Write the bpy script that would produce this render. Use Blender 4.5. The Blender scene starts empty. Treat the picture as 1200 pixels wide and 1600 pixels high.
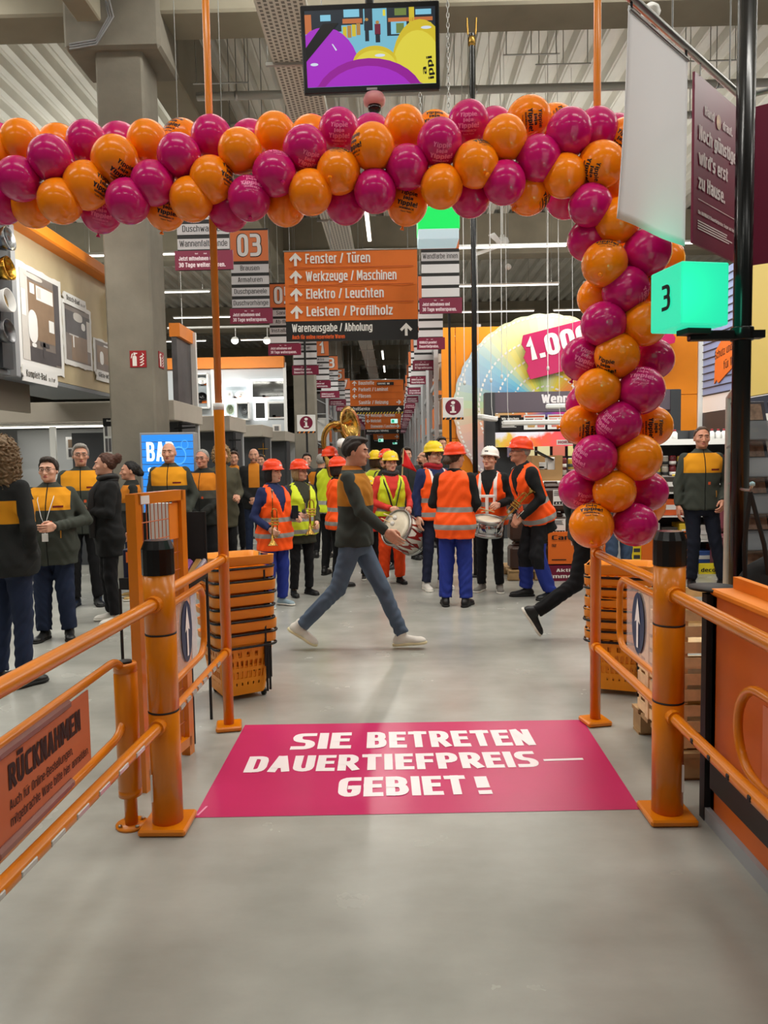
import bpy, math, random
import numpy as np
from mathutils import Vector, Matrix
R_ = random.Random(7)
PI = math.pi
sc = bpy.context.scene
col = sc.collection
# ------------------------------------------------------------------ camera
F_PX = 1160.0                      # focal length for a 1200 x 1600 frame
EYE = Vector((0.0, 0.0, 1.6))
ROLL = 0.0170
def _cam_axes():
    yaw = math.atan2(18.0, F_PX); pit = math.atan2(82.0, F_PX)
    f = Vector((-math.sin(yaw)*math.cos(pit), math.cos(yaw)*math.cos(pit), -math.sin(pit)))
    r0 = f.cross(Vector((0, 0, 1))).normalized(); u0 = r0.cross(f)
    r = r0*math.cos(ROLL) - u0*math.sin(ROLL); u = r0*math.sin(ROLL) + u0*math.cos(ROLL)
    return r, u, f
CR, CU, CF = _cam_axes()
cam = bpy.data.cameras.new('camera'); cam_o = bpy.data.objects.new('camera', cam); col.objects.link(cam_o)
cam.sensor_fit = 'AUTO'; cam.sensor_width = 36; cam.lens = 36*F_PX/1600
cam.clip_start = 0.05; cam.clip_end = 300
cam_o.matrix_world = Matrix(((CR.x, CU.x, -CF.x, EYE.x), (CR.y, CU.y, -CF.y, EYE.y), (CR.z, CU.z, -CF.z, EYE.z), (0, 0, 0, 1)))
sc.camera = cam_o
def ray(px, py): return CF + CR*((px-600)/F_PX) + CU*((800-py)/F_PX)
def PY(px, py, Y): d = ray(px, py); return EYE + d*(Y/d.y)
def PX(px, py, X): d = ray(px, py); return EYE + d*(X/d.x)
def PZ(px, py, z=0.0): d = ray(px, py); return EYE + d*((z-1.6)/d.z)
def proj(p):
    v = Vector(p)-EYE; w = v.dot(CF); return 600+F_PX*v.dot(CR)/w, 800-F_PX*v.dot(CU)/w
# ------------------------------------------------------------------ exposure, world
vs = sc.view_settings
vs.view_transform = 'Standard'; vs.look = 'None'; vs.gamma = 1.0; vs.use_curve_mapping = False
vs.exposure = 0.0
sc.cycles.caustics_reflective = False; sc.cycles.caustics_refractive = False; sc.cycles.sample_clamp_indirect = 3.0; sc.cycles.sample_clamp_direct = 4.0; sc.cycles.blur_glossy = 1.0
wd = bpy.data.worlds.new('world'); sc.world = wd; wd.use_nodes = True
bg = wd.node_tree.nodes['Background']; bg.inputs[0].default_value = (1.0, 0.95, 0.88, 1); bg.inputs[1].default_value = 0.10
def lin(c): return c/12.92 if c <= 0.04045 else ((c+0.055)/1.055)**2.4
def rgb(r, g, b): return (lin(r/255), lin(g/255), lin(b/255), 1.0)
LAMP = (1.0, 0.975, 0.905)
def area(name, loc, sx, sy, power, parent=None, rot=(0, 0, 0), color=LAMP):
    l = bpy.data.lights.new(name, 'AREA'); l.shape = 'RECTANGLE'; l.size = sx; l.size_y = sy; l.energy = power; l.color = color
    o = bpy.data.objects.new(name, l); col.objects.link(o); o.location = loc; o.rotation_euler = rot
    if parent: o.parent = parent
    return o
# ------------------------------------------------------------------ materials
MATS = {}
def mat(name, c, rough=0.5, metal=0.0, spec=0.5, var=0.0, vscale=6.0, bump=0.0, bscale=60.0, emit=None, estr=1.0, coat=0.0, alpha=1.0, trans=0.0, sheen=0.0, sss=0.0, ior=1.45):
    if name in MATS: return MATS[name]
    m = bpy.data.materials.new(name); m.use_nodes = True
    nt = m.node_tree; b = nt.nodes['Principled BSDF']
    if len(c) == 3: c = rgb(*c)
    b.inputs['Base Color'].default_value = c
    b.inputs['Roughness'].default_value = rough; b.inputs['Metallic'].default_value = metal
    b.inputs['Specular IOR Level'].default_value = spec; b.inputs['IOR'].default_value = ior
    b.inputs['Coat Weight'].default_value = coat; b.inputs['Coat Roughness'].default_value = 0.08
    b.inputs['Alpha'].default_value = alpha; b.inputs['Transmission Weight'].default_value = trans
    b.inputs['Sheen Weight'].default_value = sheen
    if sss: b.inputs['Subsurface Weight'].default_value = sss; b.inputs['Subsurface Radius'].default_value = (0.02, 0.008, 0.005); b.inputs['Subsurface Scale'].default_value = 0.5
    if emit is not None:
        e = rgb(*emit) if len(emit) == 3 else emit
        b.inputs['Emission Color'].default_value = e; b.inputs['Emission Strength'].default_value = estr
    if var or bump:
        tc = nt.nodes.new('ShaderNodeTexCoord')
        if var:
            n = nt.nodes.new('ShaderNodeTexNoise'); n.inputs['Scale'].default_value = vscale; n.inputs['Detail'].default_value = 5
            nt.links.new(tc.outputs['Object'], n.inputs['Vector'])
            mr = nt.nodes.new('ShaderNodeMapRange'); mr.inputs[1].default_value = 0.3; mr.inputs[2].default_value = 0.7
            mr.inputs[3].default_value = 1-var; mr.inputs[4].default_value = 1+var
            nt.links.new(n.outputs['Fac'], mr.inputs[0])
            mx = nt.nodes.new('ShaderNodeVectorMath'); mx.operation = 'SCALE'; mx.inputs[0].default_value = c[:3]
            nt.links.new(mr.outputs[0], mx.inputs['Scale']); nt.links.new(mx.outputs[0], b.inputs['Base Color'])
        if bump:
            n2 = nt.nodes.new('ShaderNodeTexNoise'); n2.inputs['Scale'].default_value = bscale; n2.inputs['Detail'].default_value = 4
            nt.links.new(tc.outputs['Object'], n2.inputs['Vector'])
            bp = nt.nodes.new('ShaderNodeBump'); bp.inputs['Strength'].default_value = bump; bp.inputs['Distance'].default_value = 0.01
            nt.links.new(n2.outputs['Fac'], bp.inputs['Height']); nt.links.new(bp.outputs[0], b.inputs['Normal'])
    MATS[name] = m
    return m
M_paint = mat('orange_powder_coat', (214, 122, 8), 0.28, 0, 0.5, var=0.04, coat=0.25)
M_black = mat('black_gloss', (12, 12, 13), 0.22, 0, 0.5)
M_blackm = mat('black_matt', (22, 22, 23), 0.6)
M_steel = mat('brushed_steel', (190, 190, 188), 0.3, 1.0)
M_chrome = mat('chrome', (220, 220, 220), 0.08, 1.0)
M_gold = mat('brass', (214, 170, 90), 0.18, 1.0)
M_silver = mat('silver_plate', (225, 222, 215), 0.15, 1.0)
M_conc = mat('concrete', (126, 121, 110), 0.85, 0, 0.3, var=0.14, vscale=2.2, bump=0.15, bscale=25)
M_white = mat('white_board', (232, 232, 230), 0.5)
M_textw = mat('white_lettering', (238, 235, 230), 0.6)
M_textk = mat('black_lettering', (20, 18, 18), 0.6)
M_maroon = mat('maroon_board', (116, 16, 52), 0.42, var=0.03)
M_grey = mat('grey_sheet', (150, 152, 155), 0.5)
M_dgrey = mat('dark_grey_sheet', (58, 60, 63), 0.5)
M_beige = mat('beige_laminate', (172, 164, 152), 0.6, var=0.03)
M_orangeb = mat('orange_board', (232, 132, 28), 0.5, var=0.03)
M_signo = mat('orange_fabric', (222, 112, 36), 0.7, var=0.05, vscale=3, bump=0.1, bscale=4)
M_wood = mat('light_wood', (205, 178, 130), 0.6, var=0.15, vscale=9)
M_pine = mat('pine_slat', (228, 198, 152), 0.7, var=0.15, vscale=14)
M_card = mat('cardboard', (164, 128, 84), 0.8, var=0.06)
M_lamp = mat('lamp_diffuser', (255, 255, 255), 0.5, emit=(255, 248, 235), estr=6.0)
M_lampsoft = mat('lamp_diffuser_dim', (255, 255, 255), 0.5, emit=(255, 248, 238), estr=2.6)
# ------------------------------------------------------------------ object bookkeeping
WM = {}
def put(o, label=None, cat=None, group=None, kind=None):
    if label: o['label'] = label
    if cat: o['category'] = cat
    if group: o['group'] = group
    if kind: o['kind'] = kind
    return o
def thing(name, label, cat, loc=(0, 0, 0), rz=0.0, group=None):
    o = bpy.data.objects.new(name, None); col.objects.link(o); o.empty_display_size = 0.1
    o.location = loc; o.rotation_euler = (0, 0, rz)
    WM[o.name] = Matrix.Translation(Vector(loc)) @ Matrix.Rotation(rz, 4, 'Z')
    return put(o, label, cat, group)
def dup(root, loc=None, rz=None, label=None, group=None):
    r = root.copy(); col.objects.link(r)
    if loc is not None: r.location = loc
    if rz is not None: r.rotation_euler = (0, 0, rz)
    if label: r['label'] = label
    if group: r['group'] = group
    for ch in list(root.children):
        c = ch.copy(); col.objects.link(c); c.parent = r
        for g in list(ch.children):
            d = g.copy(); col.objects.link(d); d.parent = c
    return r
ORD = ['first', 'second', 'third', 'fourth', 'fifth', 'sixth', 'seventh', 'eighth', 'ninth', 'tenth', 'eleventh', 'twelfth', 'thirteenth', 'fourteenth', 'fifteenth', 'sixteenth', 'seventeenth', 'eighteenth', 'nineteenth', 'twentieth', 'twenty-first', 'twenty-second', 'twenty-third', 'twenty-fourth']
# ------------------------------------------------------------------ mesh builder
class MB:
    def __init__(s, M=None): s.v = []; s.f = []; s.m = []; s.s = []; s.M = M
    def add(s, vs_, fs, mi=0, smooth=False, M=None):
        b = len(s.v)
        T = M if M is not None else s.M
        if T is not None: vs_ = [T @ Vector(v) for v in vs_]
        s.v.extend([tuple(v) for v in vs_])
        s.f.extend([tuple(i+b for i in f) for f in fs]); s.m.extend([mi]*len(fs)); s.s.extend([smooth]*len(fs))
        return s
    def box(s, c, d, mi=0, bev=0.0, M=None, rz=0.0):
        cx, cy, cz = c; hx, hy, hz = d[0]/2, d[1]/2, d[2]/2
        if bev <= 0:
            vs_ = [(x*hx, y*hy, z*hz) for z in (-1, 1) for y in (-1, 1) for x in (-1, 1)]
            fs = [(0, 2, 3, 1), (4, 5, 7, 6), (0, 1, 5, 4), (2, 6, 7, 3), (0, 4, 6, 2), (1, 3, 7, 5)]
        else:
            b = min(bev, hx*.9, hy*.9, hz*.9); vs_ = []; ix = {}
            for x in (-1, 1):
                for y in (-1, 1):
                    for z in (-1, 1):
                        ix[(x, y, z)] = len(vs_)
                        vs_ += [(x*hx, y*(hy-b), z*(hz-b)), (x*(hx-b), y*hy, z*(hz-b)), (x*(hx-b), y*(hy-b), z*hz)]
            fs = []
            def q(*k): fs.append(tuple(k))
            for x in (-1, 1): q(*[ix[(x, y, z)] for y, z in ((-1, -1), (1, -1), (1, 1), (-1, 1))][::x])
            for y in (-1, 1): q(*[ix[(x, y, z)]+1 for x, z in ((-1, -1), (1, -1), (1, 1), (-1, 1))][::-y])
            for z in (-1, 1): q(*[ix[(x, y, z)]+2 for x, y in ((-1, -1), (1, -1), (1, 1), (-1, 1))][::z])
            for x in (-1, 1):
                for y in (-1, 1):
                    a = ix[(x, y, -1)]; c2 = ix[(x, y, 1)]; q(*[a, a+1, c2+1, c2][::x*y])
                for z in (-1, 1):
                    a = ix[(x, -1, z)]; c2 = ix[(x, 1, z)]; q(*[a, c2, c2+2, a+2][::x*z])
            for y in (-1, 1):
                for z in (-1, 1):
                    a = ix[(-1, y, z)]; c2 = ix[(1, y, z)]; q(*[a+1, a+2, c2+2, c2+1][::y*z])
            for x in (-1, 1):
                for y in (-1, 1):
                    for z in (-1, 1):
                        a = ix[(x, y, z)]; q(*[a, a+1, a+2][::-x*y*z] if False else [a, a+1, a+2][::x*y*z])
        if rz:
            cs, sn = math.cos(rz), math.sin(rz); vs_ = [(x*cs-y*sn, x*sn+y*cs, z) for x, y, z in vs_]
        return s.add([(x+cx, y+cy, z+cz) for x, y, z in vs_], fs, mi, False, M)
    def tube(s, pts, r, mi=0, n=10, cap=True, closed=False, M=None, flat=None):
        pts = [Vector(p) for p in pts]; N = len(pts)
        rs = r if isinstance(r, (list, tuple)) else [r]*N
        tang = []
        for i in range(N):
            a = pts[i-1] if (i > 0 or closed) else pts[i]; b = pts[(i+1) % N] if (i < N-1 or closed) else pts[i]
            t = (b-a); tang.append(t.normalized() if t.length > 1e-9 else Vector((0, 0, 1)))
        t0 = tang[0]; up = Vector((0, 0, 1)) if abs(t0.z) < 0.9 else Vector((1, 0, 0))
        nn = (up - t0*up.dot(t0)).normalized()
        vs_ = []; fs = []
        for i in range(N):
            t = tang[i]; nn = nn - t*nn.dot(t)
            nn = nn.normalized() if nn.length > 1e-6 else t.orthogonal().normalized()
            bb = t.cross(nn)
            for k in range(n):
                a = 2*PI*k/n; vs_.append(pts[i] + (nn*math.cos(a) + bb*math.sin(a)*(flat or 1))*rs[i])
        for i in range(N if closed else N-1):
            j = (i+1) % N
            for k in range(n):
                k2 = (k+1) % n; fs.append((i*n+k, i*n+k2, j*n+k2, j*n+k))
        s.add(vs_, fs, mi, n > 5, M)
        if cap and not closed:
            s.add(vs_[:n], [tuple(range(n))[::-1]], mi, False, M); s.add(vs_[-n:], [tuple(range(n))], mi, False, M)
        return s
    def lathe(s, prof, c=(0, 0, 0), mi=0, n=20, M=None, smooth=True, sx=1.0, sy=1.0):
        vs_ = []; fs = []; P = len(prof)
        for r, z in prof:
            for k in range(n):
                a = 2*PI*k/n; vs_.append((c[0]+r*math.cos(a)*sx, c[1]+r*math.sin(a)*sy, c[2]+z))
        for i in range(P-1):
            for k in range(n):
                k2 = (k+1) % n; fs.append((i*n+k, i*n+k2, (i+1)*n+k2, (i+1)*n+k))
        if prof[0][0] > 1e-6: fs.append(tuple(range(n))[::-1])
        if prof[-1][0] > 1e-6: fs.append(tuple(range((P-1)*n, P*n)))
        return s.add(vs_, fs, mi, smooth, M)
    def quad(s, a, b, c, d, mi=0): return s.add([a, b, c, d], [(0, 1, 2, 3)], mi)
    def slab(s, o, u, v, w, h, t, mi=0, bev=0.0):
        """board: o = lower left front corner, u/v unit vectors across and up, thickness t going back"""
        u = Vector(u).normalized(); v = Vector(v).normalized(); nrm = u.cross(v)
        Mx = Matrix((( u.x, v.x, nrm.x, o[0]), (u.y, v.y, nrm.y, o[1]), (u.z, v.z, nrm.z, o[2]), (0, 0, 0, 1)))
        return s.box((w/2, h/2, -t/2), (w, h, t), mi, bev, M=(s.M @ Mx if s.M else Mx))
    def poly(s, pts, t, mi=0, M=None):
        """prism: 2D outline (ccw) in local xy extruded t along -z"""
        n = len(pts); vs_ = [(x, y, 0) for x, y in pts]+[(x, y, -t) for x, y in pts]
        fs = [tuple(range(n)), tuple(range(n, 2*n))[::-1]]+[(i, i+n, (i+1) % n+n, (i+1) % n) for i in range(n)]
        return s.add(vs_, fs, mi, False, M)
    def build(s, name, mats, parent=None, label=None, cat=None, group=None, kind=None, base=True, local=False):
        if not isinstance(mats, (list, tuple)): mats = [mats]
        V = s.v; loc = Vector((0, 0, 0))
        if parent is not None:
            if not local:
                inv = WM[parent.name].inverted(); V = [tuple(inv @ Vector(v)) for v in V]
        elif base and V:
            a = np.array(V); lo = a.min(0); hi = a.max(0); loc = Vector(((lo[0]+hi[0])/2, (lo[1]+hi[1])/2, lo[2]))
            V = (a-np.array(loc)).tolist()
        me = bpy.data.meshes.new(name); me.from_pydata(V, [], s.f)
        for m in mats: me.materials.append(m)
        if len(mats) > 1: me.polygons.foreach_set('material_index', s.m)
        me.polygons.foreach_set('use_smooth', s.s); me.update()
        o = bpy.data.objects.new(name, me); col.objects.link(o)
        if parent is not None:
            o.parent = parent; WM[o.name] = WM[parent.name]
        else:
            o.location = loc; WM[o.name] = Matrix.Translation(loc)
        return put(o, label, cat, group, kind)
def frame_m(o, u, v):
    """matrix with x along u, y along v (orthogonalised), z out of the face"""
    u = Vector(u).normalized(); v = Vector(v); v = (v-u*v.dot(u)).normalized(); n = u.cross(v)
    return Matrix(((u.x, v.x, n.x, o[0]), (u.y, v.y, n.y, o[1]), (u.z, v.z, n.z, o[2]), (0, 0, 0, 1)))
# ------------------------------------------------------------------ lettering
STROKES = {
 'A': ('0,0 .42,1', '1,0 .58,1', '.2,.27 .8,.27'), 'B': ('0,0 0,1', '~0,1 .93,1 .93,.53 0,.53', '~0,.53 1,.53 1,0 0,0'), 'C': ('~1,.8 1,1 0,1 0,0 1,0 1,.2',), 'D': ('0,0 0,1', '~0,1 1,1 1,0 0,0'), 'E': ('1,1 0,1 0,0 1,0', '0,.52 .85,.52'), 'F': ('1,1 0,1 0,0', '0,.5 .85,.5'),
 'G': ('~1,.84 1,1 0,1 0,0 1,0 1,.46', '1,.44 .7,.44'), 'H': ('0,0 0,1', '1,0 1,1', '0,.52 1,.52'), 'I': ('.5,0 .5,1',), 'J': ('~1,1 1,0 0,0 0,.3',), 'K': ('0,0 0,1', '.05,.38 1,1', '.35,.6 1,0'), 'L': ('0,1 0,0 1,0',), 'M': ('0,0 0,1', '1,0 1,1', '.1,1 .5,.25', '.9,1 .5,.25'), 'N': ('0,0 0,1', '1,0 1,1', '.06,1 .94,0'), 'O': ('o0,0 1,0 1,1 0,1',),
 'P': ('0,0 0,1', '~0,1 1,1 1,.45 0,.45'), 'Q': ('o0,0 1,0 1,1 0,1', '.6,.25 1,0'), 'R': ('0,0 0,1', '~0,1 .95,1 .95,.46 0,.46', '.5,.46 1,0'), 'S': ('~1,.87 1,1 0,1 0,.54 1,.46 1,0 0,0 0,.13',), 'T': ('0,1 1,1', '.5,1 .5,0'), 'U': ('~0,1 0,0 1,0 1,1',), 'V': ('0,1 .45,0', '1,1 .55,0'), 'W': ('0,1 .24,0', '.5,.9 .27,0', '.5,.9 .73,0', '1,1 .76,0'), 'X': ('0,0 1,1', '0,1 1,0'), 'Y': ('0,1 .5,.45 1,1', '.5,.45 .5,0'), 'Z': ('0,1 1,1', '1,.95 0,.05', '0,0 1,0'),
 'a': ('~.08,.64 .08,.74 1,.74 1,.4', '1,.5 1,0', '~1,.43 0,.43 0,0 1,0'), 'b': ('0,0 0,1', '~0,.74 1,.74 1,0 0,0'), 'c': ('~1,.6 1,.74 0,.74 0,0 1,0 1,.14',), 'd': ('1,0 1,1', '~1,.74 0,.74 0,0 1,0'), 'e': ('~1,.1 1,0 0,0 0,.74 1,.74 1,.37', '1,.37 0,.37'), 'f': ('~1,1 .35,1 .35,.6', '.35,.8 .35,0', '0,.72 .9,.72'), 'g': ('~1,.74 0,.74 0,.04 1,.04', '~1,.74 1,-.24 0,-.24'),
 'h': ('0,0 0,1', '~0,.74 1,.74 1,.4', '1,.5 1,0'), 'i': ('.5,0 .5,.7', '.5,.95 .5,.97'), 'j': ('~.5,.7 .5,-.24 0,-.24', '.5,.95 .5,.97'), 'k': ('0,0 0,1', '.1,.28 1,.74', '.35,.42 1,0'), 'l': ('.5,0 .5,1',), 'm': ('0,0 0,.74', '~0,.74 .5,.74 .5,.4', '.5,.5 .5,0', '~.5,.74 1,.74 1,.4', '1,.5 1,0'), 'n': ('0,0 0,.74', '~0,.74 1,.74 1,.4', '1,.5 1,0'), 'o': ('o0,0 1,0 1,.74 0,.74',), 'p': ('0,-.24 0,.74', '~0,.74 1,.74 1,0 0,0'), 'q': ('1,-.24 1,.74', '~1,.74 0,.74 0,0 1,0'), 'r': ('0,0 0,.74', '0,.6 .35,.74 1,.74'),
 's': ('~1,.65 1,.74 0,.74 0,.41 1,.33 1,0 0,0 0,.09',), 't': ('.35,.95 .35,.4', '~.35,.5 .35,0 1,0', '0,.72 .95,.72'), 'u': ('~0,.74 0,0 1,0', '1,.74 1,0'), 'v': ('0,.74 .46,0', '1,.74 .54,0'), 'w': ('0,.74 .25,0', '.5,.62 .27,0', '.5,.62 .73,0', '1,.74 .75,0'), 'x': ('0,0 1,.74', '0,.74 1,0'), 'y': ('0,.74 .55,0', '1,.74 .35,-.24'), 'z': ('0,.74 1,.74', '1,.7 0,.04', '0,0 1,0'),
 '0': ('o0,0 1,0 1,1 0,1',), '1': ('0,.78 .6,1 .6,0',), '2': ('~0,.84 0,1 1,1 1,.56 0,.1', '0,0 1,0', '0,.12 0,0'), '3': ('~0,.85 0,1 .93,1 .93,.53 .35,.53', '~.35,.53 1,.53 1,0 0,0 0,.15'), '4': ('.75,0 .75,1 0,.28 1,.28',), '5': ('1,1 .05,1 .05,.56', '~.05,.56 1,.6 1,0 0,0 0,.15'), '6': ('~1,.85 1,1 0,1 0,.3', 'o0,0 1,0 1,.55 0,.55'), '7': ('0,1 1,1', '.95,.95 .4,0'), '8': ('o0,0 1,0 1,.52 0,.52', 'o.05,.52 .95,.52 .95,1 .05,1'), '9': ('~0,.15 0,0 1,0 1,.7', 'o0,.45 1,.45 1,1 0,1'),
 '.': ('.5,0 .5,.02',), ',': ('.6,.02 .45,-.12',), '!': ('.5,1 .5,.44', '.5,0 .5,.02'), '/': ('0,0 1,1',), '-': ('0,.4 1,.4',), '—': ('0,.4 1,.4',), "'": ('.5,1 .45,.85',), '°': ('o.2,.7 .8,.7 .8,1 .2,1',), '²': ('~.2,.85 .2,1 .8,1 .8,.8 .2,.6', '.2,.55 .8,.55'), '&': ('~1,0 .15,.75 .15,1 .75,1 .75,.72 0,.35 0,0 .65,0 1,.4',), ':': ('.5,0 .5,.02', '.5,.5 .5,.52'), 'ß': ('~0,0 0,1 .85,1 .85,.6 .4,.55 1,.5 1,0 .4,0',)}
for _k, _b, _y in (('Ä', 'A', 1.34), ('Ö', 'O', 1.34), ('Ü', 'U', 1.34), ('ä', 'a', 1.08), ('ö', 'o', 1.08), ('ü', 'u', 1.08)): STROKES[_k] = STROKES[_b]+('.18,%g .18,%g' % (_y, _y+.01), '.82,%g .82,%g' % (_y, _y+.01))
GW = {c: .44 for c in STROKES}; GW.update({'I': 0, 'i': 0, 'l': 0, '.': 0, ',': .06, '!': 0, "'": 0, ':': 0, 'M': .62, 'W': .72, 'm': .66, 'w': .62, 'f': .26, 't': .27, 'r': .26, 'j': .16, '1': .26, '/': .34, '-': .26, '—': .8, 'E': .38, 'F': .38, 'L': .36, 'T': .42, 'z': .36, 's': .38, 'c': .38, '²': .3, '°': .3})
GW = {c: max(0, w-.15) if w else 0 for c, w in GW.items()}
def _round(P, r, closed):
    """replace each corner by a quadratic curve with legs of length r"""
    out = []; n = len(P)
    for i in range(n):
        if not closed and i in (0, n-1): out.append(P[i]); continue
        p, a, b = P[i], P[i-1], P[(i+1) % n]; e = []
        for q in (a, b):
            L = math.hypot(q[0]-p[0], q[1]-p[1]); k = min(r/L, .5) if L else 0; e.append((p[0]+(q[0]-p[0])*k, p[1]+(q[1]-p[1])*k))
        for k in range(6):
            t = k/5; out.append(((1-t)**2*e[0][0]+2*t*(1-t)*p[0]+t*t*e[1][0], (1-t)**2*e[0][1]+2*t*(1-t)*p[1]+t*t*e[1][1]))
    Q = []
    for p in out:
        if not Q or math.hypot(p[0]-Q[-1][0], p[1]-Q[-1][1]) > 1e-4: Q.append(p)
    if closed and len(Q) > 1 and math.hypot(Q[0][0]-Q[-1][0], Q[0][1]-Q[-1][1]) < 1e-4: Q.pop()
    return Q
GL = {}
def glyph(wt, ch):
    """condensed block letter drawn from strokes; cap height 1"""
    if (wt, ch) in GL: return GL[(wt, ch)]
    if ch not in STROKES: return None
    t = {'r': .10, 'b': .15, 'h': .19}[wt]; w = GW[ch]; V = []; Fs = []
    for si, st in enumerate(STROKES[ch]):
        kind = st[0] if st[0] in '~o' else ''; P = [tuple(map(float, p.split(','))) for p in st.lstrip('~o').split()]
        if kind == '~' and wt != 'r' and len(P) > 3:          # heavy weights: no short terminals
            if P[0][0] == P[1][0] and abs(P[0][1]-P[1][1]) < .25: P = P[1:]
            if P[-1][0] == P[-2][0] and abs(P[-1][1]-P[-2][1]) < .25: P = P[:-1]
        P = [(t/2+x*w, t/2+y*(1-t)) for x, y in P]; closed = kind == 'o'
        if kind: P = _round(P, .22, closed)
        if not closed:
            for e, f in ((0, 1), (-1, -2)):
                dx, dy = P[e][0]-P[f][0], P[e][1]-P[f][1]; L = math.hypot(dx, dy) or 1; P[e] = (P[e][0]+dx/L*t/2, P[e][1]+dy/L*t/2)
        n = len(P); b0 = len(V)
        for i in range(n):
            a = P[i-1] if (i or closed) else P[i]; c = P[(i+1) % n] if (i < n-1 or closed) else P[i]; p = P[i]
            d1 = (p[0]-a[0], p[1]-a[1]); d2 = (c[0]-p[0], c[1]-p[1])
            if d1 == (0, 0): d1 = d2
            if d2 == (0, 0): d2 = d1
            l1 = math.hypot(*d1) or 1; l2 = math.hypot(*d2) or 1; n1 = (-d1[1]/l1, d1[0]/l1); n2 = (-d2[1]/l2, d2[0]/l2); mx, my = n1[0]+n2[0], n1[1]+n2[1]; q = mx*mx+my*my
            k = 2/q if q > .35 else 2/.35
            mx *= k*t/2; my *= k*t/2; V += [(p[0]+mx, p[1]+my, si), (p[0]-mx, p[1]-my, si)]
        for i in range(n if closed else n-1):
            j = (i+1) % n; Fs.append((b0+2*i+1, b0+2*j+1, b0+2*j, b0+2*i))
    GL[(wt, ch)] = (V, Fs, w+t); return GL[(wt, ch)]
CAP = 1.0
def layout(s, wt='b', gap=None):
    x = 0; V = []; Fs = []; gap = {'r': .09, 'b': .075, 'h': .06}[wt] if gap is None else gap
    for ch in s:
        if ch == ' ': x += 0.26; continue
        g = glyph(wt, ch)
        if g is None: x += 0.3; continue
        b = len(V)
        V += [(p[0]+x, p[1], p[2]) for p in g[0]]; Fs += [tuple(i+b for i in f) for f in g[1]]; x += g[2]+gap
    return V, Fs, max(x-gap, 0.01)
def text(mb, s, M, x, y, h, w=None, mi=0, wt='b', align='l', sx=1.0, z=0.002, warp=None, jit=0.0):
    """lettering on a face: M = frame of the face, x, y = left baseline, h = capital height, w = width to fit"""
    V, Fs, tw = layout(s, wt); k = h/CAP; kx = (w/tw) if w else k*sx
    W = tw*kx; x0 = x - (W/2 if align == 'c' else W if align == 'r' else 0)
    dz = max(.0004, h*.003)
    P = [(x0+a*kx + (R_.uniform(-jit, jit) if jit else 0), y+b*k + (R_.uniform(-jit, jit) if jit else 0), q*dz) for a, b, q in V]
    if warp: mb.add([warp(a, b, q) for a, b, q in P], Fs, mi)
    else: mb.add([(a, b, z+q) for a, b, q in P], Fs, mi, M=M)
    return W
def rough_bars(mb, M, x, y, w, h, n, mi=0, z=0.002):
    """lines of print too small to read, as thin bars"""
    for i in range(n):
        ww = w*R_.uniform(.7, 1); yy = y-i*h*1.9
        mb.add([(x, yy, z), (x+ww, yy, z), (x+ww, yy+h, z), (x, yy+h, z)], [(0, 1, 2, 3)], mi, M=M)
# ================================================================== HALL: floor, ceiling, beams, columns
def floor_mat():
    m = bpy.data.materials.new('polished_concrete_floor'); m.use_nodes = True; nt = m.node_tree; b = nt.nodes['Principled BSDF']
    tc = nt.nodes.new('ShaderNodeTexCoord')
    def noise(sc_, det, rough=.55, vec=None):
        n = nt.nodes.new('ShaderNodeTexNoise'); n.inputs['Scale'].default_value = sc_; n.inputs['Detail'].default_value = det; n.inputs['Roughness'].default_value = rough
        nt.links.new(vec or tc.outputs['Object'], n.inputs['Vector']); return n.outputs['Fac']
    mp = nt.nodes.new('ShaderNodeMapping'); mp.inputs['Scale'].default_value = (1, 2.2, 1); nt.links.new(tc.outputs['Object'], mp.inputs['Vector'])
    n1 = noise(0.9, 8, .62, mp.outputs[0]); n2 = noise(2.6, 5, .5); n3 = noise(160, 2)
    r = nt.nodes.new('ShaderNodeValToRGB'); nt.links.new(n1, r.inputs[0])
    e = r.color_ramp.elements; e[0].position = .28; e[0].color = rgb(146, 146, 139); e[1].position = .72; e[1].color = rgb(166, 166, 159)
    m2 = nt.nodes.new('ShaderNodeMapRange'); m2.inputs[1].default_value = .2; m2.inputs[2].default_value = .8; m2.inputs[3].default_value = .86; m2.inputs[4].default_value = 1.1; nt.links.new(n2, m2.inputs[0])
    mx = nt.nodes.new('ShaderNodeVectorMath'); mx.operation = 'SCALE'; nt.links.new(r.outputs[0], mx.inputs[0]); nt.links.new(m2.outputs[0], mx.inputs['Scale']); nt.links.new(mx.outputs[0], b.inputs['Base Color'])
    mr = nt.nodes.new('ShaderNodeMapRange'); mr.inputs[1].default_value = .3; mr.inputs[2].default_value = .7; mr.inputs[3].default_value = .2; mr.inputs[4].default_value = .28
    nt.links.new(n2, mr.inputs[0]); nt.links.new(mr.outputs[0], b.inputs['Roughness']); b.inputs['Specular IOR Level'].default_value = .5
    bp = nt.nodes.new('ShaderNodeBump'); bp.inputs['Strength'].default_value = .02; bp.inputs['Distance'].default_value = .002; nt.links.new(n2, bp.inputs['Height'])
    return m
fl = MB(); fl.quad((-26, -8, 0), (26, -8, 0), (26, 96, 0), (-26, 96, 0)); fl.build('floor', floor_mat(), kind='structure', base=False)
M_ceil = mat('trapezoidal_steel_deck', (214, 212, 202), 0.42, 0.1, var=0.10, vscale=1.2)
M_conc2 = mat('concrete_beam', (138, 132, 116), 0.85, 0, 0.3, var=0.12, vscale=1.4)
CZ = 8.55
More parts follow.
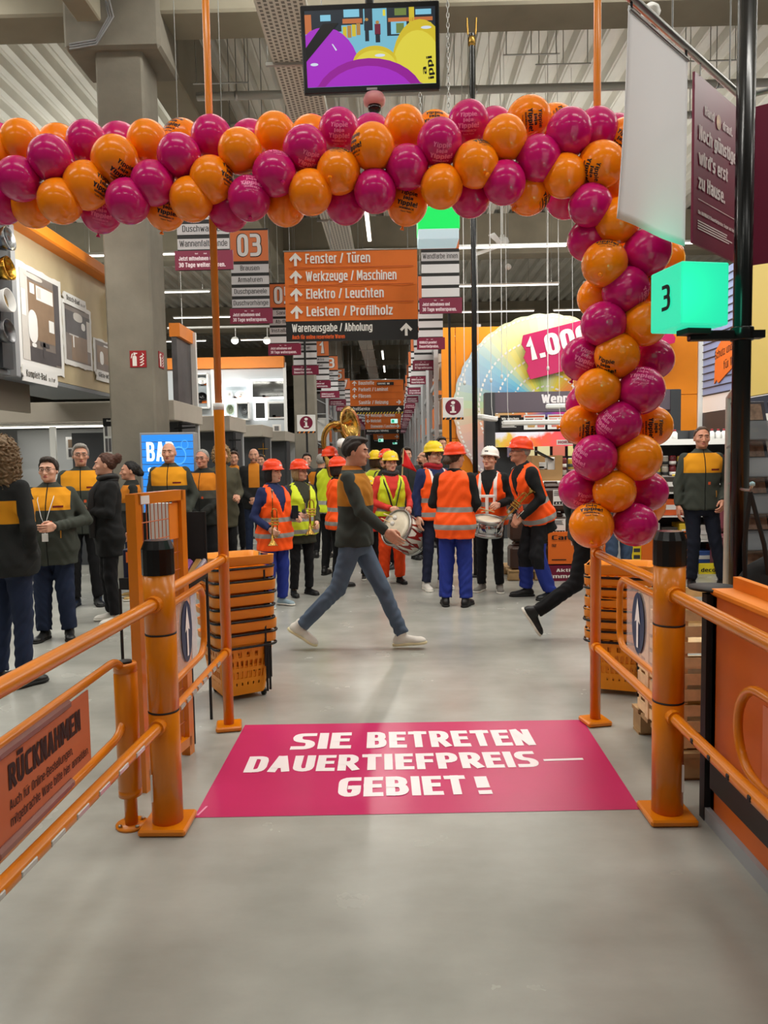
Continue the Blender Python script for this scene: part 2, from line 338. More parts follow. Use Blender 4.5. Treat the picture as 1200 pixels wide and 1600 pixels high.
def ceiling():
    b = MB(); x = -26.0; prof = []
    while x < 26:
        prof += [(x, CZ+.15), (x+.13, CZ+.15), (x+.18, CZ), (x+.2, CZ), (x+.22, CZ+.02), (x+.24, CZ), (x+.37, CZ)]; x += .42
    vs_ = [(px, -8, pz) for px, pz in prof]+[(px, 96, pz) for px, pz in prof]; n = len(prof)
    b.add(vs_, [(i, i+1, n+i+1, n+i) for i in range(n-1)]); return b.build('ceiling', M_ceil, kind='structure', base=False)
ceiling()
BEAMS = [-1.6, 10.3, 22, 34, 46, 58, 70, 82]
for i, y in enumerate(BEAMS):
    b = MB(); b.box((0, y, 8.08), (52, .42, .95)); b.box((0, y, 7.52), (52, .66, .24), bev=.03)
    b.build('trim_%d' % (i+1), M_conc2, kind='structure')
# girder line over the column row and its consoles
b = MB(); b.box((-3.755, 3.0, 7.85), (.31, 13.4, 1.4), bev=.02); b.build('trim_10', M_conc2, kind='structure')
b = MB(); b.box((-3.35, 52, 7.9), (.5, 82, 1.3), bev=.02); b.build('trim_11', M_conc2, kind='structure')
def column(i, x, y):
    b = MB(); b.box((x, y, 3.5), (.62, .62, 7.0), bev=.025)
    b.box((x-.05, y+.05, 7.42), (1.25, .9, .95), bev=.04)
    b.build('column_%d' % i, M_conc, kind='structure')
for i, y in enumerate((10.31, 22.2, 34.2, 46.2, 58.2)):
    column(i+1, -3.51 if i == 0 else -2.62, y)
# cables clipped to the girder
b = MB()
for k in range(3): b.tube([(-3.57+.03*k, 5, 7.6), (-3.57+.03*k, 9.7-.05*k, 7.6), (-3.56+.03*k, 9.85, 7.3), (-3.75, 9.9, 7.05-.03*k), (-4.1, 9.9, 7.0-.03*k)], .012, n=6)
put(b.build('cable_bundle', M_grey), 'grey cables clipped along the concrete girder above the column', 'cable')
# walls that close the hall
M_wall = mat('hall_wall', (150, 146, 136), 0.8, var=.06, vscale=.6)
b = MB(); b.box((0, 96, 4.3), (52, .3, 8.6)); b.build('wall_back', M_wall, kind='structure')
b = MB(); b.box((-26, 44, 4.3), (.3, 104, 8.6)); b.build('wall_left', M_wall, kind='structure')
b = MB(); b.box((26, 44, 4.3), (.3, 104, 8.6)); b.build('wall_right', M_wall, kind='structure')
# ------------------------------------------------------------------ lamps under the ceiling
M_wire = mat('thin_wire', (120, 120, 116), 0.5)
M_lampbody = mat('lamp_housing', (225, 225, 222), 0.45)
LAMPN = [0]
def strip_lamp(x, y, z, L, along='x', power=70, label=None, diff=None, group='linear ceiling lamps', wires=True, up=.0):
    t = thing('ceiling_lamp', label or 'white linear lamp', 'lamp', (x, y, z), 0 if along == 'x' else PI/2, group)
    b = MB(); b.box((0, 0, .045), (L, .09, .05), bev=.012); b.build('housing', M_lampbody, t, local=True)
    b = MB(); b.box((0, 0, .01), (L-.06, .07, .02), bev=.006); b.build('diffuser', diff or M_lamp, t, local=True)
    for s in (-1, 1) if wires else (): b = MB(); b.tube([(s*(L/2-.2), 0, .07), (s*(L/2-.2), 0, CZ-z)], .0035, n=5); b.build('wire', M_wire, t, local=True)
    if up: area('added_uplight', (0, 0, .09), L-.06, .08, power*up, t, (PI, 0, 0))  # extra upward light, added to brighten the ceiling deck
    if power: area('lamp_light', (0, 0, -.006), L-.06, .1, power, t)
    return t
def row(y, z, xs, L, power, what, diff=None, up=.0):
    for i, x in enumerate(xs):
        strip_lamp(x, y, z, L, 'x', power, 'white linear lamp, %s along the row %s' % (ORD[i], what), diff, up=up)
# rows over the entrance (overhead, beyond the top of the picture) and over the sales floor
row(-1.0, 5.6, (-4.4, -.9, 2.6, 6.1), 2.4, 24, 'behind the entrance', M_lampsoft)
row(2.6, 5.9, (-4.4, -.9, 2.6, 6.1), 2.4, 60, 'over the entrance barriers', M_lampsoft, .3)
row(6.4, 6.2, (-8, -4.6, -1.2, 2.4, 6), 2.4, 110, 'over the gathered band', M_lampsoft, .4)
row(9.2, 7.85, (-9.5, -6.5, -1.2, 2.4, 6, 9.5), 2.4, 110, 'before the first concrete beam', M_lampsoft)
row(16, 6.0, (-8.2, -5.3, 2.4, 5.4, 8.4), 2.6, 100, 'over the colour department', None, .35)
row(19.5, 6.0, (-9, -6, 3.0, 6.2), 2.6, 90, 'over the bathroom showroom', None, .35)
row(25, 6.4, (-10, -6, 3.4, 6.6), 2.6, 100, 'over the showroom back wall')
row(31, 6.6, (-9, -5, 3.4, 6.6), 2.6, 90, 'behind the showroom back wall')
for i, y in enumerate((14.6, 20.5, 24.5, 33, 38, 44, 51, 60, 70, 82)):
    strip_lamp(-.45, y, 6.15, 2.6, 'y', 95, 'white linear lamp over the main aisle, %s from the entrance' % ORD[i], M_lamp, 'lamps along the main aisle')
# perforated cable tray over the aisle
def tray_mat():
    m = bpy.data.materials.new('perforated_tray'); m.use_nodes = True; nt = m.node_tree; b = nt.nodes['Principled BSDF']
    tc = nt.nodes.new('ShaderNodeTexCoord'); br = nt.nodes.new('ShaderNodeTexBrick')
    mp = nt.nodes.new('ShaderNodeMapping'); mp.inputs['Rotation'].default_value = (0, 0, PI/2); nt.links.new(tc.outputs['Object'], mp.inputs[0]); nt.links.new(mp.outputs[0], br.inputs['Vector'])
    br.inputs['Scale'].default_value = 5; br.inputs['Mortar Size'].default_value = .07; br.inputs['Mortar Smooth'].default_value = .1
    br.inputs['Brick Width'].default_value = .35; br.inputs['Row Height'].default_value = .32
    br.inputs['Color1'].default_value = rgb(120, 118, 110); br.inputs['Color2'].default_value = rgb(135, 132, 124); br.inputs['Mortar'].default_value = rgb(222, 219, 210)
    nt.links.new(br.outputs[0], b.inputs['Base Color']); b.inputs['Roughness'].default_value = .4; b.inputs['Metallic'].default_value = .3
    return m
tr = thing('cable_tray', 'perforated galvanised cable tray hung along the aisle above the wall screen', 'cable tray', (-1.15, 5, 6.5))
b = MB(); b.box((-1.15, 47, 6.5), (.54, 84, .012)); b.build('tray_bottom', tray_mat(), tr)
for s in (-1, 1):
    b = MB(); b.box((-1.15+s*.27, 47, 6.55), (.012, 84, .1)); b.build('side_lip', M_ceil, tr)
for k in range(28):
    y = 6.5+k*3; b = MB(); b.box((-1.15, y, 6.48), (.72, .04, .04))
    for s in (-1, 1): b.tube([(-1.15+s*.34, y, 6.48), (-1.15+s*.34, y, CZ)], .008, n=5)
    b.build('hanger', M_steel, tr)
# sprinkler pipes
M_pipe = mat('grey_pipe', (176, 176, 170), .4, .2)
for i, (y, z, r, x0, x1, lab) in enumerate(((11.6, 7.12, .06, -2.9, 24, 'thick grey pipe hung under the ceiling, upper of the two crossing pipes'), (12.6, 7.12, .055, -2.9, 24, 'thick grey pipe hung under the ceiling, lower of the two crossing pipes'))):
    t = thing('ceiling_pipe', lab, 'pipe', (x0, y, z), 0, None)
    b = MB(); b.tube([(x0, y, z), (x1, y, z)], r, n=12); b.build('pipe_run', M_pipe, t)
    for k in range(7):
        x = x0+.6+k*3.6; b = MB(); b.tube([(x, y, z), (x, y, CZ)], .008, n=5); b.lathe([(r+.008, -.02), (r+.008, .02)], n=12, M=Matrix.Translation((x, y, z)) @ Matrix.Rotation(PI/2, 4, 'Y')); b.build('hanger', M_steel, t)
# sprinkler drop rails seen against the deck
for i, (px, py, Y) in enumerate(((830, 85, 10.9), (880, 100, 11.2), (1110, 95, 11.0), (345, 130, 11.0))):
    p = PY(px, py, Y); t = thing('bracket_rail', 'small steel bracket rail under the deck, %s from the column' % ORD[(1, 2, 3, 0)[i]], 'bracket', p, 0, 'bracket rails under the deck')
    b = MB(); b.tube([p+Vector((-.4, 0, 0)), p+Vector((.4, 0, 0))], .012, n=6); b.build('rod', M_steel, t)
    b = MB()
    for s in (-.35, .0, .35): b.tube([p+Vector((s, 0, 0)), (p.x+s, p.y, CZ)], .007, n=5)
    b.build('drop_wire', M_steel, t)
# ceiling fan and globe
def ceiling_fan(px, py, Y, label):
    p = PY(px, py, Y); t = thing('ceiling_fan', label, 'ceiling fan', p)
    b = MB(); b.lathe([(0, -.12), (.12, -.1), (.16, 0), (.13, .08), (.05, .12), (.05, .16), (0, .17)], p, n=18); b.build('motor', M_lampbody, t)
    b = MB(); b.tube([p, (p.x, p.y, CZ)], .02, n=8); b.lathe([(.03, CZ-p.z-.25), (.09, CZ-p.z-.05), (.1, CZ-p.z)], (p.x, p.y, p.z), n=14); b.build('down_rod', M_lampbody, t)
    for k in range(3):
        a = k*2*PI/3+.12; d = Vector((math.cos(a), math.sin(a), 0)); e = Vector((-d.y, d.x, .25)).normalized()
        b = MB(); b.add([p+d*.15-e*.05-Vector((0, 0, .06)), p+d*.95-e*.07-Vector((0, 0, .06)), p+d*.95+e*.07-Vector((0, 0, .06)), p+d*.15+e*.05-Vector((0, 0, .06)),
              p+d*.15-e*.05-Vector((0, 0, .08)), p+d*.95-e*.07-Vector((0, 0, .08)), p+d*.95+e*.07-Vector((0, 0, .08)), p+d*.15+e*.05-Vector((0, 0, .08))], [(0, 1, 2, 3), (7, 6, 5, 4), (0, 4, 5, 1), (1, 5, 6, 2), (2, 6, 7, 3), (3, 7, 4, 0)]); b.build('blade', M_lampbody, t)
ceiling_fan(785, 378, 18, 'white three-bladed ceiling fan hanging beyond the balloon arch')
p = PY(794, 417, 18); t = thing('globe_sensor', 'small white ball hanging on a cord below the ceiling fan', 'sensor', p)
b = MB(); b.lathe([(0, -.08), (.06, -.05), (.08, 0), (.06, .05), (0, .08)], p, n=14); b.build('globe', M_lampbody, t)
b = MB(); b.tube([p+Vector((0, 0, .08)), (p.x, p.y, CZ)], .008, n=5); b.build('cord', M_wire, t)
p = PY(1017, 20, 9); t = thing('dome_loudspeaker', 'white ball loudspeaker hanging above the white banner rail', 'loudspeaker', p)
b = MB(); b.lathe([(0, -.1), (.08, -.08), (.11, 0), (.09, .06), (.04, .1), (0, .11)], p, n=16); b.build('ball', M_lampbody, t)
b = MB(); b.tube([p+Vector((0, 0, .1)), (p.x, p.y, CZ)], .006, n=5); b.build('cord', M_wire, t)
# ================================================================== BATHROOM SHOWROOM
LX = -4.3
def bath_board():
    t = thing('display_board', 'long wood-look bathroom display board with orange light cove on top', 'display board', (LX, 9.7, 2.66))
    b = MB(); b.box((LX-.06, 9.98, 3.48), (.12, 3.0, 1.62)); b.build('panel', mat('oak_laminate', (188, 172, 138), .5, var=.06, vscale=4), t)
    b = MB(); b.box((LX+.02, 9.3, 4.37), (.36, 4.4, .16), bev=.02); b.build('orange_cove', M_orangeb, t)
    b = MB(); b.box((LX-.5, 9.6, 2.64), (1.0, 3.9, .05)); b.build('soffit', mat('soffit_grey', (128, 132, 136), .6), t)
    b = MB(); b.box((LX-.01, 8.42, 3.47), (.16, .1, 1.72)); b.build('edge_profile', M_grey, t)
    return t
bath_board()
area('cove_light', (LX+.3, 8.4, 4.6), .2, .2, 2.5, None, (0, .5, 0), (1, .8, .4))
area('board_light', (LX+.9, 8.6, 4.2), .3, 1.6, 14, None, (0, 1.1, 0))
def on_left(Y0, Y1, z0, z1): return frame_m((LX+.005, Y0, z0), (0, 1, 0), (0, 0, 1)), Y1-Y0, z1-z0
def lpt(px, py): return PX(px, py, LX)
M_pic = mat('photo_greybrown', (128, 118, 112), .35, var=.25, vscale=3)
M_picd = mat('photo_dark', (82, 78, 80), .35, var=.2, vscale=4)
M_picl = mat('photo_light', (212, 208, 202), .35, var=.05)
M_picb = mat('photo_brown', (142, 118, 96), .35, var=.12, vscale=5)
def torn_picture(px0, px1, pyt, pyb, label, tag_txt, small, kind):
    a = lpt(px0, pyb); Y0 = a.y; Y1 = lpt(px1, pyb).y
    z0 = a.z; z1 = lpt(px0, pyt).z; M, w, h = on_left(Y0, Y1, z0, z1)
    t = thing('bathroom_poster', label, 'poster', (LX, (Y0+Y1)/2, z0))
    b = MB(); n = 14; o = []
    for i in range(n+1): o.append((w*i/n, R_.uniform(-.012, .012)))
    for i in range(n+1): o.append((w+R_.uniform(-.01, .01), h*(i+.5)/(n+1)))
    for i in range(n+1): o.append((w-w*i/n, h+R_.uniform(-.012, .012)))
    for i in range(n+1): o.append((R_.uniform(-.01, .01), h-h*(i+.5)/(n+1)))
    b.poly([(x, y) for x, y in o], .012, M=M @ Matrix.Translation((0, 0, .014))); b.build('paper', M_white, t)
    b = MB(); m = .05*w+.03
    def rc(x0, x1, y0, y1, mi, z): b.add([(x0*w, y0*h, z), (x1*w, y0*h, z), (x1*w, y1*h, z), (x0*w, y1*h, z)], [(0, 1, 2, 3)], mi, M=M)
    def ov(cx, cy, rx, ry, mi, z, nn=20): b.add([(w*(cx+rx*math.cos(2*PI*k/nn)*(1 if abs(math.cos(2*PI*k/nn)) < 2 else 1)), h*(cy+ry*math.copysign(abs(math.sin(2*PI*k/nn))**.6, math.sin(2*PI*k/nn))), z) for k in range(nn)], [tuple(range(nn))], mi, M=M)
    rc(.07, .93, .08, .94, 0, .016)
    if kind == 0:
        rc(.07, .22, .08, .94, 2, .018); rc(.22, .8, .3, .86, 3, .018); rc(.8, .93, .1, .94, 1, .018); rc(.22, .8, .08, .22, 1, .018)
        rc(.08, .17, .5, .75, 4, .02); ov(.3, .42, .1, .16, 4, .021); rc(.26, .36, .74, .84, 4, .021); ov(.31, .24, .05, .02, 4, .021)
        rc(.4, .78, .7, .84, 4, .019); rc(.42, .5, .72, .82, 2, .021); rc(.66, .78, .42, .54, 4, .021); ov(.35, .905, .2, .025, 2, .021); rc(.5, .56, .14, .3, 1, .021); rc(.45, .65, .25, .29, 1, .021)
    elif kind == 1:
        rc(.07, .93, .5, .86, 1, .018); rc(.25, .8, .1, .5, 3, .018); ov(.5, .8, .16, .07, 2, .02); ov(.68, .68, .07, .06, 4, .02); rc(.8, .92, .3, .8, 2, .02); rc(.18, .5, .48, .5, 2, .02); rc(.3, .34, .3, .48, 4, .02)
    else:
        rc(.12, .9, .3, .8, 3, .018); ov(.3, .45, .08, .2, 4, .02); ov(.78, .42, .06, .2, 4, .02); rc(.4, .7, .82, .86, 4, .02)
    b.build('picture', [M_pic, M_picd, M_picl, M_picb, mat('photo_white', (240, 240, 238), .35)], t)
    if tag_txt:
        M2 = M @ Matrix.Translation((0, 0, .03)); b = MB(); hh = .19 if kind == 0 else .15; tw = .78*w; yy = -.16 if kind == 0 else (h-.05 if kind == 1 else -.12)
        b.poly([(.02, yy), (.05, yy+.05), (.0, yy+.09), (.04, yy+hh), (tw, yy+hh), (tw+.02, yy+.05), (tw-.01, yy)], .015, M=M2); lab = b.build('caption_card', M_white, t)
        b = MB(); text(b, tag_txt, M2, .1, yy+.055, hh*.42, tw*.56, wt='b'); text(b, small, M2, .1+tw*.62, yy+.055, hh*.26, tw*.2, wt='r'); b.build('caption', mat('grey_lettering', (70, 66, 60), .6), lab)
torn_picture(29, 98, 408, 572, 'large torn-edge photo of a complete bathroom with caption Komplett-Bad', 'Komplett-Bad', 'ca. 8 m²', 0)
torn_picture(99, 143, 468, 568, 'middle torn-edge photo of a shower bathroom with caption Dusch-Bad', 'Dusch-Bad', 'ca. 4 m²', 1)
torn_picture(146, 182, 527, 580, 'small torn-edge photo of a guest toilet with caption Gäste-WC', 'Gäste-WC', 'ca. 2 m²', 2)
for i, (px, py0, py1) in enumerate(((173, 462, 495), (177, 500, 528))):
    a = lpt(px, py1); c = lpt(px, py0); t = thing('wall_cabinet', ('upper', 'lower')[i]+' white cube shelf mounted at the end of the oak display board', 'cabinet', (LX, a.y, a.z))
    b = MB(); b.box((LX+.145, a.y, (a.z+c.z)/2), (.28, .34, c.z-a.z), bev=.008); b.build('carcass', M_white, t)
    b = MB(); b.box((LX+.285, a.y, (a.z+c.z)/2), (.012, .31, c.z-a.z-.04), bev=.004); b.build('door', M_picl, t)
# siding bay with vessel sinks
t = thing('siding_panel', 'grey slatted display bay beside the oak board where round basins hang', 'display panel', (LX, 7.6, 2.7))
b = MB()
for k in range(14): b.box((LX-.03, 7.6, 2.72+k*.118), (.04, 1.45, .112), bev=.006)
b.build('slats', mat('slate_blue_slat', (88, 98, 112), .5), t)
b = MB(); b.box((LX+.0, 8.2, 3.5), (.14, .22, 1.66)); b.build('dark_post', M_dgrey, t)
BMATS = [(mat('steel_basin', (150, 152, 155), .25, 1), 'brushed steel round basin, topmost on the slatted bay'), (mat('gold_basin', (200, 150, 60), .2, 1), 'plain gold round basin, second from the top on the slatted bay'),
         (mat('ornate_gold', (190, 150, 70), .3, 1, var=.5, vscale=30), 'white and ornate gold basin, third from the top on the slatted bay'), (mat('pewter_basin', (110, 110, 112), .35, .9), 'dark pewter round basin, lowest on the slatted bay')]
for i, py in enumerate((378, 424, 474, 522)):
    p = PX(6, py, LX+.12); Mx = Matrix.Translation((LX, p.y-.02, p.z)) @ Matrix.Rotation(PI/2-.15, 4, 'Y')
    t = thing('vessel_basin', BMATS[i][1], 'basin', (LX, p.y-.02, p.z), 0, 'round basins on the slatted bay')
    b = MB(M=Mx); b.lathe([(.03, .02), (.09, .04), (.115, .12), (.128, .2), (.122, .202), (.11, .12), (.08, .06), (0, .05)], n=28); b.build('bowl', [BMATS[i][0] if i != 2 else M_white], t)
    b = MB(M=Mx); b.lathe([(.109, .122), (.08, .066), (.02, .058), (0, .058)], n=24); b.build('inside', BMATS[i][0], t)
# low fascia and light strip
b = MB(); b.box((-4.62, 8.3, 2.44), (.05, 2.2, .36)); put(b.build('hanging_fascia', mat('taupe_fascia', (124, 116, 102), .6)), 'taupe fascia board hanging below the basin bay', 'fascia')
strip_lamp(-5.4, 8.6, 2.32, 1.6, 'y', 40, 'bright strip lamp glowing behind the taupe fascia', M_lamp, None, False)
# showroom cabins along the aisle: lintel + dark walls
def cabin(i, y0, d, xin, wid, label):
    z0, z1 = 2.27, 2.58
    t = thing('showroom_cabin', label, 'showroom cabin', (xin-wid/2, y0, 0), 0, 'bathroom showroom cabins along the aisle')
    b = MB(); b.box((xin-wid/2, y0+d/2, (z0+z1)/2), (wid, d, z1-z0), bev=.008); b.build('lintel', M_beige, t)
    b = MB(); b.box((xin-wid/2, y0+d-.1, z0/2), (wid-.1, .08, z0)); b.build('back_wall', mat('cabin_wall', (176, 178, 180), .55), t)
    b = MB(); b.box((xin-.45, y0+.5, z0/2), (.72, .06, z0-.02)); b.build('shower_wall', M_dgrey, t)
    b = MB(); b.box((xin-.06, y0+.9, z0/2), (.06, .8, z0-.02)); b.build('side_wall', M_dgrey, t)
    return t
CAB = [(11.6, 1.7, -3.42, 6.0, 'wide beige-topped showroom cabin directly behind the concrete column'), (15.7, 1.7, -3.46, 1.6, 'second beige-topped showroom cabin beyond the column'),
       (19.8, 1.7, -3.5, 1.7, 'third beige-topped showroom cabin beyond the column'), (24.2, 3.4, -3.55, 1.9, 'farthest beige-topped showroom cabin beyond the column')]
for i, c in enumerate(CAB): cabin(i, *c)
def fitting(px, py, Y, m, label, kind):
    p = PY(px, py, Y); t = thing('shower_set', label, 'shower set', (p.x, p.y, p.z))
    b = MB()
    if kind == 0: b.tube([p, p+Vector((0, 0, -.5))], .012, n=8); b.build('rail', m, t)
    if kind == 0:
        b = MB(); b.tube([p+Vector((-.13, -.03, -.16)), p+Vector((.13, -.03, -.16))], .016, n=8); b.build('mixer_bar', m, t)
        b = MB(); b.lathe([(0, 0), (.06, .0), (.06, .02), (.02, .04), (0, .04)], n=16, M=Matrix.Translation(p+Vector((0, -.03, -.38))) @ Matrix.Rotation(PI/2, 4, 'X')); b.build('shower_head', m, t)
    else:
        b = MB(); b.tube([p+Vector((-.16, -.05, -.06)), p+Vector((.18, -.05, -.04))], .014, n=8); b.build('mixer_bar', m, t)
        b = MB(); b.lathe([(0, 0), (.1, 0), (.1, .03), (.02, .05), (0, .05)], p+Vector((.02, -.06, 0)), n=16); b.build('shower_head', m, t)
fitting(289, 664, 12.05, M_blackm, 'black mixer shower on the dark cabin wall behind the column', 1)
fitting(367, 676, 16.15, M_blackm, 'black shower rail on the second dark cabin wall', 0)
fitting(411, 692, 20.25, M_gold, 'gold shower rail on the third dark cabin wall', 0)
def cabin_poster(px0, px1, py0, py1, Y, label, txt=None):
    a = PY(px0, py1, Y); c = PY(px1, py0, Y); w = c.x-a.x; h = c.z-a.z; M = frame_m((a.x, Y, a.z), (1, 0, 0), (0, 0, 1))
    t = thing('cabin_poster', label, 'poster', (a.x+w/2, Y, a.z))
    b = MB(); b.box((a.x+w/2, Y+.006, a.z+h/2), (w, .01, h)); b.build('sheet', M_white, t)
    b = MB(); n = 5
    for i in range(n):
        for j in range(2):
            x0 = w*(.08+.85*i/n); y0 = h*(.1+.42*j); b.add([(x0, y0, .002), (x0+w*.14, y0, .002), (x0+w*.14, y0+h*.36, .002), (x0, y0+h*.36, .002)], [(0, 1, 2, 3)], R_.choice((0, 0, 1, 2)), M=M)
    b.build('print', [M_picd, M_picb, M_picl], t)
    return t, M, w, h
cabin_poster(104, 147, 682, 718, 11.9, 'white poster with rows of small room photos behind the grey-haired man')
t, M, w, h = cabin_poster(163, 191, 653, 712, 11.55, 'price poster headed Badkonzept Detroit beside the column')
b = MB(); b.add([(0, h*.78, .004), (w, h*.78, .004), (w, h, .004), (0, h, .004)], [(0, 1, 2, 3)], 0, M=M); b.build('heading', M_textk, t)
b = MB(); text(b, 'Badkonzept', M, w*.2, h*.91, h*.045, w*.75, z=.006); text(b, 'Detroit', M, w*.42, h*.83, h*.045, w*.45, z=.006); b.build('heading_lettering', M_textw, t)
for i, (px, py0, py1, Y) in enumerate(((341, 678, 716, 16.2), (394, 688, 716, 20.4), (432, 663, 684, 27))):
    cabin_poster(px-6, px+7, py0, py1, Y, 'narrow white photo poster, %s behind the orange pole' % ORD[i])
# first cabin front, seen between column and picture edge
for i, x in enumerate((-6.55, -5.35)):
    b = MB(); b.box((x, 11.62, 1.1), (.09, .05, 2.2)); put(b.build('rack_upright', mat('perforated_white', (214, 214, 210), .5)), '%s white slotted upright in the front of the wide cabin' % ('outer', 'inner')[i], 'upright', 'slotted uprights of the wide cabin')
t = thing('glass_shower_screen', 'dark glass shower screen in the wide cabin behind the curly-haired person', 'shower screen', (-7.1, 12.1, 0))
b = MB(); b.box((-7.05, 12.1, 1.1), (1.2, .02, 2.1)); b.build('glass', mat('dark_glass', (64, 72, 72), .1), t)
b = MB(); b.box((-6.62, 12.07, 1.35), (.24, .05, .05)); b.build('handle', M_chrome, t)
b = MB(); b.box((-5.6, 12.6, 1.1), (1.6, .05, 2.2)); put(b.build('partition_panel', mat('pale_partition', (150, 152, 152), .5)), 'pale partition in the wide cabin behind the grey-haired man', 'partition')
b = MB(); b.box((-4.55, 11.75, 1.05), (1.1, .06, 2.1)); put(b.build('dark_partition', M_dgrey), 'dark partition carrying the photo poster in the wide cabin', 'partition')
strip_lamp(-5.6, 11.9, 2.2, 2.6, 'x', 14, 'bright strip lamp under the beige lintel of the wide cabin', M_lamp, None, False)
strip_lamp(-7.0, 10.6, 2.18, 1.2, 'x', 8, 'short strip lamp in front of the wide cabin', M_lamp, None, False)
# ------------------------------------------------------------------ back wall of the showroom with basins and mirrors
BY = 29.0
t = thing('showroom_wall', 'pale showroom wall with orange top band where basins and mirrors hang', 'display wall', (-6.6, BY, 0))
b = MB(); b.box((-6.75, BY+.1, 2.6), (5.1, .2, 5.2)); b.build('wall_panel', mat('pale_blue_white', (196, 202, 206), .6), t)
b = MB(); b.box((-6.75, BY-.02, 5.42), (5.1, .34, .42)); b.build('orange_band', M_orangeb, t)
for x in (-7.0, -4.2): b = MB(); b.box((x, BY-.04, 2.7), (.12, .08, 5.4)); b.build('upright', M_white, t)
def wall_basin(px0, px1, py0, py1, m, label, hole=True):
    a = PY(px0, py1, BY-.05); c = PY(px1, py0, BY-.05); w = c.x-a.x; h = c.z-a.z; ctr = Vector(((a.x+c.x)/2, BY-.02, (a.z+c.z)/2))
    t = thing('wall_basin', label, 'basin', ctr, 0, 'basins on the showroom wall'); Mx = Matrix.Translation(ctr) @ Matrix.Rotation(PI/2, 4, 'X')
    b = MB(M=Mx); b.lathe([(.9, 0), (1.0, .1), (.98, .16), (.9, .16), (.7, .05), (.2, .03), (0, .03)], n=24, sx=w/2, sy=h/2); b.build('bowl', m, t)
    if hole: b = MB(M=Mx); b.lathe([(0, .04), (.04, .04), (.04, .045), (0, .045)], n=12); b.build('drain', M_chrome, t)
M_ceram = mat('white_ceramic', (238, 238, 236), .15)
wall_basin(308, 325, 590, 601, M_ceram, 'white basin on the showroom wall, above the black one'); wall_basin(309, 324, 613, 626, M_black, 'black basin on the showroom wall, below the white one')
wall_basin(354, 364, 611, 623, M_ceram, 'small white basin on the lit shelf'); wall_basin(368, 386, 611, 623, M_ceram, 'double white basin on the lit shelf')
wall_basin(355, 366, 632, 648, mat('green_ceramic', (120, 132, 108), .3), 'green basin below the lit shelf'); wall_basin(376, 388, 632, 648, mat('grey_ceramic', (92, 96, 98), .3), 'grey basin below the lit shelf')
def wall_mirror(px0, px1, py0, py1, label, lit=True, rnd=False):
    a = PY(px0, py1, BY-.03); c = PY(px1, py0, BY-.03); w = c.x-a.x; h = c.z-a.z; ctr = Vector(((a.x+c.x)/2, BY-.03, (a.z+c.z)/2))
    t = thing('wall_mirror', label, 'mirror', ctr)
    if rnd:
        Mx = Matrix.Translation(ctr) @ Matrix.Rotation(PI/2, 4, 'X'); b = MB(M=Mx); b.lathe([(w/2, 0), (w/2, .03), (0, .03)], n=28, sy=h/w); b.build('glass', mat('mirror_glass', (190, 192, 190), .05, 1), t); return
    b = MB(); b.box(ctr, (w, .05, h), bev=.02); b.build('frame', mat('mirror_glow', (255, 255, 255), .5, emit=(255, 255, 252), estr=2.2) if lit else M_white, t)
    b = MB(); b.box(ctr-Vector((0, .03, 0)), (w-.16, .02, h-.16)); b.build('glass', MATS.get('mirror_glass') or mat('mirror_glass', (190, 192, 190), .05, 1), t)
wall_mirror(283, 297, 594, 611, 'round mirror on the showroom wall', rnd=True); wall_mirror(292, 306, 613, 634, 'half-hidden larger round mirror on the showroom wall', rnd=True)
wall_mirror(392, 447, 592, 624, 'large backlit mirror on the showroom wall'); wall_mirror(397, 417, 626, 657, 'tall backlit mirror on the showroom wall'); wall_mirror(418, 447, 627, 655, 'white-framed mirror on the showroom wall', False)
def wall_shelf(px0, px1, py0, py1, label, lit):
    a = PY(px0, py1, BY-.03); c = PY(px1, py0, BY-.03); w = c.x-a.x; h = c.z-a.z
    t = thing('niche_shelf', label, 'shelf', ((a.x+c.x)/2, BY, a.z))
    b = MB(); b.box(((a.x+c.x)/2, BY-.02, (a.z+c.z)/2), (w, .03, h)); b.build('back', mat('niche_back', (150, 158, 162), .6), t)
    b = MB()
    for z in (a.z, c.z): b.box(((a.x+c.x)/2, BY-.15, z), (w, .3, .06))
    for x in (a.x, c.x): b.box((x, BY-.15, (a.z+c.z)/2), (.06, .3, h))
    b.build('frame', mat('mirror_glow', (255,)*3) if lit else M_white, t)
wall_shelf(350, 389, 602, 625, 'lit rectangular niche with white basins', True); wall_shelf(307, 326, 585, 638, 'tall niche with stacked basins', False); wall_shelf(352, 370, 630, 652, 'small lit niche with the green basin', True); wall_shelf(372, 390, 630, 656, 'small niche with the grey basin', False)
for i, (px, py) in enumerate(((293, 592), (320, 600), (317, 628), (371, 621), (432, 650), (416, 619))):
    p = PY(px, py, BY-.06); t = thing('price_tag', 'small black and orange price tag on the showroom wall, %s from the column' % ORD[(0, 2, 1, 3, 5, 4)[i]], 'price tag', p, 0, 'price tags on the showroom wall')
    b = MB(); b.box(p, (.3, .01, .09)); b.build('card', M_signo, t)
    b = MB(); b.box(p+Vector((-.09, -.008, 0)), (.12, .004, .08)); b.build('logo_field', M_textk, t)
area('wall_wash', (-6.7, BY-2.2, 5.6), 4.6, .2, 80, None, (.7, 0, 0))
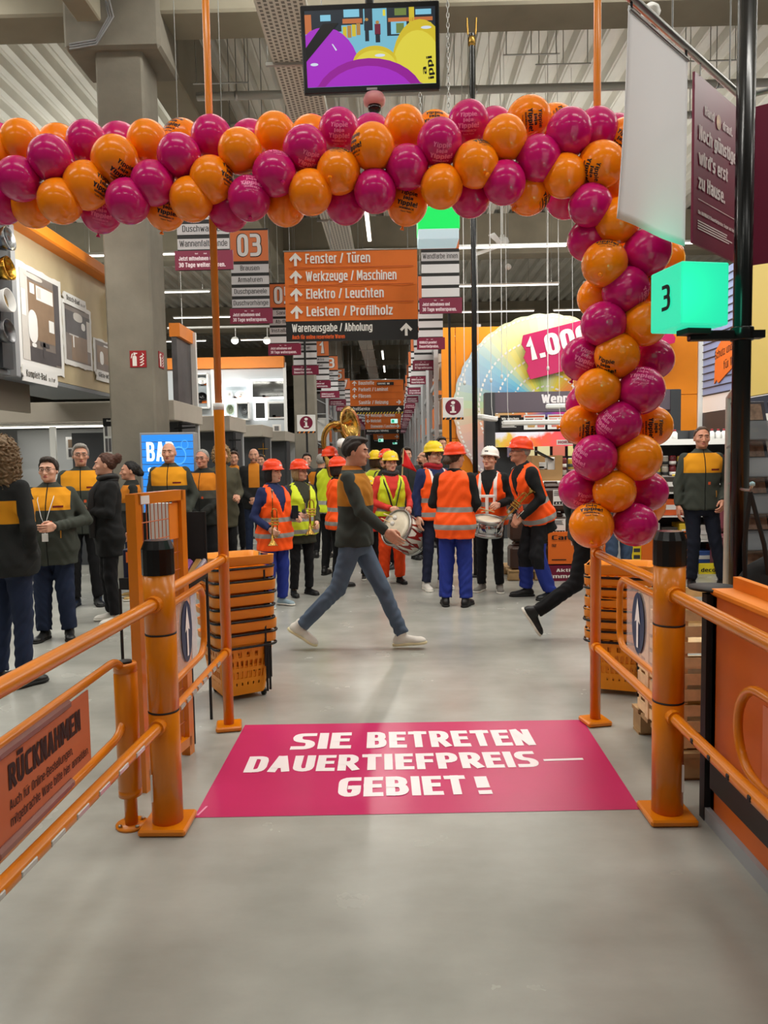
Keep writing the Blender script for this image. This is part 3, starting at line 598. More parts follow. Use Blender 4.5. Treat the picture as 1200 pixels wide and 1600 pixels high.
for i, (px, py, Y) in enumerate(((287, 532, 20), (367, 532, 20), (417, 532, 20), (428, 524, 20.5))):
    p = PY(px, py, Y); t = thing('spotlight', 'bright track spotlight above the showroom, %s from the column' % ORD[i], 'spotlight', p, 0, 'track spotlights above the showroom')
    b = MB(); b.tube([p+Vector((0, .16, .05)), p+Vector((0, .0, 0))], [.07, .1], n=16); b.tube([p+Vector((0, .1, .05)), p+Vector((0, .1, .35))], .01, n=6); b.build('lamp_body', M_lampbody, t)
    b = MB(); b.lathe([(0, 0), (.095, 0), (.095, .004), (0, .006)], n=20, M=Matrix.Translation(p+Vector((0, -.004, 0))) @ Matrix.Rotation(PI/2, 4, 'X')); b.build('lens', mat('spot_lens', (255, 255, 255), .4, emit=(255, 252, 240), estr=40), t)
p = PY(355, 520, 20.1); b = MB(); b.tube([(p.x-1.6, p.y, p.z+.15), (p.x+1.9, p.y, p.z+.15)], .03, n=8)
for x in (-1.2, 1.4): b.tube([(p.x+x, p.y, p.z+.15), (p.x+x, p.y, CZ)], .008, n=5)
put(b.build('lamp_track', M_lampbody), 'white track carrying the spotlights above the showroom', 'lamp track')
t = thing('orange_framed_display', 'tall display frame with orange top just behind the column', 'display frame', (-4.05, 14.6, 2.6))
b = MB(); b.box((-4.1, 14.6, 4.1), (.2, 1.0, .25)); b.build('orange_top', M_orangeb, t)
b = MB(); b.box((-4.12, 14.6, 3.1), (.1, .96, 1.8)); b.build('board', M_picd, t)
b = MB(); b.box((-4.0, 15.05, 2.1), (.1, .1, 4.2)); b.build('profile', M_white, t)
# ------------------------------------------------------------------ column furniture
def fire_sign(M, w, label):
    t = thing('fire_extinguisher_sign', label, 'sign', M.translation); b = MB(M=M); b.box((0, 0, .004), (w, w, .008)); b.build('plate', mat('signal_red', (150, 20, 28), .45), t)
    b = MB(M=M); z = .0095; s = w
    def pl(pts): b.add([(x*s, y*s, z) for x, y in pts], [tuple(range(len(pts)))])
    pl([(-.34, -.42), (-.08, -.42), (-.08, .12), (-.14, .2), (-.28, .2), (-.34, .12)]); pl([(-.26, .22), (-.16, .22), (-.16, .3), (-.26, .3)]); pl([(-.26, .3), (-.05, .3), (-.02, .36), (-.26, .4)]); pl([(-.44, .05), (-.4, .05), (-.3, .3), (-.3, .36), (-.38, .3)])
    for k in range(4): pl([(.08, -.4+k*.17), (.2, -.42+k*.17), (.38, -.28+k*.18), (.24, -.2+k*.19), (.3, -.29+k*.18), (.18, -.33+k*.17)])
    b.build('pictogram', M_textw, t)
p = PY(216, 561, 9.998); fire_sign(frame_m(p, (1, 0, 0), (0, 0, 1)), .22, 'red fire extinguisher sign on the front of the concrete column')
p = PX(257, 565, -3.198); fire_sign(frame_m((-3.198, 10.31, p.z), (0, 1, 0), (0, 0, 1)), .22, 'red fire extinguisher sign on the side of the concrete column')
# blue illuminated BAD sign
p0 = PY(222, 770, 9.62); p1 = PY(301, 675, 9.62); w = p1.x-p0.x; h = p1.z
t = thing('lit_sign', 'blue illuminated totem reading BAD before the concrete column', 'lit sign', ((p0.x+p1.x)/2, 9.7, 0))
b = MB(); b.box(((p0.x+p1.x)/2, 9.73, h/2), (w+.02, .2, h), bev=.008); b.build('case', M_grey, t)
M = frame_m((p0.x, 9.622, 0), (1, 0, 0), (0, 0, 1)); b = MB(); n = 20
for k in range(n):
    z0 = .05+(h-.07)*k/n; z1 = z0+(h-.07)/n-.008; b.add([(.02, z0, .002), (w-.0, z0, .002), (w, z1, .002), (.02, z1, .002)], [(0, 1, 2, 3)], 0, M=M)
b.build('screen', mat('blue_light_panel', (40, 120, 205), .4, emit=(44, 132, 222), estr=.85), t)
b = MB(); text(b, 'BAD', M, .08, h-.37, .25, .36, z=.005); text(b, 'SANITÄR &', M, .09, h-.56, .11, .5, z=.005); text(b, 'ROHRE', M, .09, h-.74, .11, .3, z=.005)
b.build('lettering', mat('lit_lettering', (235, 250, 252), .4, emit=(225, 246, 250), estr=.95), t)
b = MB()
for cx, cz, r in ((.5, h-.3, .12), (.58, h-.16, .06)): b.add([(cx+r*math.cos(a)*.8, cz+r*math.sin(a), .004) for a in [2*PI*k/24 for k in range(24)]]+[(cx+r*.85*math.cos(a)*.8, cz+r*.85*math.sin(a), .004) for a in [2*PI*k/24 for k in range(24)]], [(k, (k+1) % 24, 24+(k+1) % 24, 24+k) for k in range(24)], M=M)
b.build('drop_graphic', mat('blue_light_pale', (80, 160, 228), .4, emit=(80, 165, 232), estr=.85), t)
# ================================================================== MAIN AISLE: hanging boards, banners, racks
M_sgrey = mat('sign_grey', (176, 172, 174), .55)
M_sgrey2 = mat('sign_pale', (206, 204, 206), .55)
M_numo = mat('sign_number_orange', (190, 100, 52), .55)
def aisle_board(x0, w, Y, zb, h, num, lines, promo, label, group, nf=.34):
    """tower board hung from the ceiling: number field, topic lines with black bars, maroon promise at the foot"""
    t = thing('aisle_sign', label, 'aisle sign', (x0+w/2, Y, zb), 0, group)
    M = frame_m((x0, Y, zb), (1, 0, 0), (0, 0, 1))
    hp = .17*h; hn = nf*h; n = len(lines); hl = (h-hp-hn)/n
    b = MB(); b.box((x0+w/2, Y+.02, zb+h/2), (w, .036, h)); b.build('board', M_textk, t)
    b = MB(); b.slab((x0-.04, Y-.004, zb), (1, 0, 0), (0, 0, 1), w+.08, hp*.94, .03); b.build('promise_board', M_maroon, t)
    b = MB(); zz = h-hn
    b.add([(0, zz, .001), (w, zz, .001), (w, h-.03, .001), (0, h-.03, .001)], [(0, 1, 2, 3)], 0, M=M)
    for i in range(n):
        a = hp+hl*i; b.add([(0, a, .001), (w, a, .001), (w, a+hl*.72, .001), (0, a+hl*.72, .001)], [(0, 1, 2, 3)], 1 if lines[n-1-i] else 2, M=M)
    b.build('fields', [M_numo, M_sgrey, M_sgrey2], t)
    far = Y > 24
    if num:
        b = MB(); text(b, num, M, w/2, h-hn*.88, hn*.74, w*(.68 if len(num) == 2 else .9), 1, 'h', 'c', z=.003); text(b, num, M, w/2, h-hn*.855, hn*.69, w*(.63 if len(num) == 2 else .85), 0, 'b', 'c', z=.006)
        b.build('number', [mat('sign_number', (205, 200, 198), .5), M_textk], t)
    b = MB()
    for i, s in enumerate(lines):
        if s: text(b, s, M, w/2, hp+hl*(n-1-i)+hl*.2, hl*.42, min(w*.92, w*.072*len(s)), 0, 'r', 'c', z=.003)
    if b.v: b.build('topic_lettering', M_textk, t)
    b = MB(); M2 = frame_m((x0-.04, Y-.004, zb), (1, 0, 0), (0, 0, 1))
    a, c = (('Jetzt mitnehmen und', '30 Tage weitersparen.') if promo == 0 else ('HORNBACH garantiert', 'Dauertiefpreise.'))
    if not far:
        text(b, 'Hand', M2, (w+.08)*.40, hp*.76, hp*.07, None, 0, 'b', 'r', z=.002); text(b, 'drauf.', M2, (w+.08)*.5, hp*.76, hp*.07, None, z=.002)
    text(b, a, M2, .05, hp*.46, hp*.2, (w)*.72, z=.002, wt='h'); text(b, c, M2, .05, hp*.14, hp*.22, w*.9 if promo == 0 else w*.8, z=.002, wt='h')
    b.build('promise_lettering', mat('sign_pink_white', (225, 205, 212), .6), t)
    b = MB()
    for s in (.08, .92): b.tube([(x0+w*s, Y+.02, zb+h), (x0+w*s, Y+.02, CZ)], .006, n=5)
    b.build('suspension_wire', M_wire, t)
def promo_y(i): return 12+3.6*i
LN = [('03', ['Brausen', 'Armaturen', 'Duschpaneele', 'Duschvorhänge']), ('05', ['Sanitär', 'Ab-fluss', 'Installation', '']), ('09', ['Möbel', 'Wohnen', '', '']), ('11', ['Elektro', 'Kabel', '', '']), ('13', ['Regale', 'Ordnung', '', '']), ('15', ['Leuchten', 'Lampen', '', ''])]
def far_num(k): return ('%d' % k)
GL_, GR_ = 'aisle boards along the bathroom side of the main aisle', 'aisle boards along the colour side of the main aisle'
aisle_board(PY(278, 400, 9.6).x, .66, 9.6, PY(300, 422, 9.6).z, 1.5, '01', ['Bad', 'Duschen', 'Duschwannen', 'Wannenfaltwände'], 0, 'aisle board reading Duschwannen and Wannenfaltwände behind the orange pole', None)
for i in range(16):
    Y = promo_y(i); num, ln = LN[i] if i < 6 else (far_num(15+2*(i-5)), ['', '', '', ''])
    lab = ('aisle board 03 listing Brausen and Armaturen, frontmost on the bathroom side' if i == 0 else 'grey and maroon aisle board, %s from the entrance on the bathroom side of the aisle' % ORD[i])
    aisle_board(-1.95-.6, .6, Y, 3.80, 1.48, num, ln, 1 if i in (2, 4, 7) else 0, lab, GL_)
RN = [('02a', ['Wandfarbe innen', '', '', '']), ('04', ['', '', '', '']), ('06', ['', '', '', '']), ('08', ['', '', '', ''])]
for i in range(16):
    Y = promo_y(i); num, ln = RN[i] if i < 4 else (far_num(2*i+2), ['', '', '', ''])
    lab = ('aisle board 02a listing Wandfarbe innen beneath the green lamp box' if i == 0 else 'grey and maroon aisle board, %s from the entrance on the colour side of the aisle' % ORD[i])
    aisle_board(.42+(.05 if i == 0 else .12), .6 if i == 0 else .5, Y, 3.9 if i == 0 else 3.86, 1.52, num, ln, 1 if i in (1, 3, 5) else 0, lab, GR_)
def arrow(b, M, cx, cy, s, ang=0, mi=0, z=.003):
    pts = [(-.11, -.5), (.11, -.5), (.11, .1), (.36, -.14), (.5, .02), (0, .52), (-.5, .02), (-.36, -.14), (-.11, .1)]
    c_, s_ = math.cos(ang), math.sin(ang)
    b.add([(cx+s*(x*c_-y*s_), cy+s*(x*s_+y*c_), z) for x, y in pts], [(0, 1, 2, 8), (2, 3, 4, 5), (8, 2, 5), (5, 6, 7, 8)], mi, M=M)
def banner(x0, w, Y, zt, zb, lines, foot, foot2, label, hazard=False):
    h = zt-zb; t = thing('aisle_banner', label, 'banner', (x0+w/2, Y, zb), 0, 'orange direction banners across the aisle'); M = frame_m((x0, Y, zb), (1, 0, 0), (0, 0, 1))
    b = MB(); nx, nz = 26, 16; hb = h*(.225 if not hazard else .24); vs_ = []; fs = []
    for j in range(nz+1):
        for i in range(nx+1):
            u = i/nx; v = j/nz; sag = .012*math.sin(u*17+v*5)*(1-v)+.008*math.sin(u*41)*(1-v)
            vs_.append((u*w, hb+v*(h-hb)-(.012*math.sin(u*PI*3)**2 if j == nz else 0), sag))
    for j in range(nz):
        for i in range(nx): a = j*(nx+1)+i; fs.append((a, a+1, a+nx+2, a+nx+1))
    b.add(vs_, fs, 0, True, M); b.add([(x, y, z-.012) for x, y, z in vs_], [f[::-1] for f in fs], 0, True, M); b.build('cloth', M_signo, t)
    b = MB(); b.slab((x0, Y, zb), (1, 0, 0), (0, 0, 1), w, hb, .02); b.build('black_band', M_textk, t)
    b = MB(); b.tube([(x0-.02, Y, zt), (x0+w+.02, Y, zt)], .014, n=8); b.build('top_rod', M_steel, t)
    b = MB(); b.tube([(x0+.35*w, Y, zt), (x0+.3*w, Y, CZ)], .006, n=5); b.tube([(x0+w*.93, Y, zt), (x0+w*.93, Y, CZ)], .006, n=5); b.tube([(x0+.04*w, Y, zt), (x0+.04*w, Y, CZ)], .006, n=5); b.build('wire', M_wire, t)
    b = MB(); n = len(lines); hl = (h-hb)/n
    for i, s in enumerate(lines):
        y = hb+hl*(n-1-i)+hl*.26
        if s[0]: arrow(b, M, w*.085 if s[0] != '>' else w*.91, y+hl*.24, hl*.74, {'^': 0, '<': PI/2, '>': -PI/2}[s[0]], z=.03)
        text(b, s[1:], M, w*.16, y, hl*.56, min(w*.8, w*.0325*len(s[1:])), z=.03)
    if foot: text(b, foot, M, w*.045, hb*.47, hb*.4, w*.0265*len(foot), z=.003)
    arrow(b, M, w*.91, hb*.5, hb*.62, z=.003)
    b.build('lettering', M_textw, t)
    if n > 1:
        b = MB()
        for i in range(1, n): b.add([(w*.03, hb+hl*i, .026), (w*.97, hb+hl*i, .026), (w*.97, hb+hl*i+.012, .026), (w*.03, hb+hl*i+.012, .026)], [(0, 1, 2, 3)], 0, M=M)
        b.build('seam', mat('orange_seam', (176, 74, 22), .7), t)
    if foot2: b = MB(); text(b, foot2, M, w*.045, hb*.12, hb*.2, w*.4, z=.004, wt='h'); b.build('small_orange_lettering', mat('orange_print', (226, 92, 26), .6), t)
    if hazard:
        b = MB()
        for k in range(18):
            x = w*k/18; b.add([(x, 0, .004), (x+w*.026, 0, .004), (x+w*.05, hb*.22, .004), (x+w*.024, hb*.22, .004)], [(0, 1, 2, 3)], 0, M=M)
        b.build('hazard_stripe', mat('hazard_yellow', (230, 200, 50), .5), t)
    return t, M
banner(-1.84, 2.28, 13, 5.19, 3.66, ['^Fenster / Türen', '^Werkzeuge / Maschinen', '^Elektro / Leuchten', '^Leisten / Profilholz'], 'Warenausgabe / Abholung', 'Auch für online reservierte Waren', 'large orange banner listing Fenster, Werkzeuge, Elektro and Leisten over the aisle')
t, M = banner(-1.86, 2.28, 32, 5.0, 3.55, ['^Baustoffe', '^Parkett / Laminat', '<Fliesen', '>Sanitär / Heizung'], 'ProfiService', None, 'orange banner listing Baustoffe, Parkett and Fliesen with yellow hazard edge', True)
b = MB(); b.slab((-1.86+1.15, 31.96, 4.76), (1, 0, 0), (0, 0, 1), .72, .13, .01); b.build('drive_in_plate', M_textk, t); b = MB(); text(b, 'DRIVE IN', frame_m((-1.86+1.15, 31.958, 4.76), (1, 0, 0), (0, 0, 1)), .04, .03, .075, .5, z=.004); b.build('drive_in_lettering', M_textw, t)
banner(-1.86, 2.28, 48, 4.6, 3.25, ['^Werkzeuge / Maschinen', '<Werkstatt', '>Eisenwaren / Leuchten'], 'Warenausgabe / Abholung', None, 'orange banner listing Werkzeuge and Werkstatt, third over the aisle')
banner(-1.86, 2.28, 66, 4.3, 3.1, ['<Baustoffe / Fliesen', '>Sanitär'], 'ProfiService', None, 'small distant orange banner, last over the aisle')
for i, (px, py, Y) in enumerate(((616, 658, 46), (595, 688, 62), (617, 692, 70))):
    p = PY(px, py, Y); t = thing('exit_sign', 'small lit emergency exit sign over the far aisle, %s from the entrance' % ORD[i], 'exit sign', p, 0, 'exit signs over the far aisle')
    b = MB(); b.box(p, (.42, .05, .26), bev=.01); b.build('case', mat('exit_green_white', (190, 235, 225), .4, emit=(150, 225, 205), estr=.8), t)
    b = MB(); b.box(p+Vector((-.08, -.03, 0)), (.16, .006, .18)); b.build('green_field', mat('exit_green', (20, 150, 110), .4, emit=(20, 160, 120), estr=.6), t)
    b = MB(); b.tube([p, (p.x, p.y, CZ)], .01, n=5); b.build('rod', M_wire, t)
# info signs on black posts
def info_sign(px0, px1, py0, py1, Y, post_px, label):
    a = PY(px0, py1, Y); c = PY(px1, py0, Y); w = c.x-a.x; h = c.z-a.z; M = frame_m((a.x, Y, a.z), (1, 0, 0), (0, 0, 1))
    t = thing('info_sign', label, 'information sign', ((a.x+c.x)/2, Y, 0), 0)
    b = MB(); b.slab((a.x, Y, a.z), (1, 0, 0), (0, 0, 1), w, h, .03, bev=.006); b.build('plate', M_white, t)
    b = MB(); cy = h*.57; r = h*.36
    b.add([(w/2+r*math.cos(2*PI*k/28), cy+r*math.sin(2*PI*k/28), .003) for k in range(28)], [tuple(range(28))], 0, M=M); b.build('disc', M_maroon, t)
    b = MB(); s = r
    b.add([(w/2+s*.26*math.cos(2*PI*k/14), cy+s*.56+s*.2*math.sin(2*PI*k/14), .005) for k in range(14)], [tuple(range(14))], 0, M=M)
    for x0, x1, y0, y1 in ((-.34, .16, .1, .26), (-.16, .16, -.55, .2), (-.38, .38, -.72, -.52)): b.add([(w/2+s*x0, cy+s*y0, .005), (w/2+s*x1, cy+s*y0, .005), (w/2+s*x1, cy+s*y1, .005), (w/2+s*x0, cy+s*y1, .005)], [(0, 1, 2, 3)], 0, M=M)
    b.build('letter_i', M_textw, t)
    b = MB(); b.slab((a.x, Y-.002, a.z-h*.0), (1, 0, 0), (0, 0, 1), w, h*.1, .03); b.build('black_foot', M_textk, t)
    b = MB()
    for k in range(4): b.add([(w*(.06+.25*k), .0, .004), (w*(.14+.25*k), 0, .004), (w*(.2+.25*k), h*.1, .004), (w*(.12+.25*k), h*.1, .004)], [(0, 1, 2, 3)], 0, M=M)
    b.build('hazard_stripe', mat('hazard_orange', (226, 130, 40), .5), t)
    X = PY(post_px, py1, Y).x; b = MB(); b.box((X, Y+.06, 2.35 if Y < 16 else 2.4), (.05, .05, 4.7)); b.build('post', M_blackm, t)
    b = MB(); b.box((X, Y+.06, .01), (.3, .3, .02)); b.build('foot_plate', M_blackm, t)
info_sign(692, 724, 621, 656, 15.6, 704, 'white information sign with maroon disc on black post beside the colour fan')
info_sign(464.5, 492.5, 648, 677, 19, 479, 'white information sign with maroon disc below the bathroom aisle boards')
# storage racks along both sides of the far aisle
M_rack = mat('rack_grey', (176, 178, 180), .45, .2)
PACK = [mat('pack_%d' % i, c, .6, var=.1, vscale=3) for i, c in enumerate(((196, 190, 180), (120, 112, 104), (214, 120, 52), (96, 104, 118), (150, 60, 44), (206, 204, 198), (76, 72, 70)))]
def rack(side, i, Y0):
    x = .62 if side > 0 else -2.45; dx = side
    x = 1.0 if side > 0 else -2.62
    t = thing('storage_rack', 'tall grey storage rack, %s from the entrance on the %s side of the aisle' % (ORD[i], 'colour' if side > 0 else 'bathroom'), 'storage rack', (x, Y0, 0), 0, 'storage racks along the far aisle')
    H = 4.7
    b = MB()
    for y in (Y0, Y0+2.6):
        b = MB()
        for xx in (0, 1.0): b.box((x+dx*xx, y, H/2), (.1, .12, H))
        for k in range(5): b.tube([(x+dx*.03, y, .4+k*.85), (x+dx*.97, y, .9+k*.85)], .02, n=5)
        b.build('upright', M_rack, t)
    b = MB()
    for z in (.15, 1.25, 2.35, 3.4, 4.3):
        for xx in (.02, .98): b.box((x+dx*xx, Y0+1.3, z), (.05, 2.5, .1))
        b.box((x+dx*.5, Y0+1.3, z+.04), (.92, 2.5, .03))
    b.build('beam', M_rack, t)
    b = MB()
    for z in (.21, 1.31, 2.41, 3.46):
        y = Y0+.1
        while y < Y0+2.3:
            w = R_.uniform(.3, .7); h = R_.uniform(.4, .85); w = min(w, Y0+2.5-y); b.box((x+dx*.45, y+w/2, z+h/2), (.75, w-.03, h), R_.randrange(len(PACK))); y += w
    b.build('goods', PACK, t, kind='stuff')
    b = MB(); b.box((x+dx*.02, Y0+1.3, 2.6), (.06, .9, .5), 0); b.build('shelf_poster', M_signo, t)
for i in range(14): rack(1, i, 17.6+4.3*i)
for i in range(12): rack(-1, i, 29.4+4.3*i)
# ================================================================== COLOUR DEPARTMENT
WY = 17.0
t = thing('colour_wall', 'tall orange panelled wall behind the colour mixing counter', 'display wall', (4, WY, 0))
x0 = PY(690, 600, WY).x; x1 = PY(1090, 600, WY).x; zt = PY(720, 511, WY).z
b = MB(); xs = [x0, x0+.32, x0+1.6, x0+2.9, x0+4.2, x1-.9, x1]; zs = [0, 1.0, 2.05, 2.95, zt]
for i in range(len(xs)-1):
    for j in range(len(zs)-1): b.box(((xs[i]+xs[i+1])/2, WY+.05, (zs[j]+zs[j+1])/2), (xs[i+1]-xs[i]-.012, .1, zs[j+1]-zs[j]-.012), 0, .004)
b.build('panels', mat('colour_wall_orange', (232, 138, 22), .5, var=.02), t)
b = MB(); b.box((x1+.06, WY+.0, 2.4), (.1, .08, 4.8)); b.build('slotted_post', M_white, t)
# rainbow colour fan
ctr = PY(853, 636, WY-.12); RR = (ctr.z-0)*0 + 143*(WY-.12)/F_PX
def fan_mat():
    m = bpy.data.materials.new('rainbow_fan'); m.use_nodes = True; nt = m.node_tree; b = nt.nodes['Principled BSDF']
    tc = nt.nodes.new('ShaderNodeTexCoord'); sp = nt.nodes.new('ShaderNodeSeparateXYZ'); nt.links.new(tc.outputs['Object'], sp.inputs[0])
    def mth(op, a, c=None):
        n = nt.nodes.new('ShaderNodeMath'); n.operation = op
        for i, v in enumerate((a, c)):
            if v is None: continue
            if isinstance(v, (int, float)): n.inputs[i].default_value = v
            else: nt.links.new(v, n.inputs[i])
        return n.outputs[0]
    x = sp.outputs['X']; z = mth('SUBTRACT', sp.outputs['Z'], RR)
    ang = mth('ARCTAN2', x, z)           # 0 = up
    an = mth('ADD', mth('DIVIDE', ang, 2*PI), .5)
    st = mth('DIVIDE', mth('FLOOR', mth('MULTIPLY', an, 64)), 64)
    r = nt.nodes.new('ShaderNodeValToRGB'); nt.links.new(st, r.inputs[0]); cr = r.color_ramp
    cols = [(0, (96, 78, 130)), (.12, (150, 110, 150)), (.2, (226, 130, 70)), (.25, (150, 190, 120)), (.3, (80, 150, 200)), (.35, (110, 190, 215)), (.4, (240, 225, 80)), (.45, (170, 200, 90)), (.5, (210, 225, 180)), (.56, (240, 220, 60)), (.62, (240, 150, 50)), (.7, (225, 60, 60)), (.8, (190, 50, 140)), (.9, (110, 70, 160)), (1, (96, 78, 130))]
    cr.elements[0].position = 0; cr.elements[0].color = rgb(*cols[0][1]); cr.elements[1].position = 1; cr.elements[1].color = rgb(*cols[-1][1])
    for p, c in cols[1:-1]: e = cr.elements.new(p); e.color = rgb(*c)
    rad = mth('DIVIDE', mth('SQRT', mth('ADD', mth('MULTIPLY', x, x), mth('MULTIPLY', z, z))), RR)
    rr = nt.nodes.new('ShaderNodeValToRGB'); nt.links.new(rad, rr.inputs[0]); c2 = rr.color_ramp; c2.interpolation = 'LINEAR'
    c2.elements[0].position = .4; c2.elements[0].color = (0, 0, 0, 1); c2.elements[1].position = .97; c2.elements[1].color = (.5, .5, .5, 1)
    mx = nt.nodes.new('ShaderNodeMix'); mx.data_type = 'RGBA'; nt.links.new(rr.outputs[0], mx.inputs[0]); nt.links.new(r.outputs[0], mx.inputs[6]); mx.inputs[7].default_value = rgb(232, 230, 224)
    nt.links.new(mx.outputs[2], b.inputs['Base Color']); b.inputs['Roughness'].default_value = .5
    return m
t = thing('colour_fan', 'giant rainbow colour swatch fan with white slots on the orange wall', 'wall decoration', (ctr.x, WY-.12, ctr.z))
b = MB(); N = 96; o = []
for k in range(N):
    a = 2*PI*k/N; r = RR*(1-.012*(k % 3 == 0)); o.append((ctr.x+r*math.sin(a), ctr.z+r*math.cos(a)))
vs_ = [(x, WY-.12, z) for x, z in o]+[(x, WY-.02, z) for x, z in o]
b.add(vs_, [tuple(range(N))[::1], tuple(range(N, 2*N))[::-1]]+[(k, (k+1) % N, (k+1) % N+N, k+N) for k in range(N)])
b.v = [(x-ctr.x, y-(WY-.12), z-ctr.z+RR) for x, y, z in b.v]
fo = b.build('swatches', fan_mat(), t, local=True); fo.location = (0, 0, -RR)
b = MB()
for q in (.96, .72, .53, .36, .22):
    n = int(120*q)
    for k in range(n):
        a = 2*PI*k/n; a2 = a+2*PI/n*.62; rA = RR*q; wv = .02
        b.add([(ctr.x+(rA+d)*math.sin(x), WY-.124, ctr.z+(rA+d)*math.cos(x)) for x, d in ((a, -wv), (a, wv), (a2, wv*1.6), (a2, -wv*.4))], [(0, 1, 2, 3)])
b.build('slots', M_textw, t)
# maroon price strip across the fan
a = PY(822, 574, WY-.3); c = PY(1050, 516, WY-.3); u = (c-a); L = u.length
t = thing('price_strip', 'maroon torn-edge board with 1.000 across the rainbow fan', 'promotion board', a)
v = Vector((-u.z, 0, u.x)).normalized(); hh = .98; M = frame_m(a, u, v); bb = MB(); bb.box((a.x+.5, WY-.14, a.z+.2), (.1, .3, .1)); bb.box((a.x+2.6, WY-.14, a.z+.9), (.1, .3, .1)); bb.build('bracket', M_steel, t)
M = M @ Matrix.Translation((0, -.28, 0)); b = MB()
b.poly([(.04, .0), (.0, .2), (.06, .3), (.0, .5), (.08, .62), (.02, .8), (.1, hh), (L, hh), (L-.02, .7), (L+.05, .5), (L-.03, .3), (L+.04, .1), (L, 0)], .05, M=M); b.build('board', mat('magenta_board', (190, 28, 92), .45), t)
b = MB(); text(b, '1.000', M, .12, .4, .48, 1.42, z=.006, wt='h'); text(b, '...Dottergelb', M, .95, .16, .15, 1.0, z=.006); text(b, '-grün ...', M, L-.62, .24, .16, .56, z=.006); b.build('lettering', M_textw, t)
# colour mixing counter
CY = 14.8
a = PY(758, 645, CY); c = PY(1062, 608, CY); X0, X1 = a.x, c.x; zb_, zt_ = a.z, c.z
t = thing('mixing_counter', 'dark colour mixing kiosk with header Wenn Farbe before the rainbow fan', 'kiosk', ((X0+X1)/2, CY, 0))
M = frame_m((X0, CY-.02, 0), (1, 0, 0), (0, 0, 1)); W = X1-X0
b = MB(); b.box(((X0+X1)/2, CY+.08, (zb_+zt_)/2), (W, .2, zt_-zb_)); b.build('header', mat('aubergine_header', (92, 82, 92), .5), t)
b = MB(); b.box((X0+.09, CY+.07, zt_/2), (.2, .24, zt_-.02)); b.box((X1-.09, CY+.07, zt_/2), (.2, .24, zt_-.02)); b.box(((X0+X1)/2, CY+.25, 1.2), (W, .06, 2.4)); b.build('frame', M_dgrey, t)
b = MB(); text(b, 'Wenn Farbe, dann ...', M, W*.29, zb_+.17, .17, 1.95, z=.002, wt='h'); b.build('header_lettering', mat('pale_lettering', (228, 222, 224), .6), t)
za, zc = PY(770, 672, CY).z, PY(770, 649, CY).z
for k in range(5):
    x = X0+.3+k*.47; b = MB(); b.box((x+.21, CY+.05, (za+zc)/2), (.42, .02, zc-za)); s = b.build('info_card', M_white if k else M_textk, t)
    Mk = frame_m((x, CY+.038, za), (1, 0, 0), (0, 0, 1)); h = zc-za; b = MB()
    if k == 0: text(b, 'Wir mischen', Mk, .03, h*.68, h*.16, .34); text(b, 'Ihr Produkt', Mk, .03, h*.44, h*.16, .34); rough_bars(b, Mk, .03, h*.3, .3, .01, 3); b.build('card_print', M_textw, s)
    else:
        b.add([(.02, h*.82, .002), (.4, h*.82, .002), (.4, h*.92, .002), (.02, h*.92, .002)], [(0, 1, 2, 3)], 0, M=Mk)
        for q, (xx, yy) in enumerate(((.04, .5), (.22, .5), (.08, .14), (.27, .14))): b.add([(xx, h*yy, .002), (xx+.13, h*yy, .002), (xx+.15, h*(yy+.22), .002), (xx-.01, h*(yy+.22), .002)], [(0, 1, 2, 3)], (1, 2, 1, 3)[(q+k) % 4], M=Mk)
        b.build('card_print', [mat('print_red', (196, 84, 50), .5), mat('print_rose', (206, 120, 110), .5), M_dgrey, mat('print_tan', (190, 150, 90), .5)], s)
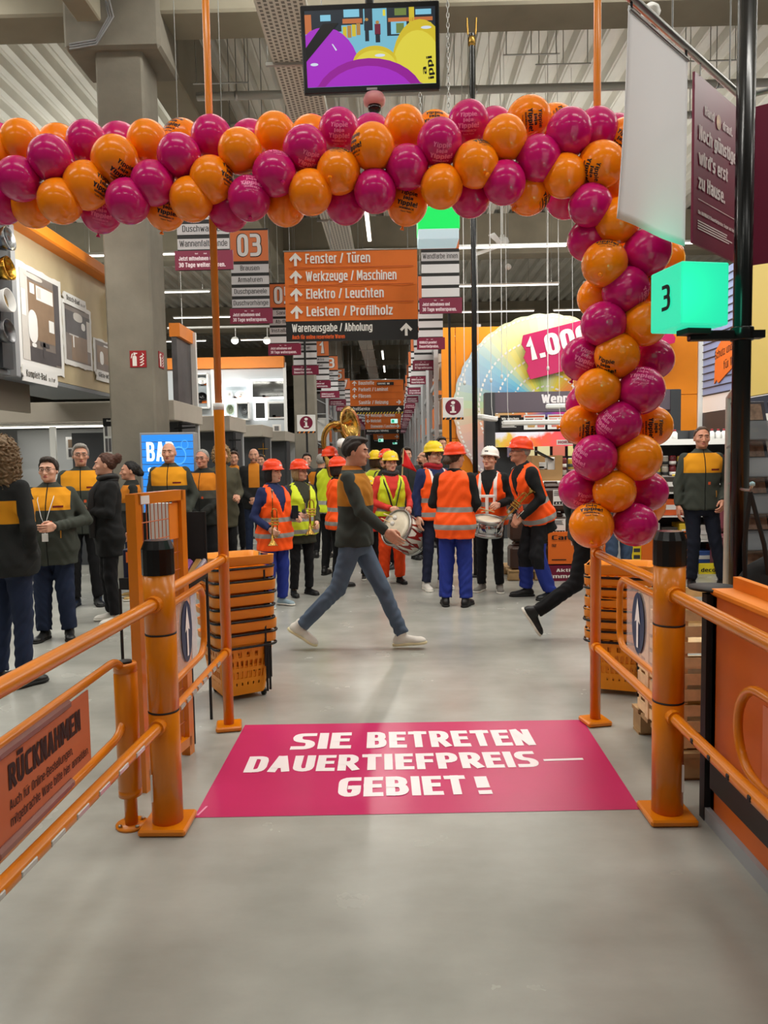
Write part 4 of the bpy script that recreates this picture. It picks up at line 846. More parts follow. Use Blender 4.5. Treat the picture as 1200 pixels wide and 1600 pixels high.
# watercolour strip
za, zc = PY(770, 699, CY).z, PY(770, 676, CY).z
def wash_mat():
    m = bpy.data.materials.new('watercolour_print'); m.use_nodes = True; nt = m.node_tree; b = nt.nodes['Principled BSDF']
    tc = nt.nodes.new('ShaderNodeTexCoord'); sp = nt.nodes.new('ShaderNodeSeparateXYZ'); nt.links.new(tc.outputs['Object'], sp.inputs[0])
    n = nt.nodes.new('ShaderNodeTexNoise'); n.inputs['Scale'].default_value = 3.2; n.inputs['Detail'].default_value = 6; nt.links.new(tc.outputs['Object'], n.inputs['Vector'])
    mr = nt.nodes.new('ShaderNodeMapRange'); mr.inputs[1].default_value = -W/2; mr.inputs[2].default_value = W/2; nt.links.new(sp.outputs['X'], mr.inputs[0])
    ad = nt.nodes.new('ShaderNodeMath'); ad.operation = 'MULTIPLY_ADD'; nt.links.new(n.outputs['Fac'], ad.inputs[0]); ad.inputs[1].default_value = .22; nt.links.new(mr.outputs[0], ad.inputs[2])
    r = nt.nodes.new('ShaderNodeValToRGB'); nt.links.new(ad.outputs[0], r.inputs[0]); cr = r.color_ramp
    cr.elements[0].position = .06; cr.elements[0].color = rgb(150, 130, 190); cr.elements[1].position = 1; cr.elements[1].color = rgb(90, 70, 170)
    for p, c in ((.16, (214, 190, 70)), (.3, (228, 140, 50)), (.42, (228, 90, 60)), (.55, (220, 70, 110)), (.7, (150, 70, 170))): e = cr.elements.new(p); e.color = rgb(*c)
    n2 = nt.nodes.new('ShaderNodeTexNoise'); n2.inputs['Scale'].default_value = 2.3; n2.inputs['Detail'].default_value = 5; nt.links.new(tc.outputs['Object'], n2.inputs['Vector'])
    z2 = nt.nodes.new('ShaderNodeMath'); z2.operation = 'MULTIPLY_ADD'; nt.links.new(sp.outputs['Z'], z2.inputs[0]); z2.inputs[1].default_value = .9; nt.links.new(n2.outputs['Fac'], z2.inputs[2])
    st = nt.nodes.new('ShaderNodeMapRange'); st.inputs[1].default_value = .66; st.inputs[2].default_value = .78; nt.links.new(z2.outputs[0], st.inputs[0])
    mx = nt.nodes.new('ShaderNodeMix'); mx.data_type = 'RGBA'; nt.links.new(st.outputs[0], mx.inputs[0]); nt.links.new(r.outputs[0], mx.inputs[6]); mx.inputs[7].default_value = rgb(225, 222, 232)
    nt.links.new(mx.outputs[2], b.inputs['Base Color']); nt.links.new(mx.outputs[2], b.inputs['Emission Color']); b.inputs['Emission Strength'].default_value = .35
    return m
b = MB(); b.box((0, 0, (zc-za)/2), (W-.34, .03, zc-za)); wo = b.build('watercolour_strip', wash_mat(), t, local=True); wo.location = (0, .04, za)
a = PY(870, 694, CY); b = MB(); b.slab((a.x, CY+.02, a.z-.015), (1, 0, 0), (0, 0, 1), .56, .1, .01); b.build('brand_plate', M_picl, t)
b = MB(); text(b, 'HORNBACH', frame_m((a.x, CY+.018, a.z-.015), (1, 0, 0), (0, 0, 1)), .03, .025, .055, .5, z=.003); b.build('brand_lettering', mat('dark_red_print', (130, 40, 60), .5), t)
CHIP = [(120, 110, 130), (232, 220, 170), (236, 226, 180), (220, 120, 100), (230, 220, 150), (196, 170, 190), (226, 140, 130), (190, 170, 215), (206, 190, 226), (214, 200, 225)]
for k, cc in enumerate(CHIP):
    x = X0+.55+k*.3; b = MB(); b.box((x, CY+.0, PY(800, 706, CY).z), (.24, .03, .2)); b.build('colour_card', mat('chip_%d' % k, cc, .5), t)
b = MB(); b.box(((X0+X1)/2, CY-.05, 1.16), (W-.4, .45, .05)); b.box(((X0+X1)/2, CY+.0, .55), (W-.4, .3, 1.1)); b.build('work_top', M_dgrey, t)
# long lamps of the kiosk on cords
for i, (pa, pb, Y, lab) in enumerate((((748, 651), (772, 638), 13.6, 'short white pendant lamp at the kiosk corner beside the black pole'), ((785, 661), (886, 660), 13.2, 'long white pendant lamp before the kiosk info cards'), ((853, 635), (902, 634), 13.9, 'long white pendant lamp before the kiosk header'))):
    p = PY(*pa, Y); q = PY(*pb, Y+(1.0 if i == 0 else 0)); q.z = p.z if i else p.z
    t = thing('pendant_lamp', lab, 'lamp', p, 0, None)
    b = MB(); d = (q-p); L = d.length; Mx = frame_m(p, d, (0, 0, 1)); b.box((L/2, 0, 0), (L, .09, .16 if i == 0 else .1), 0, .02, M=Mx); b.build('shade', M_lampbody, t)
    b = MB()
    for s in (.1, .9): w = p+d*s; b.tube([w+Vector((0, 0, .04)), w+Vector((-.02, 0, .25)), (w.x-.06, w.y, CZ)], .0045, n=5)
    b.build('cord', M_white, t)
# thin suspension cables in front of the department
for i, (px, Y) in enumerate(((724, 11.5), (766, 12.2), (783, 12.6), (856, 12.4))):
    p = PY(px, 400, Y); b = MB(); b.tube([(p.x, Y, CZ), (p.x, Y, 2.75+.1*i)], .006, n=5); b.lathe([(0, -.04), (.02, -.02), (.02, .03), (0, .04)], (p.x, Y, 2.75+.1*i), n=8)
    put(b.build('hanging_cable', M_white), 'thin white cable hanging before the colour wall, %s from the black pole' % ORD[i], 'cable', 'cables before the colour wall')
# black slim pole
p = PY(740, 400, 10.0); t = thing('slim_black_pole', 'slim black pole from floor to ceiling before the colour wall', 'pole', (p.x, 10.0, 0))
b = MB(); b.tube([(p.x, 10, .02), (p.x, 10, 7.05)], .036, n=12); b.build('shaft', M_black, t)
b = MB(); b.lathe([(.036, 0), (.05, .02), (.05, .1), (.036, .12)], (p.x, 10, 6.9), n=12); b.tube([(p.x-.05, 10, 7.05), (p.x-.06, 10, 7.25)], .012, n=6); b.tube([(p.x+.05, 10, 7.05), (p.x+.06, 10, 7.25)], .012, n=6); b.build('top_clamp', M_gold, t)
b = MB(); b.box((p.x, 10, .01), (.25, .25, .02)); b.build('foot_plate', M_blackm, t)
# ------------------------------------------------------------------ sales counter and goods before it
t = thing('sales_counter', 'long white counter carrying the open cardboard box', 'counter', (3.3, 11.6, 0))
a = PY(800, 753, 11.3); c = PY(1010, 753, 11.3)
b = MB(); b.box(((a.x+c.x)/2, 11.65, a.z-.015), (c.x-a.x, .8, .04), bev=.01); b.build('top', M_white, t)
b = MB(); b.box(((a.x+c.x)/2, 11.6, (a.z-.04)/2), (c.x-a.x-.06, .66, a.z-.04)); b.build('carcass', mat('counter_grey', (190, 188, 186), .5), t)
zc_ = a.z+.005
t = thing('cardboard_box', 'open cardboard box full of white packs on the white counter', 'box', (0, 0, 0)); 
a = PY(828, 752, 11.5); c = PY(875, 712, 11.5); w = c.x-a.x; h = c.z-a.z; z0 = zc_; xc = (a.x+c.x)/2
t.location = (xc, 11.6, z0); WM[t.name] = Matrix.Translation((xc, 11.6, z0))
b = MB(); th = .012
b.box((xc, 11.85, z0+h/2), (w, th, h)); b.box((a.x, 11.6, z0+h/2), (th, .5, h)); b.box((c.x, 11.6, z0+h/2), (th, .5, h)); b.box((xc, 11.6, z0+.006), (w, .5, th)); b.box((xc, 11.35, z0+h*.22), (w, th, h*.44)); b.box((a.x+w*.12, 11.35, z0+h*.72), (w*.24, th, h*.56)); b.box((c.x-w*.12, 11.35, z0+h*.72), (w*.24, th, h*.56)); b.build('carton', M_card, t)
b = MB(); b.box((xc-.02, 11.45, z0+h*.97), (w*.62, .25, .02), 0, M=Matrix.Translation((xc, 11.45, z0+h)) @ Matrix.Rotation(.5, 4, 'Y') @ Matrix.Translation((-xc, -11.45, -z0-h))); b.build('dark_lid', M_blackm, t)
for k, (dx, dz, sx, sz) in enumerate(((-.06, .55, .14, .1), (.08, .62, .12, .2), (-.08, .47, .12, .06))):
    b = MB(); b.box((xc+dx, 11.5, z0+h*dz+.02), (sx, .2, sz), bev=.01); put(b.build('white_pack', M_white), 'white pack inside the open cardboard box, ' + ('upper beside the wall', 'tallest one', 'lowest one')[k], 'pack', 'packs in the cardboard box')
# brown canisters on a pallet
M_can = mat('brown_plastic', (62, 42, 34), .4, var=.08)
def canister(x, y, z, lab):
    t = thing('canister', lab, 'canister', (x, y, z), 0, 'brown canisters on the pallet')
    b = MB(M=Matrix.Translation((x, y, z))); w, d, h = .36, .3, .36
    b.box((0, 0, h*.42), (w, d, h*.84), 0, .03); b.box((0, 0, h*.9), (w*.72, d*.72, h*.16), 0, .025); b.build('body', M_can, t)
    b = MB(M=Matrix.Translation((x, y, z))); b.tube([(-.1, 0, h*.92), (-.1, 0, h*1.04), (.06, 0, h*1.04), (.06, 0, h*.92)], .014, n=8); b.build('grip', M_can, t)
    b = MB(M=Matrix.Translation((x+.13, y-.04, z))); b.lathe([(.03, h*.95), (.03, h*1.04), (0, h*1.04)], n=14); b.build('cap', M_blackm, t)
    M = frame_m((x-.02, y-d/2-.001, z+.08), (1, 0, 0), (0, 0, 1)); b = MB(); b.add([(0, 0, .001), (.16, 0, .001), (.16, .2, .001), (0, .2, .001)], [(0, 1, 2, 3)], 0, M=M); l = b.build('label', M_white, t)
    b = MB(); rough_bars(b, M, .01, .18, .13, .006, 6); b.add([(.01, .01, .002), (.15, .01, .002), (.15, .05, .002), (.01, .05, .002)], [(0, 1, 2, 3)], 0, M=M)
    for q in range(3): b.add([(.03+.04*q, .02, .003), (.055+.04*q, .02, .003), (.043+.04*q, .045, .003)], [(0, 1, 2)], 1, M=M)
    b.build('label_print', [M_textk, M_white], l)
    return t
p = PZ(797, 908); q = PZ(872, 908); px0 = p.x
def pallet(x0, x1, y0, y1, label, z=0, m=None):
    t = thing('pallet', label, 'pallet', ((x0+x1)/2, (y0+y1)/2, z)); m = m or mat('pallet_wood', (172, 140, 98), .75, var=.15, vscale=10)
    b = MB()
    for k in range(5): yy = y0+.05+(y1-y0-.1)*k/4; b.box(((x0+x1)/2, yy, z+.13), (x1-x0, .11, .022))
    b.build('deck_boards', m, t)
    for i in range(3):
        for j in range(2):
            b = MB(); b.box((x0+.07+(x1-x0-.14)*i/2, y0+.07+(y1-y0-.14)*j, z+.065), (.13, .13, .1)); b.build('block', m, t)
    b = MB()
    for j in range(2): b.box(((x0+x1)/2, y0+.07+(y1-y0-.14)*j, z+.0075), (x1-x0, .1, .015))
    b.build('skids', m, t)
yP = p.y
pallet(px0-.02, px0+.80, yP, yP+.7, 'wooden pallet carrying the brown canisters')
for lv in range(3):
    for k in range(2):
        canister(px0+.19+.39*k, yP+.17, .142+.375*lv, 'brown canister with white hazard label, %s layer, %s' % (('bottom', 'middle', 'top')[lv], ('beside the drummer', 'beside the orange price poster')[k]))
# price posters and maroon price banner fronts
def price_front(px0, px1, Yf, label, price):
    a = PY(px0, 915, Yf); c = PY(px1, 830, Yf); w = c.x-a.x; hb = PY(px0, 884, Yf).z; ht = c.z
    t = thing('price_display', label, 'price display', ((a.x+c.x)/2, Yf, 0)); M = frame_m((a.x, Yf, 0), (1, 0, 0), (0, 0, 1))
    b = MB(); b.box(((a.x+c.x)/2, Yf+.02, hb/2), (w, .04, hb)); b.build('maroon_board', M_maroon, t)
    b = MB(); b.box(((a.x+c.x)/2, Yf+.02, (hb+ht)/2+.01), (w, .03, ht-hb-.02)); b.build('orange_poster', mat('poster_orange', (232, 112, 32), .5), t)
    b = MB(); text(b, 'Aktionspreise.', M, w*.12, hb*.6, hb*.2, w*.8, z=.003); text(b, 'Immer günstig!', M, -w*.05 if price else w*.03, hb*.2, hb*.24, w*.95, z=.003); b.build('board_lettering', M_textw, t)
    b = MB()
    if price is None: text(b, 'Carbolin Öl', M, w*.05, ht-.1, .06, w*.8, z=.008); text(b, 'nur', M, w*.05, ht-.19, .045, z=.008); rough_bars(b, M, w*.05, hb+.07, w*.25, .012, 1)
    else: text(b, price, M, w*.5, hb+.2, .22, w*.42, z=.008, wt='r'); b.add([(w*.55, ht-.12, .008), (w*.65, ht-.12, .008), (w*.65, ht-.1, .008), (w*.55, ht-.1, .008)], [(0, 1, 2, 3)], 0, M=M); rough_bars(b, M, w*.6, hb+.08, w*.3, .012, 1)
    b.build('price_lettering', M_textk, t)
    b = MB(); b.box(((a.x+c.x)/2, Yf+.3, (ht-.06)/2), (w-.06, .5, ht-.06)); b.build('case', M_dgrey, t)
price_front(857, 960, 9.5, 'orange price poster over maroon Aktionspreise board beside the canisters', None)
price_front(1003, 1083, 9.5, 'orange price poster 95 over maroon board behind the column of balloons', '95')
# stacked goods behind: striped packs
PK = [((60, 92, 160), 'blue'), ((224, 190, 52), 'yellow'), ((214, 96, 44), 'orange'), ((206, 204, 198), 'white'), ((150, 44, 38), 'red'), ((66, 60, 56), 'dark')]
p = PY(1008, 905, 10.0); sx = p.x
t = thing('goods_stand', 'low stand of coloured packs behind the man in the grey fleece', 'display stand', (sx+.6, 10.2, 0))
b = MB(); b.box((sx+.65, 10.35, .05), (1.5, .5, .1)); b.box((sx+.65, 10.62, .65), (1.5, .04, 1.3)); b.build('stand', M_dgrey, t)
for z in (.42, .76, 1.08): b = MB(); b.box((sx+.65, 10.35, z), (1.5, .5, .02)); b.build('shelf_board', M_white, t)
k = 0
for lv, z in enumerate((.105, .435, .775, 1.095)):
    for i in range(6):
        cc, nm = PK[(i*2+lv*3) % 6]; x = sx+.03+.24*i; hh = R_.uniform(.16, .24)
        q = MB(); q.box((x+.11, 10.3, z+hh/2), (.215, .3, hh), 0, .006); q.box((x+.11, 10.148, z+hh*.5), (.16, .006, hh*.3), 1)
        put(q.build('product_pack', [mat('pk_'+nm, cc, .5), M_white]), '%s pack on the %s shelf of the goods stand, %s along' % (nm, ('bottom', 'second', 'third', 'top')[lv], ORD[i]), 'pack', 'packs on the goods stand'); k += 1
def yellow_card(px0, px1, py0, py1, Y, label, s):
    a = PY(px0, py1, Y); c = PY(px1, py0, Y); w = c.x-a.x; h = c.z-a.z; t = thing('yellow_card', label, 'sign', ((a.x+c.x)/2, Y, a.z)); M = frame_m((a.x, Y, a.z), (1, 0, 0), (0, 0, 1))
    b = MB(); b.slab((a.x, Y, a.z), (1, 0, 0), (0, 0, 1), w, h, .02); b.build('plate', mat('yellow_card', (236, 214, 40), .5), t)
    if s: b = MB(); text(b, s, M, w*.1, h*.35, h*.3, w*.8, z=.003); b.build('lettering', M_textk, t)
    else:
        b = MB()
        for q in range(3): b.add([(w*.3, h*(.2+.25*q), .003), (w*.8, h*(.2+.25*q), .003), (w*.8, h*(.34+.25*q), .003), (w*.3, h*(.34+.25*q), .003)], [(0, 1, 2, 3)], 0, M=M)
        b.build('print', M_dgrey, t)
yellow_card(1092, 1125, 880, 901, 9.9, 'yellow plate reading decor behind the shoes of the man', 'decor'); yellow_card(984, 1004, 850, 892, 9.55, 'yellow panel with dark fields between the two price posters', None)
# suitcases
for i in range(2):
    p = PY(1134, 905, 9.85); x = p.x+.02; z = .0+i*.56
    t = thing('plastic_case', ('lower', 'upper')[i]+' rose-brown plastic case standing behind the man in the fleece', 'case', (x, 9.9, z)); b = MB(); b.box((x, 9.95, z+.28), (.3, .3, .54), 0, .05); b.build('shell', mat('rose_case', (122, 62, 72), .4), t)
    b = MB(); b.tube([(x-.07, 9.8, z+.45), (x-.07, 9.77, z+.5), (x+.07, 9.77, z+.5), (x+.07, 9.8, z+.45)], .012, n=8); b.build('grip', M_blackm, t)
# paint can shelf
SY = 12.2
p = PY(995, 692, SY); q = PY(1165, 692, SY); t = thing('paint_shelf', 'white shelf unit full of small paint cans behind the column of balloons', 'shelf', ((p.x+q.x)/2, SY+.2, 0))
b = MB(); b.box(((p.x+q.x)/2, SY+.45, 1.0), (q.x-p.x, .04, 2.0)); 
for x in (p.x, (p.x+q.x)/2+.15, q.x): b.box((x, SY+.2, 1.0), (.05, .5, 2.0))
b.build('carcass', M_dgrey, t)
SZ = [PY(1100, y, SY).z for y in (744, 790, 836)]; topz = PY(1060, 691, SY).z
b = MB(); b.box(((p.x+q.x)/2, SY+.1, topz), (q.x-p.x+.05, .6, .09)); b.build('top_board', M_white, t)
for z in SZ: b = MB(); b.box(((p.x+q.x)/2, SY+.2, z-.015), (q.x-p.x, .5, .03)); b.build('shelf_board', M_white, t)
def paint_can(x, y, z, i, lab):
    t = thing('paint_can', lab, 'paint can', (x, y, z), 0, 'paint cans on the white shelf unit'); r = .055
    b = MB(M=Matrix.Translation((x, y, z))); b.lathe([(0, 0), (r, 0), (r, .15), (r-.006, .16), (r-.006, .155), (0, .155)], n=14); b.build('tin', [mat('can_a', (150, 142, 130), .4), mat('can_b', (96, 30, 36), .4), mat('can_c', (190, 160, 60), .4)][i % 3], t)
    b = MB(M=Matrix.Translation((x, y, z))); b.lathe([(r+.001, .03), (r+.001, .08)], n=14); b.build('paper_band', [M_textk, M_picl, M_dgrey][i % 3], t)
    b = MB(M=Matrix.Translation((x, y, z))); b.lathe([(r-.004, .156), (r-.01, .17), (0, .17)], n=14); b.build('lid', [mat('lid_red', (150, 34, 44), .4), M_white][i % 4 == 3], t)
CANX = []
n = 0
for lv, z in enumerate(SZ):
    for tier in range(2 if lv < 1 else 1):
        for k in range(12):
            x = p.x+.1+.125*k+(.06 if k > 5 else 0)
            if x > q.x-.1: break
            if lv == 0 or k < 9:
                paint_can(x, SY+.05, z+.172*tier, n, 'small paint can, %s along the %s row of the paint shelf' % (ORD[k], ('lower', 'upper')[tier]+' top-shelf' if lv == 0 else ('', 'middle-shelf', 'bottom-shelf')[lv])); n += 1
# second can shelf at the counter
p = PY(874, 752, 11.55)
for tier in range(2):
    for k in range(4): paint_can(p.x+.07+.125*k, 11.6, zc_+.172*tier, n, 'paint can beside the cardboard box, %s tier, %s along' % (('lower', 'upper')[tier], ORD[k])); n += 1
# jars on top of the shelf
for k, px in enumerate((1047, 1054, 1112, 1122, 1131, 1140)):
    p = PY(px, 690, SY); z = topz+.046; t = thing('sealant_jar', 'white jar on the top board of the paint shelf, %s from the balloons' % ORD[k], 'jar', (p.x, SY+.0, z), 0, 'jars on the paint shelf')
    b = MB(M=Matrix.Translation((p.x, SY, z))); b.lathe([(0, 0), (.045, 0), (.045, .1), (.02, .13), (.02, .15), (0, .15)], n=12); b.build('jar_body', M_white, t)
    b = MB(M=Matrix.Translation((p.x, SY, z))); b.lathe([(.022, .13), (.022, .16), (0, .16)], n=10); b.build('lid', mat('lid_red', (150, 34, 44)), t)
# blue siding wall with orange flash
XS = PY(1096, 600, WY).x
t = thing('siding_wall', 'pale blue clapboard display wall behind the black checkout pole', 'display wall', (XS, 14, 0))
zb2 = PX(1097, 619, XS).z; b = MB()
for k in range(16): b.box((XS+.03+.0, 14.2, zb2+.16*k+.08), (.08, 5.4, .15), 0, .006)
b.build('clapboards', mat('blue_clapboard', (140, 158, 200), .6), t)
b = MB()
for k in range(16): b.box((XS-.002, 14.2, zb2+.16*k), (.06, 5.4, .014))
b.build('shadow_gaps', M_dgrey, t)
b = MB(); b.box((XS+.05, 14.2, zb2-.2), (.12, 5.4, .36)); b.build('white_fascia', M_white, t)
b = MB(); b.box((XS+.05, 14.2, zb2-.62), (.12, 5.4, .46)); b.build('dark_fascia', M_dgrey, t)
b = MB(); b.box((XS+.35, 14.2, .9), (.5, 5.4, 1.8)); b.build('base_units', M_picl, t)
for k in range(3): b = MB(); b.box((XS+.3, 14.2, zb2-1.0-.0+(-.32)*k), (.5, 5.4, .03)); b.build('shelf_board', M_white, t)
a = PX(1116, 600, XS-.03); M = frame_m((XS-.035, a.y, a.z), (0, -1, 0), (0, 0, 1)); t = thing('flash_label', 'orange brush-stroke label Schutz und Schönheit on the blue clapboard', 'sign', (XS-.03, a.y, a.z))
b = MB(); b.poly([(0, .0), (.12, .08), (.2, .0), (1.5, .5), (1.9, .75), (1.9, 1.3), (1.3, 1.22), (.4, .92), (.05, .7)], .03, M=M); b.build('board', M_signo, t)
b = MB(); M3 = M @ Matrix.Rotation(.12, 4, 'Z'); text(b, 'Schutz und Schönheit', M3, .1, .5, .17, 1.6, z=.003, wt='r'); text(b, 'für Ihr Holz', M3, .5, .2, .17, .95, z=.003, wt='r'); b.build('lettering', M_textk, t)
# yellow display board behind the pole and the mesh under it
XY = 4.2
zA = PX(1196, 615, XY).z; t = thing('yellow_display', 'pale yellow display board with dark blue base strip beside the checkout pole', 'display board', (XY, 8, zA))
b = MB(); b.box((XY+.03, 7.6, zA+.85), (.06, 2.9, 1.7)); b.build('board', mat('pale_yellow', (226, 200, 110), .55), t)
b = MB(); b.box((XY+.04, 7.6, zA-.12), (.1, 2.9, .2)); b.build('blue_strip', mat('navy_strip', (34, 42, 62), .5), t)
b = MB(); b.box((XY+.03, 7.6, zA-.55), (.06, 2.9, .5)); b.build('taupe_panel', mat('taupe_panel', (118, 104, 98), .6), t)
b = MB(); b.box((XY+.02, 9.0, 1.1), (.08, .08, 2.2)); b.box((XY+.02, 6.2, 1.1), (.08, .08, 2.2)); b.build('post', M_white, t)
b = MB(); b.box((XY-.03, 7.6, 1.93), (.03, 2.6, .22)); b.build('white_rail', M_white, t)
b = MB(); b.box((XY+.03, 7.6, .8), (.06, 2.9, 1.5)); b.build('lower_panel', mat('taupe_panel', (0, 0, 0)), t)
area('siding_light', (XS-1.2, 12.5, 5.6), .3, 3, 70, None, (0, .5, 0))
area('can_shelf_light', (4.4, 11.0, 2.9), 2.2, .2, 18, None, (.3, 0, 0))
area('kiosk_light', (3.6, 13.6, 3.6), 3.4, .2, 22, None, (.45, 0, 0))
area('fan_light', (3.6, 15.6, 6.2), 4.4, .2, 22, None, (.5, 0, 0))
# ================================================================== ENTRANCE BARRIERS
BL = PZ(263, 1291); BR = PZ(1042, 1276); BR.z = BL.z = 0
PLp = PZ(358, 1138); PRp = PZ(930, 1130); PLp.z = PRp.z = 0
M_refl = mat('reflector', (188, 184, 180), .2, .6)
def loop_pts(a, b_, z0, z1, r, close_left=False):
    """a -> b along the top, rounded end at b, back along the bottom"""
    a = Vector(a); b_ = Vector(b_); d = (b_-a).normalized(); L = (b_-a).length; pts = [a+Vector((0, 0, z1-a.z))]
    n = 8
    e = a+d*(L-r)
    for k in range(n+1):
        t = PI/2*k/n; pts.append(Vector((e.x, e.y, z1-r))+d*(r*math.sin(t))+Vector((0, 0, r*math.cos(t))))
    for k in range(n+1):
        t = PI/2*k/n; pts.append(Vector((e.x, e.y, z0+r))+d*(r*math.cos(t))-Vector((0, 0, r*math.sin(t))))
    pts.append(Vector((a.x, a.y, z0)))
    return pts
def barrier(base, pole, front_y, side, label, sgn):
    t = thing('entrance_barrier', label, 'barrier', base, 0, None)
    X, Y = base.x, base.y; r = .0665
    b = MB(); b.lathe([(r, .03), (r, .52), (r-.003, .523), (r-.003, .53), (r, .533), (r, .86), (r-.003, .863), (r-.003, .87), (r, .873), (r, 1.13), (0, 1.13)], (X, Y, 0), n=32); post = b.build('bollard', M_paint, t)
    b = MB()
    for gz in (.5265, .8665): b.lathe([(r+.0004, gz-.003), (r+.0004, gz+.003)], (X, Y, 0), n=32)
    b.build('groove', M_blackm, post)
    b = MB(); b.lathe([(r+.003, 1.125), (r+.003, 1.235), (r-.012, 1.272), (0, 1.275)], (X, Y, 0), n=16, smooth=False); b.build('cap', M_black, post)
    b = MB(); b.box((X, Y, .016), (.205, .205, .03), 0, .008); b.build('base_plate', M_paint, t)
    b = MB(); b.box((X+.045*sgn, Y-.062, .2), (.008, .006, .12), 0); b.build('barcode_sticker', M_white, post)
    # tall pole with thick foot and slim upper shaft
    px, py = pole.x, pole.y
    b = MB(); b.lathe([(.031, .02), (.031, 1.93), (.029, 1.94)], (px, py, 0), n=20); b.lathe([(.021, 1.9), (.021, 5.6), (0, 5.6)], (px, py, 0), n=16); pl = b.build('tall_pole', M_paint, t)
    b = MB(); b.lathe([(.032, 1.905), (.033, 1.94), (.022, 1.945)], (px, py, 0), n=18); b.build('white_ring', M_white, pl)
    b = MB(); b.box((px, py, .016), (.15, .15, .03), 0, .008, rz=.2); b.build('foot_plate', M_paint, t)
    # rails between bollard and pole
    for z, nm in ((1.03, 'upper_rail'), (.47, 'lower_rail')):
        b = MB(); d = (pole-base).normalized(); rr = .024 if z > .8 else .023
        b.tube([Vector((X, Y, z))+d*.06, Vector((px, py, z))], rr, n=14); b.tube([Vector((px, py, z))-d*.06, Vector((px, py, z))], rr+.008, n=14); ro = b.build(nm, M_paint, t)
        if z < .8:
            b = MB()
            for k in range(8):
                q = Vector((X, Y, z))+d*(.2+.1*k); b.box((0, 0, 0), (.012, .065, .018), 0, M=Matrix.Translation(q+Vector((-sgn*.0215 if side < 0 else .0, 0, .0))+Vector((.0, 0, .004))) @ Matrix.Rotation(math.atan2(-d.x, d.y), 4, 'Z') @ Matrix.Translation((.0, 0, 0)))
            b.build('reflectors', M_refl, ro)
    # swing wing with arrow sign
    d = (pole-base).normalized(); a = base+d*.07; e = base+d*.70
    wz0, wz1 = .60, 1.0
    wx = -.0; b = MB(); b.tube(loop_pts((a.x+wx, a.y, 0), (e.x+wx, e.y, 0), wz0, wz1-.04, .09), .017, n=12); b.build('wing_loop', M_paint, t)
    M = frame_m((a.x+wx, a.y, wz0), d, (0, 0, 1)); b = MB()
    b.add([(.1, -.0, 0), (.5, -.0, 0), (.5, .37, 0), (.1, .37, 0)], [(0, 1, 2, 3)], 0, M=M)
    b.add([(.1, -.0, -.004), (.5, -.0, -.004), (.5, .37, -.004), (.1, .37, -.004)], [(3, 2, 1, 0)], 0, M=M); sg = b.build('clear_sign', mat('clear_plastic', (235, 215, 205), .12, alpha=.32), t)
    for zz in (.004, -.009):
        b = MB(); mi = 1
        ce = [(.31+.09*math.cos(2*PI*k/28), .185+.15*math.sin(2*PI*k/28), zz) for k in range(28)]; b.add(ce, [tuple(range(28)) if zz > 0 else tuple(range(28))[::-1]], 0, M=M); o = b.build('arrow_disc', mat('arrow_navy', (36, 46, 82), .4), sg)
        b = MB(); s = .24; z2 = zz+(.003 if zz > 0 else -.003); b.add([(.31+x*s*.55, .185+y*s, z2) for x, y in ((-.1, -.5), (.1, -.5), (.1, .05), (.3, .0), (0, .52), (-.3, .0), (-.1, .05))], [(0, 1, 2, 6), (3, 4, 2), (6, 4, 5), (2, 4, 6)], 0, M=M); b.build('arrow', M_textw, sg)
    # rails towards the entrance door
    fx = X+(-.09 if sgn < 0 else -.05)
    for z, nm, rr in ((1.005, 'front_upper_rail', .027), (.475, 'front_lower_rail', .025)):
        s0 = Vector((X, Y, z)); s1 = Vector((fx, front_y, z)); d2 = (s1-s0).normalized()
        b = MB(); b.tube([s0+d2*.05, s1], rr, n=16); b.tube([s0+d2*.05, s0+d2*.1], rr+.009, n=16); ro = b.build(nm, M_paint, t)
        if z < .8:
            b = MB(); k = .34
            while k < (s1-s0).length-.1:
                q = s0+d2*k; b.box((-(fx-X)/abs(fx-X)*0, 0, 0), (.008, .085 if sgn < 0 else .024, .02), 0, .003, M=Matrix.Translation(q+Vector((-sgn*(rr-.001), 0, 0))) @ Matrix.Rotation(math.atan2(-d2.x, d2.y), 4, 'Z')); k += .165
            b.build('reflectors', M_refl if sgn < 0 else M_blackm, ro)
    return t
barrier(BL, PLp, .7, -1, 'orange tube barrier whose tall pole rises beside the basket stack below the sign 03', -1)
barrier(BR, PRp, .7, 1, 'orange tube barrier whose tall pole carries the hanging balloon column', 1)
# short gate post
gp = PZ(206, 1290); gp.z = 0
t = thing('gate_post', 'short thick orange gate post on a round bolted flange beside the taller bollard', 'post', gp)
b = MB(); b.lathe([(.028, .012), (.028, .14), (.05, .142), (.05, .165), (.047, .168), (.047, .174), (.05, .177), (.05, .69), (.047, .692), (.047, .70), (.05, .702), (.05, .728), (.046, .735), (0, .735)], gp, n=26); b.build('post_body', M_paint, t)
b = MB(); b.lathe([(.03, .735), (.028, .745), (0, .746)], gp, n=20); b.build('cap', M_blackm, t)
b = MB(); b.lathe([(.068, 0), (.068, .012), (0, .012)], gp, n=24); fo = b.build('flange', M_paint, t)
for k in range(4):
    b = MB(); a = PI/4+k*PI/2; b.lathe([(.009, .012), (.009, .02), (0, .022)], (gp.x+.053*math.cos(a), gp.y+.053*math.sin(a), 0), n=6); b.build('bolt', M_steel, fo)
